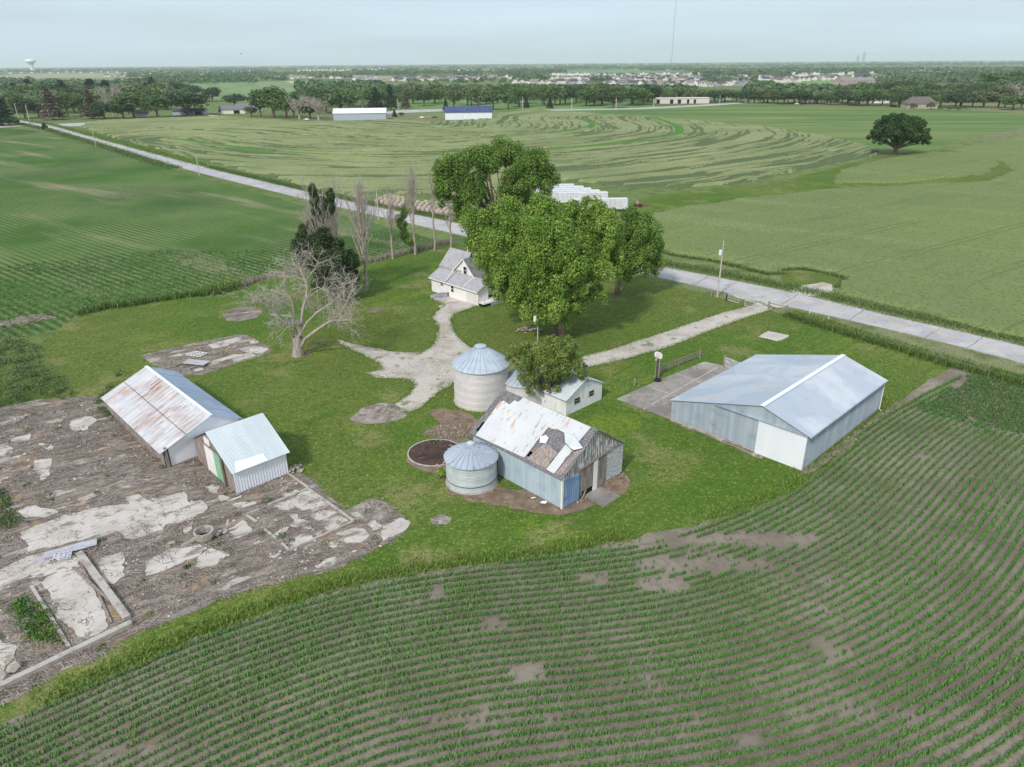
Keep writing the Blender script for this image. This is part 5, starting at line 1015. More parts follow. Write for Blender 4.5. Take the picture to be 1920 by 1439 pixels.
# ---------------------------------------------------------------- debris
def rocks(px_list, label, rs, name='rock_pile', n=26, sp=1.0, seed=1, m='stone', cat='rubble'):
    c = G(*px_list); rg_ = random.Random(seed); mb = MB()
    for i in range(n):
        q = (rg_.gauss(0, sp), rg_.gauss(0, sp*.6)); r_ = rg_.uniform(*rs); z = max(.0, .5*rs[1]*(2.2-math.hypot(q[0]/sp, q[1]/sp/.6)))
        mb.rock((q[0], q[1], r_*.4+z*.7), r_, seed*100+i)
    o = mb.build(name, M[m]); o.location = (c[0], c[1], .02); return tag(o, label, cat)
rocks((990, 620), 'grey stone heap on the lawn by the yard pole', (.12, .3), n=46, sp=1.0, seed=3)
rocks((1150, 893), 'pale rubble at the right foot of the peeling barn end', (.08, .22), n=30, sp=.8, seed=4)
rocks((1085, 938), 'stones in front of the blue barn door', (.06, .16), n=22, sp=.9, seed=5)
rocks((712, 772), 'charred sticks and stones on the ash patch', (.06, .16), n=34, sp=.7, seed=6)
rocks((548, 884), 'dark rubble heap at the corner of the small white shed', (.12, .3), n=18, sp=.6, seed=7)
rocks((404, 550), 'pale rubble in the grass at the field corner', (.12, .3), n=22, sp=1.3, seed=8)
rocks((1655, 778), 'white gravel spill below the machine shed downspout', (.05, .12), n=22, sp=.6, seed=9)
rocks((700, 952), 'white broken concrete bits on the grass beside the slabs', (.05, .16), n=24, sp=1.4, seed=10)
rocks((835, 875), 'crumbled concrete on the rim of the dark round slab', (.08, .2), n=14, sp=.6, seed=12)
for px, r_, lb in (((553, 877), .34, 'tan block topmost beside the small white shed'), ((563, 885), .36, 'grey block nearest the curb by the small white shed'), ((545, 882), .28, 'tan block touching the white shed corner'), ((562, 876), .3, 'squared pale block at the back of the block heap'),
                   ((34, 792), .42, 'long pale boulder lying in the dead weeds at left'), ((45, 785), .34, 'tan boulder next to the long pale boulder'), ((54, 781), .36, 'white boulder farthest from the yard corner'), ((29, 1257), .6, 'big tan boulder resting beside the lower curb'), ((5, 1272), .45, 'boulder cut off by the left edge at the lower curb'), ((470, 882), .22, 'white chunk under the small white shed wall'),
                   ((1735, 836), .14, 'white stone between corn rows nearest the machine shed'), ((1699, 849), .12, 'white stone in the corn left of two others'), ((1721, 861), .13, 'white stone lowest of three in the corn'), ((1512, 879), .22, 'white rock at the foot of the machine shed corner'), ((1083, 944), .2, 'pale rock beside the leaning plank')):
    b = G(*px); mb = MB(); mb.rock((0, 0, r_*.35), r_, int(px[0])); o = mb.build('boulder', M['stone']); o.location = (b[0], b[1], .02); tag(o, lb, 'rock')
# octagonal concrete tank
b = G(385, 1012); S = thing('water_tank', 'open square concrete tank with chamfered corners among the slabs', 'tank', b, 15)
t_ = MB(); t_.lathe([(.62, 0), (.86, .35), (.92, 1.0), (.78, 1.02), (.72, .3), (.5, .28)], 8); t_.build('tank_shell', M['curb'], S)
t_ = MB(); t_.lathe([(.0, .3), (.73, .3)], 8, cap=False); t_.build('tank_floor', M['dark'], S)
rocks((405, 1006), 'broken concrete chunks leaning on the open tank', (.2, .45), n=7, sp=.5, seed=13)
def plank(a, b, w, h, z, label, m='oldwood', name='plank', z2=None):
    A, B = G(*a), G(*b); d = B-A; L = float(np.hypot(*d)); mb = MB(); mb.beam((0, 0, z), (L, 0, z if z2 is None else z2), w, h)
    o = mb.build(name, M[m]); o.location = (A[0], A[1], 0); o.rotation_euler = (0, 0, math.atan2(d[1], d[0])); return tag(o, label, name.replace('_', ' '))
plank((150, 1042), (240, 1164), .55, .34, .25, 'thick concrete beam forming the right side of the pen', 'curb', 'concrete_beam')
plank((0, 1292), (248, 1172), .5, .36, .2, 'long concrete curb along the lower edge of the yard', 'curb', 'concrete_curb')
plank((60, 1102), (130, 1215), .25, .2, .12, 'low mossy curb beside the pen weed bed', 'curb', 'concrete_curb')
plank((0, 1104), (55, 1083), .35, .25, .12, 'short curb at the left edge above the pen', 'curb', 'concrete_curb')
plank((138, 1066), (207, 1132), .2, .12, .12, 'grey plank lying against the thick concrete beam', z2=.3); plank((184, 1114), (209, 1170), .2, .1, .1, 'short plank lying inside the pen'); plank((152, 1062), (168, 1092), .2, .1, .1, 'stub of plank at the top of the pen')
for a_, b_, lb in (((579, 919), (664, 979), 'curb along the grass side of the gridded slab'), ((664, 979), (543, 1034), 'front curb of the gridded slab'), ((543, 1034), (528, 1021), 'short broken curb at the near corner of the gridded slab'), ((535, 886), (579, 917), 'curb running from the small white shed to the gridded slab'), ((579, 918), (503, 949), 'back curb of the gridded slab'), ((518, 1012), (497, 995), 'broken curb piece left of the gridded slab front'), ((463, 968), (482, 981), 'curb stub at the left corner of the gridded slab'), ((463, 966), (487, 958), 'back stub of curb left of the gridded slab')):
    plank(a_, b_, .22, .2, .1, lb, 'curb', 'concrete_curb')
plank((84, 1046), (183, 1021), 1.05, .08, .22, 'long pale panel on top of the board stack', 'boards', 'panel', .3); plank((66, 1056), (160, 1020), .8, .06, .1, 'long pale panel under the board stack', 'boards', 'panel')
A = G(118, 1047); S = thing('perforated_panel', 'square pale panel with round holes leaning on the board stack', 'panel', A, 14)
p = MB(); p.slab([(-.75, -.4, .14), (.75, -.4, .14), (.75, .4, .42), (-.75, .4, .42)], (0, -.3, 1), .05); po = p.build('sheet', M['boards'], S)
p = MB()
for x in (-.5, -.1, .3, .6):
    for y in (-.25, .02, .28): p.lathe([(.06, .315+y*.35-.035), (.06, .315+y*.35-.025)], 10, (x, y))
p.build('holes', M['dark'], po)
plank((349, 683), (389, 686), 1.5, .12, .45, 'white sheet lying on the weedy pad by the long shed', 'boards', 'panel', .38); plank((328, 689), (352, 680), .3, .25, .14, 'dark timber beside the white sheet on the weedy pad'); plank((356, 694), (372, 688), .25, .2, .12, 'short timber under the white sheet corner'); plank((366, 697), (381, 693), .9, .1, .1, 'small slab fragment in front of the white sheet', 'slab')
A = G(369, 665); S = thing('metal_grid', 'white wire grid panel lying on the weedy pad', 'grid', A, -20)
p = MB()
for i in range(5): p.beam((-1.2+i*.6, -.8, .08), (-1.2+i*.6, .8, .08), .12, .05)
for i in range(4): p.beam((-1.3, -.8+i*.53, .1), (1.3, -.8+i*.53, .1), .12, .05)
p.build('bars', M['white'], S)
p = MB(); p.box(-1.25, 1.25, -.8, .8, .03, .05); p.build('backing', M['darksteel'], S)
plank((1089, 943), (1118, 897), .12, .08, .1, 'plank leaning against the white door board of the barn', z2=1.9)
A = G(1122, 929); mb = MB(); mb.box(-1.3, 1.3, -1.6, 1.6, 0, .1); o = mb.build('door_slab', M['court']); o.location = (A[0]+.1, A[1]-.1, 0); o.rotation_euler = (0, 0, R(44)); tag(o, 'concrete slab outside the barn plank doors', 'slab')
for px, s_, lb in (((1020, 944), .5, 'crumpled white sheet scrap in front of the blue barn wall'), ((1000, 936), .3, 'thin white scrap nearest the short bin')):
    b = G(*px); mb = MB(); rg_ = random.Random(int(px[0])); pts = [(s_*rg_.uniform(.6, 1.2)*math.cos(t), s_*.6*rg_.uniform(.6, 1.2)*math.sin(t), .06+rg_.uniform(0, .12)) for t in np.linspace(0, 6.28, 9, endpoint=False)]
    mb.add(pts+[(0, 0, .16)], [(i, (i+1) % 9, 9) for i in range(9)]); o = mb.build('metal_scrap', M['whitemetal']); o.location = (b[0], b[1], .03); tag(o, lb, 'scrap')
# round slab with dark fill
c = G(812, 850); rr = .5*np.hypot(*(G(762, 850)-G(862, 850))); S = thing('round_slab', 'round concrete slab filled with dark soil left of the short bin', 'slab', (c[0]+.2, c[1]+.1), 0)
p = MB(); p.lathe([(rr+.1, 0), (rr+.08, .1), (rr-.06, .11), (rr-.08, .07)], 64, cap=False); p.build('rim', M['curb'], S)
p = MB(); p.lathe([(.01, .1), (rr*.6, .1), (rr-.05, .08)], 48, cap=False); p.build('soil_fill', M['manure'], S)
M['hull'] = mat('grey_boat_hull', T(132, 138, 146), [dict(c=T(158, 163, 170), s=1.5, lo=.45, hi=.65)], rough=.5, coord='obj')
# overturned boat by the house
b = G(826, 557); S = thing('boat', 'grey overturned boat lying beside the farmhouse', 'boat', b, 20)
mb = MB(); ns = 14; prof = []
for i in range(ns+1):
    t = i/ns; wd_ = .75*math.sin(math.pi*min(1, .12+t*.75))**.7*(1 if t < .85 else .9); hh_ = .8*math.sin(math.pi*min(.9, .18+t*.6)); x = -2.0+4.0*t
    prof.append([(x, wd_*math.cos(a_)*1.0, hh_*max(0, math.sin(a_))) for a_ in np.linspace(0, math.pi, 9)])
vs = [v for r_ in prof for v in r_]; mb.add(vs, [(i*9+j, i*9+j+1, (i+1)*9+j+1, (i+1)*9+j) for i in range(ns) for j in range(8)]); mb.build('hull', M['hull'], S, smooth_=True)
mb = MB(); mb.box(1.3, 2.2, -.5, .6, .0, .75); mb.tube([(1.4, -.4, .75), (1.8, 0, .95), (2.1, .4, .75)], .12, 6); mb.build('motor_cover', M['darksteel'], S)
# hay bales
M['bale'] = mat('weathered_hay', T(176, 168, 152), [dict(c=T(146, 136, 120), s=(1.2, 5, 5), lo=.42, hi=.62, d=4), dict(c=T(198, 192, 180), s=4, lo=.52, hi=.72, d=4), dict(c=T(110, 100, 88), s=7, lo=.6, hi=.75, d=3, amt=.6)], coord='obj', bump=(6, .7, .06))
bm_ = MB(); rg_ = random.Random(3)
prof = [(.02, -.72), (.55, -.74), (.78, -.66), (.83, -.4), (.84, 0), (.83, .4), (.78, .66), (.55, .74), (.02, .72)]
bm_.lathe(prof, 20, cap=False); bmesh_ = bm_.build('hay_bale', M['bale'], smooth_=True)
me_b = bmesh_.data
for v in me_b.vertices: y_, z_ = v.co.y, v.co.z; v.co = Vector((v.co.z, v.co.x, v.co.y))*rg_.uniform(.96, 1.04)
bales = []
for r0, (ax, ay), (bx, by), n_ in ((0, (709, 383), (752, 391), 6), (1, (716, 379), (756, 387), 6), (2, (724, 375), (758, 382), 5), (3, (732, 373), (756, 378), 4), (4, (778, 395), (838, 406), 8), (5, (780, 390), (852, 404), 9), (6, (784, 386), (850, 398), 8), (7, (800, 385), (846, 393), 6)):
    for i in range(n_):
        t = i/(n_-1); bales.append((G(ax+(bx-ax)*t, ay+(by-ay)*t), r0))
for i, (p, r0) in enumerate(bales):
    o = bmesh_ if i == 0 else bmesh_.copy()
    if i: COL.objects.link(o)
    o.location = (p[0]+random.uniform(-.15, .15), p[1]+random.uniform(-.15, .15), .78); o.rotation_euler = (random.uniform(0, 6), 0, R(-40+random.uniform(-9, 9)))
    tag(o, 'round grey hay bale in the left bale cluster across the road' if r0 < 4 else 'round grey hay bale in the right bale cluster nearest the trees', 'hay bale', 'hay bales left cluster' if r0 < 4 else 'hay bales right cluster')
# white trailers
M['trailer'] = mat('white_trailer_skin', T(226, 230, 234), [dict(c=T(208, 212, 216), s=(1.5, .5, .4), lo=.42, hi=.65, d=3), dict(c=T(190, 194, 196), s=(.8, .8, 2), lo=.6, hi=.75, d=4, amt=.5)], coord='obj', rough=.5)
M['trailer_rib'] = mat('trailer_rib', T(186, 186, 184), coord='obj')
def trailer(px, rot, L, label, fz=0.9, h=2.75):
    b = G(*px); S = thing('trailer', label, 'trailer', b, rot, None)
    mb = MB(); mb.box(-L, 0, 0, 2.6, fz, fz+h); bo_ = mb.build('box_body', M['trailer'], S)
    mb = MB()
    for i in range(int(L/.5)-4): mb.box(-1.9-i*.5, -1.8-i*.5, -.04, .0, fz+.7, fz+h-.35)
    if px[0] > 1170: mb.build('side_ribs', M['trailer_rib'], bo_)
    mb = MB(); mb.box(-L-.02, .02, -.03, 2.63, fz+h, fz+h+.08); mb.build('roof', M['trailer'], S)
    mb = MB()
    for x in (-L+2.0, -L+3.3): mb.tube([(x, .05, .5), (x, 2.55, .5)], .5, 16)
    mb.build('wheels', M['rubber'], S)
    mb = MB(); mb.box(-3.2, -3.0, .3, .45, 0, fz); mb.box(-3.2, -3.0, 2.15, 2.3, 0, fz); mb.build('landing_legs', M['darksteel'], S)
for px, L, lb in (((1176, 398), 15.6, 'nearest white trailer with vertical side ribs'), ((1139, 385), 15.2, 'smooth white trailer second from the front of the trailer row'), ((1124, 381), 15.2, 'white trailer third from the front of the trailer row'), ((1108, 377), 15.2, 'white trailer fourth from the front of the trailer row'), ((1094, 373), 15.2, 'white trailer fifth from the front of the trailer row'), ((1076, 369), 12.0, 'white trailer farthest back in the trailer row')):
    trailer(px, 1.5, L, lb)
b = G(1196, 388); S = thing('farm_implement', 'faded red farm implement in the grass right of the trailers', 'farm machine', b, -8)
mb = MB(); mb.box(-1.2, 1.6, -.5, .5, .5, .95); mb.beam((1.4, 0, .7), (3.2, 0, .4), .2, .2); mb.beam((-1.2, -.9, .6), (-1.2, .9, .6), .2, .2); mb.build('frame', M['red'], S)
for x in (-1.0, .6):
    for y in (-1.0, .85): mb = MB(); mb.tube([(x, y, .45), (x, y+.18, .45)], .45, 14); mb.build('wheel', M['rubber'], S)
mb = MB(); mb.box(-.6, .1, -.35, .35, .95, 1.7); mb.build('hopper', M['steel'], S)
b = G(222, 262); S = thing('road_sign', 'orange diamond road sign in the verge of the left road', 'road sign', b, 20)
mb = MB(); mb.tube([(0, 0, 0), (0, 0, 2.0)], .05, 6); mb.build('post', M['steel'], S)
M['orange'] = mat('orange_sign', T(236, 168, 72), coord='obj')
mb = MB(); mb.slab([(0, -.06, 1.2), (.75, -.06, 1.95), (0, -.06, 2.7), (-.75, -.06, 1.95)], (0, -1, 0), .03); mb.build('sign_face', M['orange'], S)
# bush beside the short bin
# ---------------------------------------------------------------- trees close by
M['bark'] = mat('brown_bark', T(128, 112, 96), [dict(c=T(96, 84, 72), s=(6, 6, 1.2), lo=.42, hi=.62, d=4)], coord='obj')
M['deadbark'] = mat('grey_dead_bark', T(180, 173, 164), [dict(c=T(150, 142, 133), s=(5, 5, 1.2), lo=.42, hi=.62, d=4), dict(c=T(190, 172, 148), s=(2, 2, .6), lo=.56, hi=.7, d=4)], coord='obj')
M['twig'] = mat('grey_twigs', T(182, 175, 166), [dict(c=T(202, 194, 184), s=1.2, lo=.42, hi=.62)], coord='obj')
M['leaf_bright'] = leafmat('bright_leaves', T(98, 138, 50), T(158, 190, 86), T(204, 220, 136), .34)
M['leaf_mid'] = leafmat('mid_leaves', T(90, 128, 52), T(138, 172, 80), T(182, 202, 124), .34)
M['leaf_dark'] = leafmat('dark_leaves', T(52, 74, 38), T(78, 100, 54), T(104, 124, 74), .22)
M['leaf_olive'] = leafmat('olive_leaves', T(112, 138, 64), T(154, 174, 92), T(192, 200, 140), .4)
M['leaf_oak'] = leafmat('oak_leaves', T(48, 76, 36), T(72, 104, 50), T(98, 130, 68), .22)
class Tubes:
    def __init__(s): s.V = []; s.Q = []; s.k = 0
    def add(s, P, r, n=5):
        P = np.asarray(P, float); m = len(P); r = np.broadcast_to(np.asarray(r, float), (m,))
        d = np.gradient(P, axis=0); d /= np.linalg.norm(d, axis=1)[:, None]+1e-9
        ref = np.array([.37, .61, .70]) if abs(d[0]@np.array([.37, .61, .70])) < .9 else np.array([1., 0, 0])
        x = np.cross(d, ref); x /= np.linalg.norm(x, axis=1)[:, None]+1e-9; y = np.cross(d, x)
        a = np.linspace(0, 2*math.pi, n, endpoint=False)
        V = P[:, None]+(x[:, None]*np.cos(a)[None, :, None]+y[:, None]*np.sin(a)[None, :, None])*r[:, None, None]
        s.V.append(V.reshape(-1, 3)); i = np.arange(m-1)[:, None]*n; j = np.arange(n)[None]; j2 = (j+1) % n
        s.Q.append((np.stack([i+j, i+j2, i+n+j2, i+n+j], -1).reshape(-1, 4))+s.k); s.k += m*n
    def build(s, name, m, parent=None):
        return mk(name, npmesh(name, np.concatenate(s.V), np.concatenate(s.Q), smooth_=True), m, parent)
def grow(tb, p, d, L, r, depth, rg, spread=.6, lift=.15, kids=4, n=5, tips=None, droop=0.0, minr=.012, wob=.12, ratio=.62):
    m = 5; P = [np.array(p, float)]; d = np.array(d, float); d /= np.linalg.norm(d)
    for i in range(m-1):
        d = d+rg.normal(0, wob, 3)+np.array([0, 0, lift-droop*(i/m)*(1 if depth <= 1 else .3)]); d /= np.linalg.norm(d); P.append(P[-1]+d*L/(m-1))
    P = np.array(P); tb.add(P, np.linspace(r, max(minr, r*.45), m), n if depth > 1 else 3)
    if tips is not None and depth <= 1: tips.append(P[-1])
    if depth <= 0: return
    for k in range(kids):
        t = rg.uniform(.3, 1.0) if k else 1.0; q = P[0]*(0)+np.array([np.interp(t*(m-1), np.arange(m), P[:, c]) for c in range(3)])
        dd = d+rg.normal(0, spread, 3); grow(tb, q, dd, L*ratio*rg.uniform(.7, 1.2), max(minr, r*.55*(1.1-.5*t)), depth-1, rg, spread, lift, kids, n, tips, droop, minr, wob, ratio)
def leafy(name, label, cat, base, H, lobes, nleaf, size, lm, trunk_r=.45, seed=1, droop=0.0, ncl=70, clr=(.16, .26), zs=1.0, up=.35, fork=.25, limbs=9, group=None, shell=.3):
    """broad tree: lobes = list of (dx, dy, z, rx, ry, rz) envelopes relative to the base"""
    rg = np.random.default_rng(seed); S = thing(name, label, cat, base, 0, group)
    C = []; Rr = []
    vol = np.array([l[3]*l[4]*l[5] for l in lobes])**.67; cnt = np.maximum(6, (ncl*vol/vol.sum()).astype(int))
    for l, n_ in zip(lobes, cnt):
        d = rg.normal(0, 1, (n_, 3)); d /= np.linalg.norm(d, axis=1)[:, None]; d[:, 2] = np.where(d[:, 2] < -.55, -d[:, 2], d[:, 2])
        rr = rg.uniform(.3, .85, n_)**.8
        c = np.array(l[:3])+d*np.array(l[3:])*rr[:, None]; C.append(c)
        m_ = (l[3]+l[4]+l[5])/3; r_ = rg.uniform(*clr, n_)*m_; Rr.append(np.stack([r_*rg.uniform(.8, 1.25, n_), r_*rg.uniform(.8, 1.25, n_), r_*zs*rg.uniform(.8, 1.2, n_)], 1))
    C = np.concatenate(C); Rr = np.concatenate(Rr); ok = C[:, 2]-Rr[:, 2] > .4; C = C[ok]; Rr = Rr[ok]
    V, q, t, r = leaves(C, Rr, nleaf, size, seed+1, up, droop, shell)
    mk('crown', npmesh('crown', V, q, t, r), lm, S)
    tb = Tubes(); zf = H*fork
    tb.add([(0, 0, -.1), (rg.normal(0, .1), rg.normal(0, .1), zf*.5), (rg.normal(0, .2), rg.normal(0, .2), zf)], [trunk_r*1.25, trunk_r, trunk_r*.85], 10)
    idx = rg.choice(len(C), min(limbs*3, len(C)), replace=False)
    for i, k in enumerate(idx):
        c = C[k]; mid = np.array([c[0]*.4, c[1]*.4, zf+(c[2]-zf)*.5])+rg.normal(0, .04*H, 3)*np.array([1, 1, .5])
        r0 = trunk_r*(.6 if i < limbs else .3); tb.add([(0, 0, zf*.92), (mid*.5+np.array([0, 0, zf*.5])), mid, c], [r0, r0*.75, r0*.5, r0*.15], 6)
    tb.build('trunk', M['bark'], S)
    return S
def L_of(px, u0, u1, v0, v1, depth=.95, y=None):
    """envelope lobe from its outline in metres at the base's own distance"""
    return None
def circ(base, cs):
    out = []
    for u, v, r, y, *k in cs:
        p = PY(u, v, base[1]+y); rr = r/pxm(p)*1.05; e = k[0] if k else 1.0; out.append((p[0]-base[0], y, p[2], rr, rr*.95, rr*e))
    return out
tb0 = G(1048, 627)
leafy('broadleaf_tree', 'largest leafy tree, drooping bright crown over the front lawn', 'tree', tb0, 21.5, circ(tb0, [(1033, 462, 50, -3, 1.15), (1010, 408, 36, 2), (1068, 410, 34, 3), (1118, 440, 46, 1, 1.1), (1105, 385, 18, 4), (1062, 500, 36, -5, 1.2), (998, 512, 42, -3, 1.3), (1036, 560, 36, -4, 1.4), (1070, 580, 26, -3, 1.5), (1010, 585, 22, -4, 1.4), (958, 500, 36, 1, 1.3), (1108, 515, 38, -2, 1.3), (1142, 500, 30, 1, 1.3), (1085, 545, 26, -4, 1.4), (970, 452, 38, 0, 1.1), (925, 478, 30, 3, 1.3), (1050, 520, 40, 4), (1090, 470, 40, 5), (928, 515, 28, 4, 1.4), (952, 545, 26, 2, 1.5), (985, 562, 30, -2, 1.4), (1012, 605, 16, -4, 1.5), (1052, 600, 20, -4, 1.4), (1122, 552, 22, -2, 1.4)]),
      200000, .25, M['leaf_bright'], .85, 3, .4, 330, (.26, .42), 1.4, .2, .22, 14, shell=.1)
bt = G(930, 502)
leafy('broadleaf_tree', 'tall leafy tree rising behind the farmhouse with a bare fork showing', 'tree', bt, 24.5, circ(bt, [(845, 338, 34, 0, 1.2), (832, 378, 20, 0, 1.3), (880, 318, 36, 1), (925, 304, 38, 1, 1.0), (965, 298, 28, 2), (992, 318, 38, 0), (1028, 335, 26, 1), (1018, 362, 22, -1), (965, 345, 32, -2), (975, 385, 34, -2), (880, 368, 34, -1, 1.1), (866, 405, 24, 0, 1.2), (905, 412, 26, 1)]),
      100000, .28, M['leaf_mid'], .8, 5, .2, 230, (.28, .44), 1.1, .3, .42, 12, shell=.1)
mt = G(985, 552)
leafy('broadleaf_tree', 'leafy tree between the farmhouse roof and the largest tree', 'tree', mt, 17.5, circ(mt, [(905, 432, 36, 0, 1.2), (950, 415, 36, 1), (925, 465, 30, -2, 1.3), (890, 455, 20, 0, 1.3), (985, 440, 36, 2), (1020, 430, 40, 3), (965, 480, 36, -1, 1.2), (1010, 490, 40, 1)]),
      64000, .28, M['leaf_bright'], .6, 8, .3, 150, (.28, .44), 1.3, .25, .2, 9, shell=.1)
rt_ = G(1157, 552)
leafy('broadleaf_tree', 'separate rounded tree at the right of the tree group by the road', 'tree', rt_, 16, circ(rt_, [(1185, 425, 30, 0), (1207, 450, 32, -1, 1.1), (1178, 465, 30, 0, 1.1), (1198, 490, 28, -2, 1.2), (1230, 480, 20, 0, 1.4), (1228, 508, 15, -1, 1.3), (1160, 480, 26, 1, 1.2), (1170, 512, 22, -1, 1.2), (1188, 405, 17, 0)]),
      62000, .26, M['leaf_mid'], .5, 12, .3, 130, (.3, .46), 1.25, .25, .2, 9, shell=.1)
leafy('broadleaf_tree', 'dense bushy tree growing between the bins and the workshop', 'tree', G(1024, 762), 9.6,
      [(0, 0, 5.6, 4.2, 3.8, 3.6), (2.8, 0, 5.4, 2.9, 2.8, 2.6), (-2.8, .4, 6.4, 2.8, 2.6, 2.4), (1.4, 0, 8.0, 3.0, 2.6, 1.8), (-.4, -.4, 3.2, 2.6, 2.2, 1.9)], 36000, .19, M['leaf_olive'], .22, 15, 0, 240, (.13, .26), 1.0, .5, .18, 14, shell=.05)
leafy('oak_tree', 'lone dark round oak standing in the fields at right', 'tree', G(1677, 290), 17.5,
      [(1.0, 0, 10.5, 13.5, 12, 6.4), (0, 0, 13, 11, 9, 5.0), (-8.5, 0, 7.2, 6, 6, 4.0), (11, 0, 7.2, 6, 6, 4.2), (0, -4, 6.8, 7, 5, 3.6), (5, -4, 6.8, 7, 5, 3.6)], 50000, .7, M['leaf_oak'], .95, 18, .1, 220, (.15, .24), .95, .35, .16, 12, shell=.12)
# dark thicket with half-dead poplar rising from it
leafy('bushy_tree', 'dark dense thicket tree behind the bare spreading tree', 'tree', G(622, 562), 13,
      [(-2.2, 1, 8.2, 4.8, 4, 4.0), (1.6, 0, 6.2, 4.6, 4, 4.6), (2.8, -1, 3.4, 3.4, 3, 3.2), (-.6, 0, 4.0, 3.6, 3, 3.6), (-3.6, 1, 10.4, 2.8, 2.6, 2.2), (1.5, 0, 9.6, 2.6, 2.4, 2.0), (-.6, .5, 11.2, 2.4, 2.2, 2.6)], 48000, .3, M['leaf_dark'], .35, 21, .1, 130, (.22, .36), 1.1, .4, .3, 8)
leafy('bushy_tree', 'thin olive bush between the dark thicket and the tallest bare poplar', 'tree', G(655, 552), 9,
      [(0, 0, 6.0, 2.8, 2.5, 3.0), (.5, 0, 3.2, 2.6, 2.4, 2.2)], 6000, .32, M['leaf_olive'], .15, 23, 0, 34, (.22, .34), 1.1, .4, .3, 8, shell=.1)
# bare trees
def baretree(name, label, base, build, m='deadbark', leafspec=None):
    S = thing(name, label, 'tree', base, 0); tb = Tubes(); tw = Tubes(); build(tb, tw); tb.build('trunk', M[m], S)
    if tw.V: tw.build('twigs', M['twig'], S)
    if leafspec: V, q, t, r = leaves(*leafspec[0]); mk('leaf_tufts', npmesh('leaf_tufts', V, q, t, r), leafspec[1], S)
    return S
db = G(559, 667)
def elm(tb, tw):
    rg = np.random.default_rng(4); y0 = db[1]
    def Q(x, y, dy=0): p = PY(460+x*.1529, 470+y*.1529, y0+dy); return np.array([p[0]-db[0], p[1]-db[1], p[2]])
    tb.add([(0, 0, -.1), Q(648, 1230), Q(645, 1140), Q(645, 1060)], [.95, .78, .72, .7], 10)
    limbs = [([(600, 1130), (545, 950), (480, 880), (400, 790), (300, 690), (200, 640), (100, 640)], [0, -.5, -1, -1.5, -2, -2.5, -3], .24), ([(625, 1080), (610, 950), (595, 800), (580, 650), (540, 560), (440, 530), (320, 480)], [0, .5, 1, 1.5, 2, 2.5, 3], .26),
             ([(650, 1080), (690, 880), (705, 720), (740, 600), (760, 450), (730, 350), (660, 220), (560, 150)], [0, 0, .3, .6, 1, 1.4, 2, 2.4], .3), ([(660, 1060), (760, 880), (880, 760), (1030, 660), (1130, 580), (1200, 480), (1240, 350)], [0, -.5, 0, .8, 1.2, 1.8, 2.2], .24),
             ([(690, 1170), (740, 1080), (860, 990), (960, 920), (1060, 860), (1190, 860), (1280, 850), (1340, 770)], [-.2, -.6, -1.2, -1.8, -2.2, -2.6, -2.8, -3], .36), ([(1120, 830), (1180, 750), (1240, 640), (1290, 520), (1340, 380)], [-2.2, -1.6, -1, -.4, 0], .15),
             ([(745, 600), (820, 480), (900, 450), (980, 500)], [.6, -.4, -1.2, -2], .13), ([(750, 360), (850, 230), (930, 130)], [1.2, 1.8, 2.4], .13), ([(600, 980), (500, 960), (440, 940)], [-.6, -1.2, -1.8], .12), ([(580, 700), (460, 640), (360, 640)], [1.2, .2, -.8], .12), ([(730, 360), (560, 320), (400, 330)], [1.4, 2.2, 3.4], .13), ([(560, 560), (650, 500), (760, 640)], [1.8, 3.0, 4.2], .1), ([(840, 790), (960, 760), (1080, 780)], [.2, 2, 3.6], .1)]
    for P, dy, r in limbs:
        P3 = np.array([Q(x, y, d) for (x, y), d in zip(P, dy)]); n = len(P3); tb.add(P3, np.linspace(r*.85, r*.22, n), 7)
        for k in range(int(n*2.7)):
            t = rg.uniform(.5, 1.0)*(n-1); p = np.array([np.interp(t, np.arange(n), P3[:, c]) for c in range(3)])
            dd = P3[-1]-P3[max(0, n-3)]; dd /= np.linalg.norm(dd); dd = dd*.6+rg.normal(0, .75, 3); dd[2] += .15
            grow(tw, p, dd, rg.uniform(1.2, 2.3), .045, 2, rg, .55, .02, 4, 4, None, .35, .014, .16, .72)
S_elm = baretree('bare_tree', 'wide spreading bare tree with a thick low branch on the lawn', db, elm)
def poplar(H, seed, lean_=(0, 0), kids=26, low=.28, blen=.30, r=.3, spread=.33):
    def f(tb, tw):
        rg = np.random.default_rng(seed); n = 9
        P = np.array([(lean_[0]*i/(n-1)+rg.normal(0, .08), lean_[1]*i/(n-1)+rg.normal(0, .08), H*i/(n-1)) for i in range(n)]); P[0] = (0, 0, -.1); tb.add(P, np.linspace(r, .03, n), 8)
        for k in range(kids):
            t = rg.uniform(low, .93); p = np.array([np.interp(t*(n-1), np.arange(n), P[:, c]) for c in range(3)])
            a = rg.uniform(0, 6.28); sp = spread*rg.uniform(.7, 1.5); d = np.array([math.cos(a)*sp, math.sin(a)*sp, 1.0]); L = H*blen*(1.15-t)*rg.uniform(.5, 1.1)
            grow(tw, p, d, L, r*.42*(1.1-t)+.016, 2, rg, .26, .12, 4, 4, None, 0, .013, .07, .66)
    return f
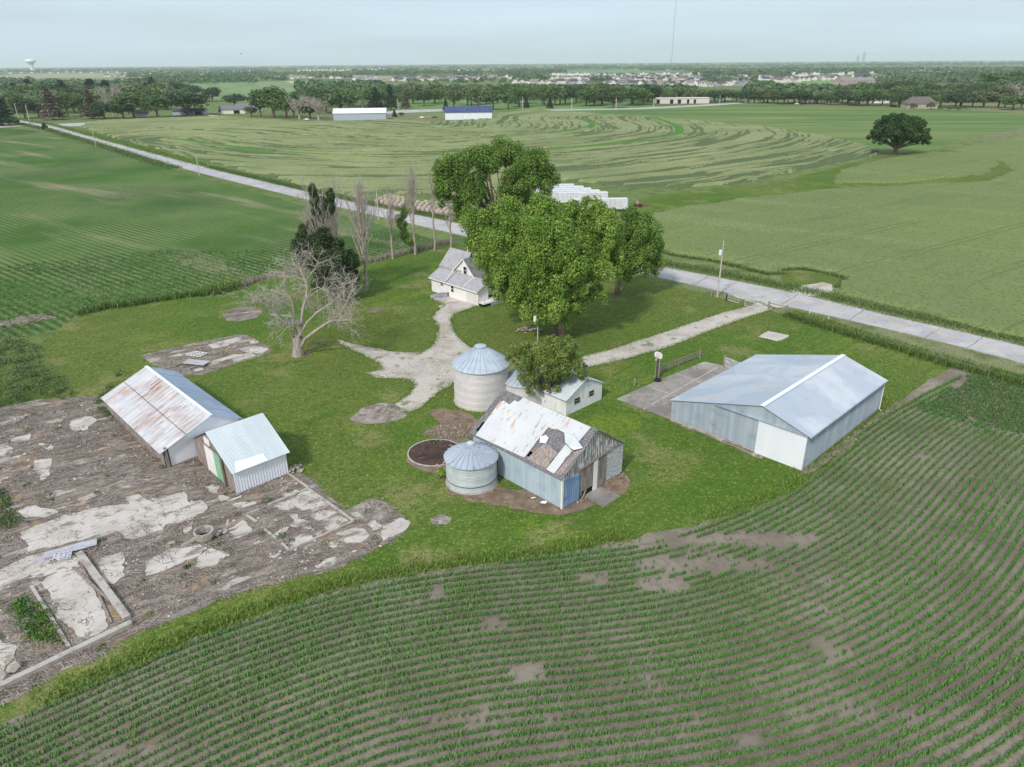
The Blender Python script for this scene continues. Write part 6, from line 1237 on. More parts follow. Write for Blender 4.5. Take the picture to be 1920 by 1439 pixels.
for px, vt, lb, kw in (((688, 545), 345, 'tallest bare poplar, nearest of the row, with forked top', dict(seed=31, kids=44, low=.22, blen=.42, r=.36)), ((737, 486), 350, 'bare poplar second in the row with a white leaning stem', dict(seed=32, kids=26)), ((779, 478), 310, 'bare poplar with a leafy left side', dict(seed=33, kids=32, blen=.34, r=.34)), ((815, 470), 315, 'slender bare poplar right of the half leafy one', dict(seed=34, kids=24, low=.4, blen=.26)), ((846, 463), 370, 'dark stemmed bare tree touching the farmhouse ridge', dict(seed=35, kids=18, low=.3, blen=.4, spread=.6))):
    b = G(*px); h = hgt(b, vt); sp = None
    if px[0] == 779: sp = (([(-2.2, 0, 4.6), (-2.6, 0, 7.0), (-1.4, 0, 3.2), (-3.2, 0, 8.2), (-2.0, .5, 9.4), (-.8, 0, 2.6)], [(1.2, 1.1, 1.5), (1.3, 1.1, 1.4), (1., 1., 1.2), (1.1, 1, 1.2), (1.0, 1, 1.3), (.8, .8, .8)], 2600, .3, 6), M['leaf_mid'])
    baretree('poplar_tree', lb, b, poplar(h, **kw), 'deadbark', sp)
b = G(621, 546); h = hgt(b, 343)
def halfdead(tb, tw):
    rg = np.random.default_rng(41)
    for k in range(24):
        a = rg.uniform(0, 6.28); x0, y0 = rg.normal(0, .5), rg.normal(0, .5); L = h*rg.uniform(.5, .95); sp = rg.uniform(.05, .27)
        P = np.array([(x0+math.cos(a)*sp*L*t**1.2, y0+math.sin(a)*sp*L*t**1.2, L*t) for t in np.linspace(0, 1, 6)]); tb.add(P, np.linspace(.17, .025, 6), 6)
        for j in range(9):
            t = rg.uniform(.45, 1); p = np.array([np.interp(t*5, np.arange(6), P[:, c]) for c in range(3)]); grow(tw, p, (math.cos(a)*.4+rg.normal(0, .3), math.sin(a)*.4+rg.normal(0, .3), 1), 2.2, .05, 2, rg, .3, .15, 4, 4, None, 0, .014, .08, .62)
H_ = h
baretree('poplar_tree', 'half dead poplar clump with a green top rising from the dark thicket', b, halfdead, 'deadbark',
         (([(-1.3, 0, H_-1.5), (-1.1, 0, H_-3.2), (1.9, 0, H_-2.4), (1.6, 0, H_-4.2), (.4, 0, H_-5.2), (-.9, 0, H_-5), (.2, .5, H_-3.6), (-.4, 1, H_-6.4), (-4.2, .5, H_-9), (-2.5, 1, H_-8)], [(.8, .8, 1.6), (1, 1, 1.5), (.8, .8, 1.6), (1.1, 1, 1.6), (1.3, 1.2, 1.3), (1.1, 1, 1.3), (1.2, 1.1, 1.3), (1.3, 1.2, 1.2), (.9, .9, 1.6), (1.1, 1, 1.4)], 9000, .28, 7), M['leaf_dark']))
leafy('shrub', 'round green shrub beside the short grain bin', 'shrub', G(827, 898), 1.1, [(0, 0, .55, .75, .7, .5)], 900, .16, M['leaf_bright'], .04, 51, 0, 14, (.3, .5), 1, .4, .3, 4)
leafy('shrub', 'small dark juniper on the corner by the left crossroads', 'shrub', G(85, 247), 5.5, [(0, 0, 2.6, 2.0, 2.0, 2.4), (0, 0, 4.4, 1.1, 1.1, 1.4)], 1200, .5, M['leaf_dark'], .1, 52, 0, 20, (.3, .5), 1, .4, .3, 4)
# wooden platform in the bare tree
A = G(559, 667); q = PY(460+540*.1529, 470+880*.1529, A[1]); S = thing('tree_platform', 'weathered plank platform wedged in the bare spreading tree', 'platform', (A[0], A[1], 0), 0)
mb = MB(); mb.box(-2.3, 1.2, -.8, .9, q[2]-.1, q[2]+.05); mb.build('deck', M['oldwood'], S)
z = q[2]; mb = MB(); mb.beam((-3.0, -.8, z+1.5), (.2, -.8, z+1.2), .08, .22); mb.beam((-2.0, -.8, z), (-2.0, -.8, z+1.4), .1, .1); mb.beam((.1, -.8, z), (.1, -.8, z+1.3), .1, .1); mb.build('railing', M['boards'], S)
# ---------------------------------------------------------------- background trees (each a thing, prototypes copied)
FOL = dict(green=leafmat('grove_green', T(82, 112, 58), T(112, 142, 78), T(132, 160, 94), .25), dark=leafmat('grove_dark', T(60, 86, 50), T(84, 110, 66), T(104, 128, 82), .22), pale=leafmat('grove_pale', T(104, 126, 82), T(128, 148, 102), T(146, 164, 118), .25), olive=leafmat('grove_olive', T(96, 114, 64), T(122, 136, 82), T(148, 152, 100), .25),
           spruce=leafmat('grove_spruce', T(50, 70, 54), T(68, 90, 66), T(86, 106, 80), .12), brown=leafmat('grove_brown', T(104, 96, 84), T(132, 122, 108), T(148, 140, 124), .12))
def proto_round(seed, fol, wz=.55, droop=0, n=2400, lo=.15, base=.1):
    rg = np.random.default_rng(seed); C = []; Rr = []
    for k in range(40):
        d = rg.normal(0, 1, 3); d /= np.linalg.norm(d); d[2] = abs(d[2]) if d[2] < -.4 else d[2]; s = rg.uniform(.5, .9)
        C.append((d[0]*.36*s*wz/.55, d[1]*.36*s*wz/.55, lo+.36+d[2]*.33*s)); r_ = rg.uniform(.11, .19); Rr.append((r_, r_, r_*(1+droop)))
    V, q, t, r = leaves(C, Rr, n, .055, seed, .4, droop*.5, .15)
    cm = npmesh('crown', V, q, t, r); cm.materials.append(FOL[fol])
    tb = Tubes(); tb.add([(0, 0, -.02), (0, 0, .3), (.01, 0, .62)], [.03, .024, .008], 6)
    for k in range(6): c = C[k]; tb.add([(0, 0, .22), (c[0]*.5, c[1]*.5, .38), c], [.015, .01, .004], 4)
    tm = npmesh('trunk', np.concatenate(tb.V), np.concatenate(tb.Q)); tm.materials.append(M['bark']); return cm, tm
def proto_spruce(seed, fol, n=1300):
    rg = np.random.default_rng(seed); z = .08+.92*rg.random(n)**1.25; a = rg.uniform(0, 6.28, n); lay = .75+.25*np.cos(z*60)
    rr = .26*(1.02-z)**.85*lay*(.6+.4*rg.random(n)**.5)
    C = np.c_[np.cos(a)*rr, np.sin(a)*rr, z]; V, q, t, r = leaves(C, np.full((n, 3), .012), n, .055, seed, .3, .35, .3)
    cm = npmesh('crown', V, q, t, r); cm.materials.append(FOL[fol]); tb = Tubes(); tb.add([(0, 0, -.02), (0, 0, .9)], [.025, .004], 6); tm = npmesh('trunk', np.concatenate(tb.V), np.concatenate(tb.Q)); tm.materials.append(M['bark']); return cm, tm
def proto_bare(seed):
    rg = np.random.default_rng(seed); tb = Tubes(); tb.add([(0, 0, -.02), (0, 0, .3)], [.035, .025], 6)
    for k in range(9): a = rg.uniform(0, 6.28); grow(tb, (0, 0, rg.uniform(.2, .32)), (math.cos(a)*.7, math.sin(a)*.7, 1), .4, .018, 3, rg, .45, .05, 4, 4, None, 0, .0035, .1, .6)
    me = npmesh('crown', np.concatenate(tb.V), np.concatenate(tb.Q)); me.materials.append(M['twig'])
    t2 = Tubes(); t2.add([(0, 0, -.02), (0, 0, .28)], [.04, .03], 6); tm = npmesh('trunk', np.concatenate(t2.V), np.concatenate(t2.Q)); tm.materials.append(M['deadbark']); return me, tm
PROTO = {'round': [proto_round(1, 'green'), proto_round(2, 'green', .6), proto_round(3, 'olive'), proto_round(13, 'green', .5)], 'darkround': [proto_round(4, 'dark'), proto_round(5, 'dark', .6)], 'pale': [proto_round(6, 'pale'), proto_round(7, 'pale', .6)],
         'willow': [proto_round(8, 'green', .6, .6, 1800), proto_round(9, 'pale', .6, .6, 1800)], 'spruce': [proto_spruce(10, 'spruce'), proto_spruce(11, 'spruce')], 'brownspruce': [proto_spruce(12, 'brown')], 'bare': [proto_bare(14), proto_bare(15)], 'tall': [proto_round(16, 'dark', .34), proto_round(17, 'green', .34)], 'shrub': [proto_round(18, 'dark', .7, 0, 700, .05)],
         'wood': [proto_round(20, 'green', .62, 0, 2200, .06), proto_round(21, 'green', .55, 0, 2200, .08), proto_round(24, 'olive', .6, 0, 2200, .06)], 'darkwood': [proto_round(22, 'dark', .62, 0, 2200, .06), proto_round(23, 'dark', .55, 0, 2200, .08)], 'palewood': [proto_round(25, 'pale', .62, 0, 2200, .06)]}
NAMES = {'wood': 'broadleaf_tree', 'darkwood': 'broadleaf_tree', 'palewood': 'broadleaf_tree', 'round': 'broadleaf_tree', 'darkround': 'broadleaf_tree', 'pale': 'broadleaf_tree', 'willow': 'willow_tree', 'spruce': 'spruce_tree', 'brownspruce': 'spruce_tree', 'bare': 'bare_tree', 'tall': 'broadleaf_tree', 'shrub': 'shrub'}
KIND = {'wood': 'green full crowned', 'darkwood': 'dark green full crowned', 'palewood': 'pale green full crowned', 'round': 'green rounded', 'darkround': 'dark green rounded', 'pale': 'pale green', 'willow': 'drooping green', 'spruce': 'dark pointed spruce', 'brownspruce': 'brownish spruce', 'bare': 'grey leafless', 'tall': 'tall narrow green', 'shrub': 'low dark'}
tr_rng = random.Random(77); NT = [0]
def bgtree(u, v, w, h, kind, label=None, group=None):
    """tree whose foot stands at photo point (u, v); w, h its width and height there, turned into metres"""
    b = G(u, v); s = 1/pxm(b); H = hgt(b, v-h); cm, tm = tr_rng.choice(PROTO[kind])
    S = thing(NAMES[kind], label, 'tree' if kind != 'shrub' else 'shrub', b, tr_rng.uniform(0, 360), group)
    wm = w*s/(.80 if kind not in ('spruce', 'brownspruce', 'tall') else .5); S.scale = (wm*tr_rng.uniform(.92, 1.08), wm*tr_rng.uniform(.92, 1.08), H*1.02)
    mk('crown', cm, None, S); mk('trunk', tm, None, S); NT[0] += 1; return S
def row(u0, u1, v0, v1, step, w, h, kinds, where, seed, jv=3, grp=None):
    rg_ = random.Random(seed); u = u0
    while u < u1:
        t = (u-u0)/(u1-u0); k = rg_.choice(kinds); f = rg_.uniform(.8, 1.2)
        bgtree(u+rg_.uniform(-.3, .3)*step, v0+(v1-v0)*t+rg_.uniform(-jv, jv), w*f*rg_.uniform(.9, 1.15), h*f, k, '%s tree %s' % (KIND[k], where), '%s trees %s' % (KIND[k], where)); u += step*rg_.uniform(.8, 1.2)
for u, v, w, h, k, lb in ((4, 236, 46, 66, 'spruce', 'dark spruce at the left edge by the crossroads'), (18, 236, 26, 22, 'shrub', 'round dark bush at the foot of the left edge spruce'), (48, 223, 40, 46, 'darkround', 'dark tree behind the two utility poles'), (74, 221, 36, 46, 'pale', 'pale green tree right of the crossroads poles'),
        (101, 225, 40, 56, 'brownspruce', 'large brownish spruce by the crossroads'), (128, 220, 42, 56, 'round', 'bright rounded tree behind the crossroads house row'), (152, 220, 34, 48, 'round', 'rounded bright tree left of the pinkish spruce'), (174, 223, 34, 52, 'brownspruce', 'pinkish brown spruce beside the tan bare tree'), (196, 223, 40, 34, 'darkround', 'dark low tree in front of the tan bare tree'), (213, 217, 40, 58, 'bare', 'tan leafless tree standing above the dark bushes'), (232, 223, 36, 34, 'darkround', 'dark bush row end left of the white shed'),
        (252, 222, 58, 58, 'round', 'large rounded tree in front of the low white shed'), (296, 222, 46, 52, 'round', 'rounded tree behind the leaning utility pole'), (354, 217, 66, 52, 'darkround', 'broad dark tree over the ranch house'), (399, 191, 34, 30, 'darkround', 'dark double crowned tree in the pasture'), (384, 191, 20, 18, 'darkround', 'small companion of the double crowned pasture tree'), (441, 200, 44, 26, 'darkround', 'flat topped tree behind the beige houses'), (472, 219, 26, 22, 'round', 'bright round bush right of the beige houses'), (414, 211, 9, 12, 'spruce', 'tiny spruce beside the fence by the beige houses'),
        (489, 220, 30, 58, 'tall', 'narrow tree at the left end of the grove'), (514, 221, 44, 66, 'tall', 'tall tree second from the left of the grove'), (538, 222, 44, 44, 'round', 'green tree in the middle of the grove'), (562, 224, 44, 44, 'bare', 'pinkish grey leafless tree in the grove'), (582, 223, 44, 38, 'darkround', 'dark tree between the leafless trees of the grove'), (598, 226, 44, 44, 'bare', 'pale leafless tree at the grove front by the white shed'), (552, 221, 34, 36, 'bare', 'grey leafless tree at the grove back'),
        (640, 213, 66, 50, 'round', 'big bright tree behind the pale blue shed'), (612, 212, 52, 54, 'darkround', 'dark tree above the leafless grove trees'), (580, 210, 40, 46, 'round', 'mid green tree above the grove'), (680, 202, 22, 18, 'bare', 'small reddish bare tree behind the pale blue shed'), (705, 205, 36, 40, 'spruce', 'dark spruce right of the pale blue shed'), (733, 206, 26, 46, 'spruce', 'slim dark spruce by the far road pole'), (761, 204, 20, 32, 'brownspruce', 'brown spruce right of the far road pole'),
        (775, 195, 44, 42, 'willow', 'drooping tree in the park left of the clearing'), (815, 193, 40, 40, 'willow', 'drooping tree right of the park clearing'), (836, 209, 13, 24, 'spruce', 'dark pointed spruce behind the blue roofed shed'), (851, 204, 36, 42, 'round', 'rounded park tree above the blue roof'), (897, 207, 46, 48, 'willow', 'large willow right of the blue roofed shed'), (925, 206, 42, 44, 'round', 'rounded park tree right of the large willow'), (953, 205, 32, 34, 'round', 'park tree in front of the far pole'), (712, 219, 26, 12, 'shrub', 'low evergreen clump in the yard right of the pale blue shed'), (740, 220, 12, 14, 'spruce', 'little spruce in the yard clump'), (752, 220, 14, 12, 'shrub', 'end bush of the yard clump'),
        (973, 201, 50, 40, 'willow', 'wide park tree behind the small spruce'), (987, 203, 14, 20, 'spruce', 'small lone spruce on the park lawn left'), (1031, 204, 15, 22, 'spruce', 'small lone spruce on the park lawn right'), (1020, 198, 44, 40, 'round', 'rounded park tree above the right lone spruce'), (1050, 197, 40, 38, 'darkround', 'dark park tree left of the far transformer pole'), (1099, 199, 44, 38, 'round', 'park tree right of the far transformer pole'), (1114, 199, 38, 28, 'darkround', 'low dark park tree'), (1150, 203, 38, 34, 'darkround', 'dark park tree in front by the road pole'), (1184, 198, 46, 36, 'willow', 'drooping park tree at the right of the park'), (1206, 197, 36, 34, 'round', 'last park tree before the long flat building'),
        (1708, 204, 16, 14, 'shrub', 'round shrub left of the brick house on the right'), (1745, 206, 14, 16, 'round', 'round clipped tree right of the brown roofed house'), (1762, 207, 8, 9, 'round', 'small clipped tree second from the brown roofed house'), (1780, 208, 9, 10, 'round', 'small clipped tree third from the brown roofed house'), (1796, 208, 9, 10, 'round', 'small clipped tree fourth from the brown roofed house'), (1610, 199, 30, 34, 'round', 'tree in front of the white cottage at right'), (1635, 199, 30, 28, 'darkround', 'dark tree left of the grey driveway'), (1800, 200, 42, 28, 'olive' if False else 'pale', 'yellow green tree right of the brown roofed house')):
    bgtree(u, v, w, h, k, lb)
row(-30, 330, 212, 208, 24, 46, 50, ['wood', 'darkwood', 'wood', 'palewood'], 'in the wood behind the crossroads', 1)
row(-30, 360, 202, 196, 25, 42, 44, ['wood', 'darkwood', 'palewood', 'darkwood'], 'in the middle of the left wood', 2)
row(-30, 380, 190, 180, 26, 38, 32, ['darkwood', 'palewood', 'darkwood', 'spruce'], 'at the back of the left wood', 3)
row(560, 1240, 200, 193, 24, 38, 36, ['round', 'darkround', 'willow', 'darkround'], 'in the park behind the two white sheds', 4, 3)
row(600, 1250, 187, 184, 24, 34, 26, ['darkround', 'round', 'pale', 'darkround'], 'at the back of the park', 5, 2)
row(1210, 1600, 191, 193, 20, 32, 29, ['wood', 'darkwood', 'wood', 'olive'if False else 'palewood'], 'in the tree line behind the long flat building', 6, 2)
row(1440, 1620, 195, 198, 21, 30, 30, ['darkwood', 'wood', 'darkwood'], 'in the hedge row beyond the far soybean field', 7, 1.5)
row(1590, 1960, 197, 206, 20, 34, 34, ['darkwood', 'wood', 'palewood', 'darkwood', 'wood'], 'in the wood along the right field', 8, 2)
row(1600, 1960, 188, 192, 22, 36, 34, ['wood', 'darkwood', 'palewood', 'wood', 'darkwood', 'bare'], 'in the middle of the right wood', 9, 3)
row(1640, 1960, 176, 178, 24, 34, 28, ['palewood', 'wood', 'darkwood'], 'at the back of the right wood', 10, 3)
row(1850, 1960, 170, 168, 20, 40, 40, ['wood', 'wood'], 'at the far right edge above the wood', 11, 2)
print('bg trees', NT[0])
# ---------------------------------------------------------------- sheds and houses in the middle distance
M['blueroof'] = mat('navy_metal_roof', T(62, 76, 118), [dict(c=T(76, 90, 130), s=.5, lo=.4, hi=.6)], rough=.5, coord='obj')
M['paleblue'] = mat('pale_blue_siding', T(178, 192, 204), [dict(c=T(164, 180, 194), k='wave', s=(.6, .6, 0), lo=.7, hi=1)], coord='obj')
M['cream'] = mat('cream_siding', T(240, 234, 222), coord='obj'); M['palewall'] = mat('pale_workshop_wall', T(222, 214, 210), coord='obj'); M['beige'] = mat('beige_siding', T(204, 194, 180), coord='obj'); M['greywall'] = mat('grey_siding', T(176, 178, 182), coord='obj'); M['brick'] = mat('tan_brick', T(186, 174, 163), [dict(c=T(166, 153, 143), s=2, lo=.4, hi=.6)], coord='obj')
M['roofgrey'] = mat('grey_roof', T(122, 124, 130), coord='obj'); M['roofbrown'] = mat('brown_roof', T(112, 104, 102), coord='obj'); M['roofdark'] = mat('dark_roof', T(84, 86, 94), coord='obj'); M['rooftan'] = mat('tan_roof', T(146, 140, 134), coord='obj')
def gable(b, rot, L, Wd, he, hr, label, wm, rm, name='house', cat='house', doors=(), group=None, hip=0.0, wins=True):
    S = thing(name, label, cat, b, rot, group); w = MB(); x, y = L/2, Wd/2
    w.box(-x, x, -y, y, 0, he)
    if not hip:
        for s_ in (-1, 1): w.add([(s_*x*.999, -y, he), (s_*x*.999, y, he), (s_*x*.999, 0, hr)], [(0, 1, 2)])
    w.build('wall', M[wm], S); r = MB(); o_ = .5; k = (hr-he)/y; z0 = he-o_*k; hx = x+o_-hip*y
    P = [(-x-o_, -y-o_, z0), (x+o_, -y-o_, z0), (x+o_, y+o_, z0), (-x-o_, y+o_, z0), (-hx, 0, hr), (hx, 0, hr)]
    P += [(a, c, z+.15) for a, c, z in P]
    r.add(P, [(0, 1, 5, 4), (2, 3, 4, 5), (6, 10, 11, 7), (8, 11, 10, 9), (0, 6, 7, 1), (2, 8, 9, 3), (1, 7, 8, 2), (3, 9, 6, 0)]+([(1, 2, 5), (3, 0, 4), (7, 11, 8), (9, 10, 6)] if hip else []))
    r.build('roof', M[rm], S)
    for i, (face, c, wd, z0_, z1, m) in enumerate(doors):
        d = MB()
        if face == 'front': d.box(c-wd/2, c+wd/2, -y-.06, -y, z0_, z1)
        else: d.box(-x-.06, -x, c-wd/2, c+wd/2, z0_, z1)
        d.build('door' if z0_ < .3 else 'window', M[m], S)
    return S
def sc_at(u, v): return G(u, v)
b = G(668, 226); gable((b[0]+2, b[1]+8), 6, 40, 14, 5.2, 8.2, 'long pale blue shed with pale roof at the wheat field edge', 'paleblue', 'whitemetal', 'pole_barn', 'shed', (('side', 0, 6, .1, 4.6, 'whitemetal'),))
b = G(873, 225); gable((b[0]+2, b[1]+8), 3, 36, 13, 5.5, 9.2, 'white shed with navy blue roof at the wheat field edge', 'whitemetal', 'blueroof', 'pole_barn', 'shed')
b = G(905, 222); gable((b[0]+2, b[1]), 0, 9, 4, 3.2, 3.6, 'small white annexe right of the navy roofed shed', 'whitemetal', 'whitemetal', 'annexe', 'shed')
b = G(357, 215); gable(b, 4, 27, 9, 3.0, 5.2, 'grey ranch house with dark garage under the broad dark tree', 'paleblue', 'roofdark', 'ranch_house', 'house', (('front', 8.5, 6, .1, 2.6, 'dark'), ('front', -2, 2.2, 1.2, 2.4, 'glass'), ('front', 3.2, 1.6, 1.2, 2.4, 'glass')))
b = G(268, 220); gable(b, 14, 9, 6, 3, 4.6, 'low white shed under the large rounded tree at left', 'whitemetal', 'roofgrey', 'shed', 'shed')
b = G(438, 213); gable(b, 18, 20, 13, 3.6, 6.5, 'beige house with grey roof left of the bright bush', 'cream', 'roofgrey', 'house', 'house', (('side', 0, 3, 1, 2.4, 'glass'), ('front', 3, 5, .1, 2.8, 'dark')))
b = G(466, 210); gable(b, -10, 22, 12, 4.0, 7, 'grey roofed house behind the beige house', 'cream', 'roofgrey')
b = G(1278, 194); S = gable(b, 1, 54, 13, 5.0, 5.6, 'long flat pale workshop building with dark doorways', 'palewall', 'palewall', 'workshop_building', 'building', (('front', -26, 3.4, .1, 4, 'dark'), ('front', -12, 3.4, .1, 4, 'dark'), ('front', -4, 3.4, .1, 4, 'dark'), ('front', 5, 2.4, .1, 4, 'dark'), ('front', 12, 2.4, .1, 4, 'dark')))
b = G(1722, 203); gable(b, -5, 26, 15, 4.2, 9.5, 'brick house with brown hipped roof on the right field edge', 'brick', 'roofbrown', 'house', 'house', (('front', 4, 1.6, 1.2, 2.6, 'glass'), ('front', -5, 1.6, 1.2, 2.6, 'glass')), None, .8)
b = G(1700, 201); gable(b, 80, 12, 12, 4.0, 7.5, 'left wing of the brick house with brown roof', 'brick', 'roofbrown', 'house_wing', 'house')
b = G(1648, 193); gable(b, 5, 16, 9, 4, 6, 'small white cottage half hidden in the right wood', 'white', 'whitemetal', 'cottage', 'house')
b = G(1522, 193); gable(b, 80, 10, 9, 5, 8, 'white gabled house among the hedge row trees', 'white', 'roofgrey', 'house', 'house'); b = G(1362, 187); gable(b, 80, 10, 10, 4, 8, 'dark gabled house in the tree line behind the road', 'greywall', 'roofdark')
b = G(1600, 164); S = gable(b, 14, 62, 22, 10, 14.5, 'brown three storey apartment block on the far slope', 'brick', 'rooftan', 'apartment_block', 'building')
mb = MB()
for i in range(9): mb.box(-24+i*6, -22+i*6, -11.6, -11, 0, 10.5)
mb.build('balcony_towers', M['greywall'], S)
b = G(1545, 166); gable(b, 10, 22, 14, 3.6, 6.5, 'low brown clubhouse left of the apartment block', 'brick', 'roofgrey', 'clubhouse', 'building')
b = G(1614, 149); gable(b, 8, 40, 16, 6, 13, 'white barn shaped building on the far slope', 'white', 'roofdark', 'barn', 'building')
# parked cars
def car(u, v, rot, m, label):
    b = G(u, v); S = thing('parked_car', label, 'car', b, rot); c = MB()
    pr = [(-2.2, .45), (-2.15, .85), (-1.2, 1.0), (-.7, 1.45), (.7, 1.45), (1.3, 1.0), (2.1, .85), (2.2, .45)]
    c.slab([(x, -.85, z) for x, z in pr], (0, -1, 0), 1.7); c.build('body', M[m], S)
    for x in (-1.35, 1.35): t_ = MB(); t_.tube([(x, -.9, .33), (x, .9, .33)], .33, 12); t_.build('wheel', M['rubber'], S)
for i, (u, v, m, lb) in enumerate(((400, 214, 'white', 'white van shaped car on the ranch house drive'), (1391, 193, 'darksteel', 'dark car driving on the far road'), (1250, 193.5, 'white', 'white car left in front of the flat workshop'), (1262, 194, 'white', 'white car beside another before the flat workshop'), (1282, 193.5, 'darksteel', 'dark car before the flat workshop middle door'), (1318, 194, 'steel', 'grey car at the right end of the flat workshop'), (1672, 200, 'darksteel', 'black pickup left of the brick house'), (1494, 196.5, 'white', 'white car by the hedge row'), (815, 222, 'darksteel', 'dark car left of the navy roofed shed'), (803, 222, 'steel', 'grey car parked left of the dark one near the navy roofed shed'), (791, 222.5, 'white', 'white trailer like car at the left of the parked row'), (575, 226, 'white', 'white car bonnet under the leafless grove trees'), (1676, 200.5, 'darksteel', 'dark car right of the black pickup'))): car(u, v, random.uniform(-20, 20), m, lb)
# ---------------------------------------------------------------- distant houses
hr_ = random.Random(5); PAL = [('white', 'roofgrey', 'white walled grey roofed'), ('white', 'rooftan', 'white walled tan roofed'), ('greywall', 'roofdark', 'grey walled dark roofed'), ('white', 'roofdark', 'white walled dark roofed'), ('cream', 'roofbrown', 'cream walled brown roofed'), ('beige', 'rooftan', 'beige walled tan roofed'), ('greywall', 'roofgrey', 'grey walled grey roofed'), ('cream', 'roofdark', 'cream walled dark roofed')]
hp = {}
specs = []
def farhouse(u, v, where): specs.append((v, u, where))
def puthouse(u, v, where):
    i = hr_.randrange(len(PAL)); j = hr_.randrange(2); b = G(u, v); wm, rm, ds_ = PAL[i]
    lb = '%s house %s' % (ds_, where); gp = '%s houses %s' % (ds_, where); rot = hr_.choice([8, 98, 20, -70, 50])
    if (i, j) not in hp:
        hp[(i, j)] = gable(b, rot, 15 if j else 13, 10, 5.6 if j else 4.2, 9.2 if j else 7.6, lb, wm, rm, 'house', 'house', (('front', -3, 4.8, .1, 2.4, 'greywall'), ('front', 3, 1.8, 1, 2.4, 'glass'), ('side', 0, 1.8, 1, 2.4, 'glass')), gp)
        return
    o = copytree(hp[(i, j)]); o.location = (b[0], b[1], 0); o.rotation_euler = (0, 0, R(rot)); o['label'] = lb; o['group'] = gp
def hrow(u0, u1, v0, v1, step, where, jv=.7):
    u = u0
    while u < u1: farhouse(u, v0+(v1-v0)*(u-u0)/(u1-u0)+hr_.uniform(-jv, jv), where); u += step*.74*hr_.uniform(.75, 1.3)
hrow(662, 690, 151, 151, 9, 'in the small cluster left of the town'); hrow(690, 705, 147, 147, 8, 'in the small cluster left of the town')
hrow(724, 910, 153, 150, 12, 'in the front row of the left town'); hrow(740, 900, 149, 147, 13, 'in the second row of the left town'); hrow(860, 960, 134, 131, 11, 'on the far rise above the left town', 1.5)
hrow(905, 1130, 146, 150, 11, 'in the middle of the town', 2); hrow(965, 1100, 158, 157, 14, 'in front of the middle of the town', 1); hrow(1000, 1130, 142, 142, 12, 'at the back of the middle of the town', 1)
hrow(1105, 1320, 147, 147, 10, 'in the long roof rows right of the town middle', .6); hrow(1110, 1320, 152, 152, 10, 'in the second roof row right of the town middle', .6); hrow(1130, 1310, 160, 161, 12, 'in the front row right of the town middle', 1); hrow(1110, 1310, 143, 141, 11, 'in the back row right of the town middle', 1)
hrow(1320, 1345, 163, 162, 12, 'by the tree line below the right town'); hrow(1345, 1410, 161, 160, 12, 'by the tree line below the right town'); hrow(1340, 1450, 149, 147, 12, 'in the right town among trees', 1.5); hrow(1380, 1460, 154, 152, 11, 'in the right town front row', 1); hrow(1320, 1420, 137, 134, 14, 'among trees at the back of the right town', 2)
hrow(1440, 1580, 152, 150, 12, 'above the meadow at right', 1); hrow(1455, 1500, 155, 155, 11, 'above the meadow at right', 1); hrow(1595, 1650, 139, 137, 11, 'beside the white barn shaped building', 2); hrow(1690, 1750, 143, 135, 10, 'on the wooded right slope', 2); hrow(1750, 1830, 132, 129, 14, 'among the trees near the right horizon', 2); hrow(1640, 1700, 150, 149, 10, 'beside the car park on the right slope', 1.5); hrow(1700, 1800, 141, 137, 11, 'on the middle of the right slope', 2.5); hrow(1480, 1600, 143, 138, 10, 'on the wooded rise above the meadow', 2.5); hrow(1860, 1930, 129, 127, 12, 'on the bare ridge at far right', 1)
hrow(20, 240, 137, 136, 22, 'by the water tower', 1.5); hrow(200, 290, 145, 141, 12, 'in the left farm hamlet', 1.5); hrow(360, 480, 150, 134, 18, 'scattered in the left woodland', 4); hrow(520, 640, 149, 147, 16, 'along the field left of the town', 1); hrow(560, 720, 134, 131, 10, 'on the far left rise', 1.2)
specs.sort(reverse=True)
for v, u, where in specs[:275]: puthouse(u, v, where)
fm = MB(); fr = MB()
for v, u, where in specs[275:]:
    b = G(u, v); a = hr_.choice([.14, 1.7, .35, -1.2]); ca, sa = math.cos(a), math.sin(a); k = hr_.uniform(.9, 1.2)
    P = [(x*k, y*k, z) for x, y, z in [(-7, -5, 0), (7, -5, 0), (7, 5, 0), (-7, 5, 0), (-7, -5, 5), (7, -5, 5), (7, 5, 5), (-7, 5, 5), (-7, 0, 8.6), (7, 0, 8.6)]]
    P = [(b[0]+x*ca-y*sa, b[1]+x*sa+y*ca, z) for x, y, z in P]; fm.add(P, [(0, 1, 5, 4), (2, 3, 7, 6), (1, 2, 6, 9, 5), (3, 0, 4, 8, 7), (4, 5, 9, 8), (6, 7, 8, 9)])
me = bpy.data.meshes.new('distant_houses'); me.from_pydata(fm.v, [], fm.f); me.update(); me.materials.append(M['white']); me.materials.append(M['roofgrey'])
for i_, p_ in enumerate(me.polygons): p_.material_index = 1 if i_ % 6 > 3 else 0
o = bpy.data.objects.new('distant_houses', me); COL.objects.link(o); tag(o, 'farthest pale houses merging with the trees towards the horizon', 'houses', None, 'stuff')
print('houses', len(specs))
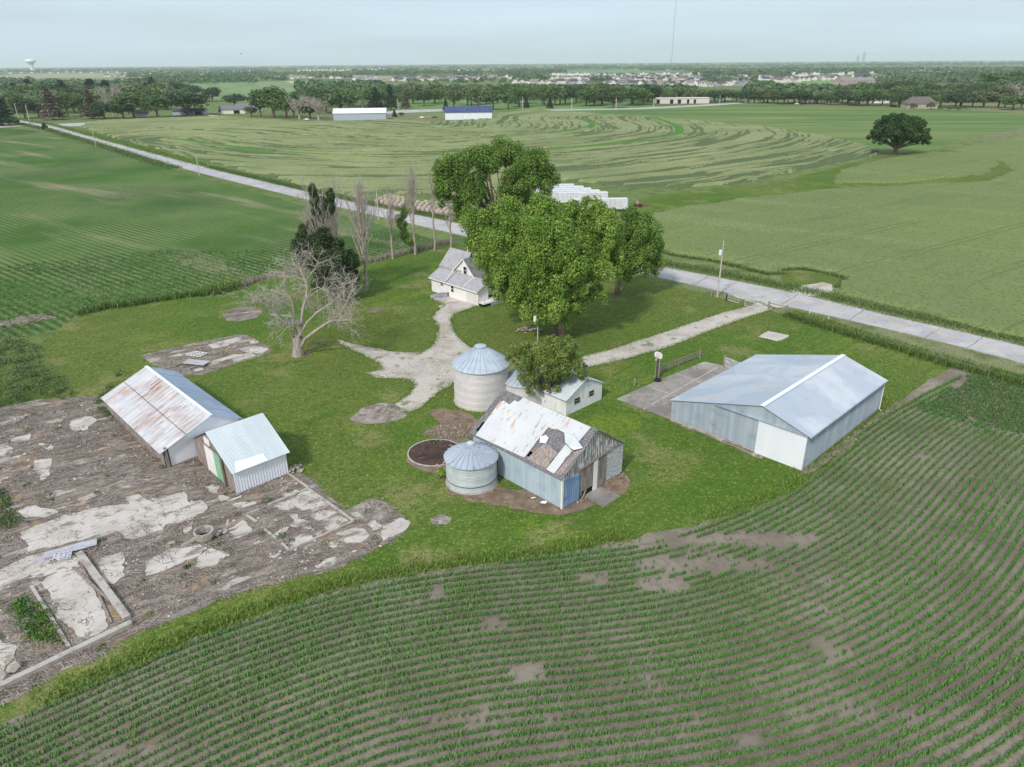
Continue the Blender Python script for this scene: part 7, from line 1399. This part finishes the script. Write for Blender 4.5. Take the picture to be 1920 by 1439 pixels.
# ---------------------------------------------------------------- far woods as one mass
rgw = np.random.default_rng(8); pts = []
def fw(u0, u1, v0, v1, n, h=11, r=7): 
    for _ in range(n): pts.append((rgw.uniform(u0, u1), 0, v0, v1, h, r, rgw.random()))
WOODS = [(-40, 1960, 119.6, 121.5, 700, 14, 60), (-40, 1960, 121.5, 124.5, 700, 13, 34), (-40, 1960, 124.5, 128.5, 380, 12, 19), (-40, 560, 128, 133, 260, 11, 14), (230, 500, 133, 147, 300, 10, 10), (270, 480, 146, 158, 170, 10, 8), (480, 720, 138.2, 142, 150, 10, 11), (490, 540, 144, 152, 50, 9, 7), (560, 660, 145, 148, 50, 9, 7), (655, 780, 133, 142, 190, 12, 10), (760, 960, 128, 140, 120, 11, 10), (780, 850, 136, 140, 80, 10, 9), (850, 960, 138, 146, 60, 11, 8), (960, 1060, 130, 141, 150, 11, 10), (960, 1030, 142, 152, 70, 10, 7), (1040, 1300, 126, 130.5, 300, 10, 14), (1110, 1400, 141, 160, 60, 8, 5), (1110, 1145, 148, 155, 40, 9, 7), (1200, 1300, 127, 134, 110, 10, 11), (1300, 1480, 128, 146, 420, 10, 9), (1310, 1420, 148, 160, 130, 8, 6), (1440, 1700, 124, 140, 520, 11, 11), (1640, 1960, 120, 136, 600, 11, 13), (1660, 1960, 134, 160, 480, 11, 8), (1600, 1740, 150, 172, 160, 9, 6), (1400, 1450, 160, 176, 60, 9, 6), (1440, 1640, 170, 182, 180, 9, 6), (0, 300, 158, 176, 320, 13, 8), (-40, 60, 150, 160, 60, 11, 8), (560, 720, 160, 180, 200, 12, 7), (640, 1300, 168, 180, 500, 9, 6), (760, 1000, 144, 158, 80, 8, 6), (-40, 250, 129, 132, 160, 12, 14)]
for w_ in WOODS: fw(*w_)
Cc, Rw, cs = [], [], []
for u, _, v0, v1, h, r, q in pts:
    v = v0+(v1-v0)*q; v += (960-u)*.0075*(1 if v < 130 else 0); b = G(u, max(v, 118.9+(960-u)*.0075)); D = np.hypot(*b)
    if D > 13500: continue
    rr = r*rgw.uniform(.6, 1.3); hh_ = h*rgw.uniform(.7, 1.15); Cc.append((b[0], b[1], hh_*.5)); Rw.append((rr, rr*.9, hh_*.52))
Cc = np.array(Cc); Rw = np.array(Rw)
n_per = 26; N = len(Cc)*n_per; idx = np.repeat(np.arange(len(Cc)), n_per); d = rgw.normal(0, 1, (N, 3)); d[:, 2] = np.abs(d[:, 2])*.9-.25; d /= np.linalg.norm(d, axis=1)[:, None]
P = Cc[idx]+d*Rw[idx]*rgw.uniform(.7, 1.0, N)[:, None]; nr = d+rgw.normal(0, .35, (N, 3)); nr /= np.linalg.norm(nr, axis=1)[:, None]
t_ = np.cross(nr, rgw.normal(0, 1, (N, 3))); t_ /= np.linalg.norm(t_, axis=1)[:, None]; b_ = np.cross(nr, t_); s_ = (np.minimum(Rw[idx, 0], Rw[idx, 2]*1.6)*.42*rgw.uniform(.6, 1.3, N))[:, None]; s2 = np.maximum(s_, Rw[idx, :1]*.28)
V = np.stack([P-t_*s2, P-b_*s_*.8, P+t_*s2, P+b_*s_*.8], 1).reshape(-1, 3); i = np.arange(N)*4
M['farwood'] = mat('distant_woodland', T(72, 100, 66), [dict(c=T(92, 120, 78), s=.012, lo=.4, hi=.62, d=4), dict(k='attr', c=T(98, 126, 82), lo=.3, hi=.6, amt=.7), dict(k='attr', c=T(48, 74, 54), lo=.62, hi=.9)], rough=.9)
cl = rgw.random(len(Cc)); tag(mk('distant_woods', npmesh('distant_woods', V, np.stack([i, i+1, i+2, i+3], 1), None, np.repeat(.6*cl[idx]+.4*rgw.random(N), 4)), M['farwood']), 'woods and town trees merging towards the horizon', 'woods', None, 'stuff')
# ---------------------------------------------------------------- water towers, masts, towers, bird
def wtower(u, vb, vt, label, rt=.30):
    b = G(u, vb); H = hgt(b, vt); S = thing('water_tower', label, 'water tower', b, 0)
    mb = MB(); mb.lathe([(H*.20, 0), (H*.16, H*.2), (H*.15, H*.5), (H*.2, H*.62)], 32, cap=False); mb.build('pedestal', M['cream'], S, smooth_=True)
    mb = MB(); mb.lathe([(H*.18, H*.60), (H*.36, H*.70), (H*.42, H*.80), (H*.38, H*.90), (H*.22, H*.97), (.1, H)], 36); mb.build('tank', M['whitemetal'], S, smooth_=True)
wtower(62, 134, 110.5, 'white water tower on the left horizon'); wtower(1054.5, 121.2, 115.5, 'tiny white water tower on the horizon behind the town')
def mast(u, vb, vt, label, w=1.0, m='steel'):
    b = G(u, vb); H = hgt(b, vt) if vt > -400 else 300; S = thing('radio_mast', label, 'mast', b, 0); mb = MB()
    for k in range(3): a = 2.1*k; mb.tube([(w*math.cos(a), w*math.sin(a), 0), (w*math.cos(a), w*math.sin(a), H)], w*.22, 4)
    n_ = int(H/(w*3))
    for i in range(n_):
        for k in range(3): a, a2 = 2.1*k, 2.1*(k+1); mb.beam((w*math.cos(a), w*math.sin(a), H*i/n_), (w*math.cos(a2), w*math.sin(a2), H*(i+1)/n_), w*.15, w*.15)
    mb.build('lattice', M[m], S)
mast(1256.5, 148, -8, 'very tall thin radio mast rising out of the top of the photo', .55); mast(73, 134, 110, 'thin mast right of the left water tower', .8); mast(1255.5, 122, 106, 'shorter faint mast left of the very tall radio mast', 1.2)
for u, v, w_, h_, lb in ((1608.5, 118, 3, 9, 'shorter of two hazy towers on the right horizon'), (1619, 118, 3.2, 16, 'taller of two hazy towers on the right horizon')):
    d = ray(u, 113); D = 12800.0; b = d[:2]/np.hypot(*d[:2])*D; s_ = D/FPX; S = thing('office_tower', lb, 'tower', b, 10); mb = MB(); W_ = w_*s_/2; Z_ = 40+h_*s_*.62; mb.box(-W_, W_, -W_, W_, 0, Z_); mb.box(-W_*.7, W_*.7, -W_*.7, W_*.7, Z_, Z_+8*h_/9); mb.build('shaft', M['greywall'], S)
p = PY(452, 101, 160.0); S = thing('bird', 'small dark bird gliding above the left horizon', 'bird', p, 30)
mb = MB(); mb.lathe([(.01, -.28), (.07, -.15), (.09, 0), (.05, .18), (.09, .3), (.01, .3)], 8); 
bo = mb.build('body', M['darksteel'], S); bo.rotation_euler = (R(90), 0, 0)
mb = MB(); mb.add([(0, .1, .05), (0, -.1, .05), (.55, -.12, .16), (.6, .04, .18), (-.55, -.12, .16), (-.6, .04, .18)], [(0, 1, 2, 3), (1, 0, 5, 4)]); mb.build('wings', M['darksteel'], S)
# ---------------------------------------------------------------- haze: even air round the whole scene
hz = MB(); hz.box(-14500, 14500, -2500, 27200, -1.0, 215.0); ho = hz.build('haze', None)
hm = bpy.data.materials.new('haze_air'); hm.use_nodes = True; ht = hm.node_tree; ht.nodes.clear()
pv = ht.nodes.new('ShaderNodeVolumePrincipled'); pv.inputs['Density'].default_value = 6.5e-5; pv.inputs['Color'].default_value = (.90, .96, 1.0, 1); pv.inputs['Anisotropy'].default_value = 0.0
oo = ht.nodes.new('ShaderNodeOutputMaterial'); ht.links.new(pv.outputs[0], oo.inputs['Volume']); ho.data.materials.append(hm)
tag(ho, 'thin summer haze over the fields', 'haze', None, 'stuff')
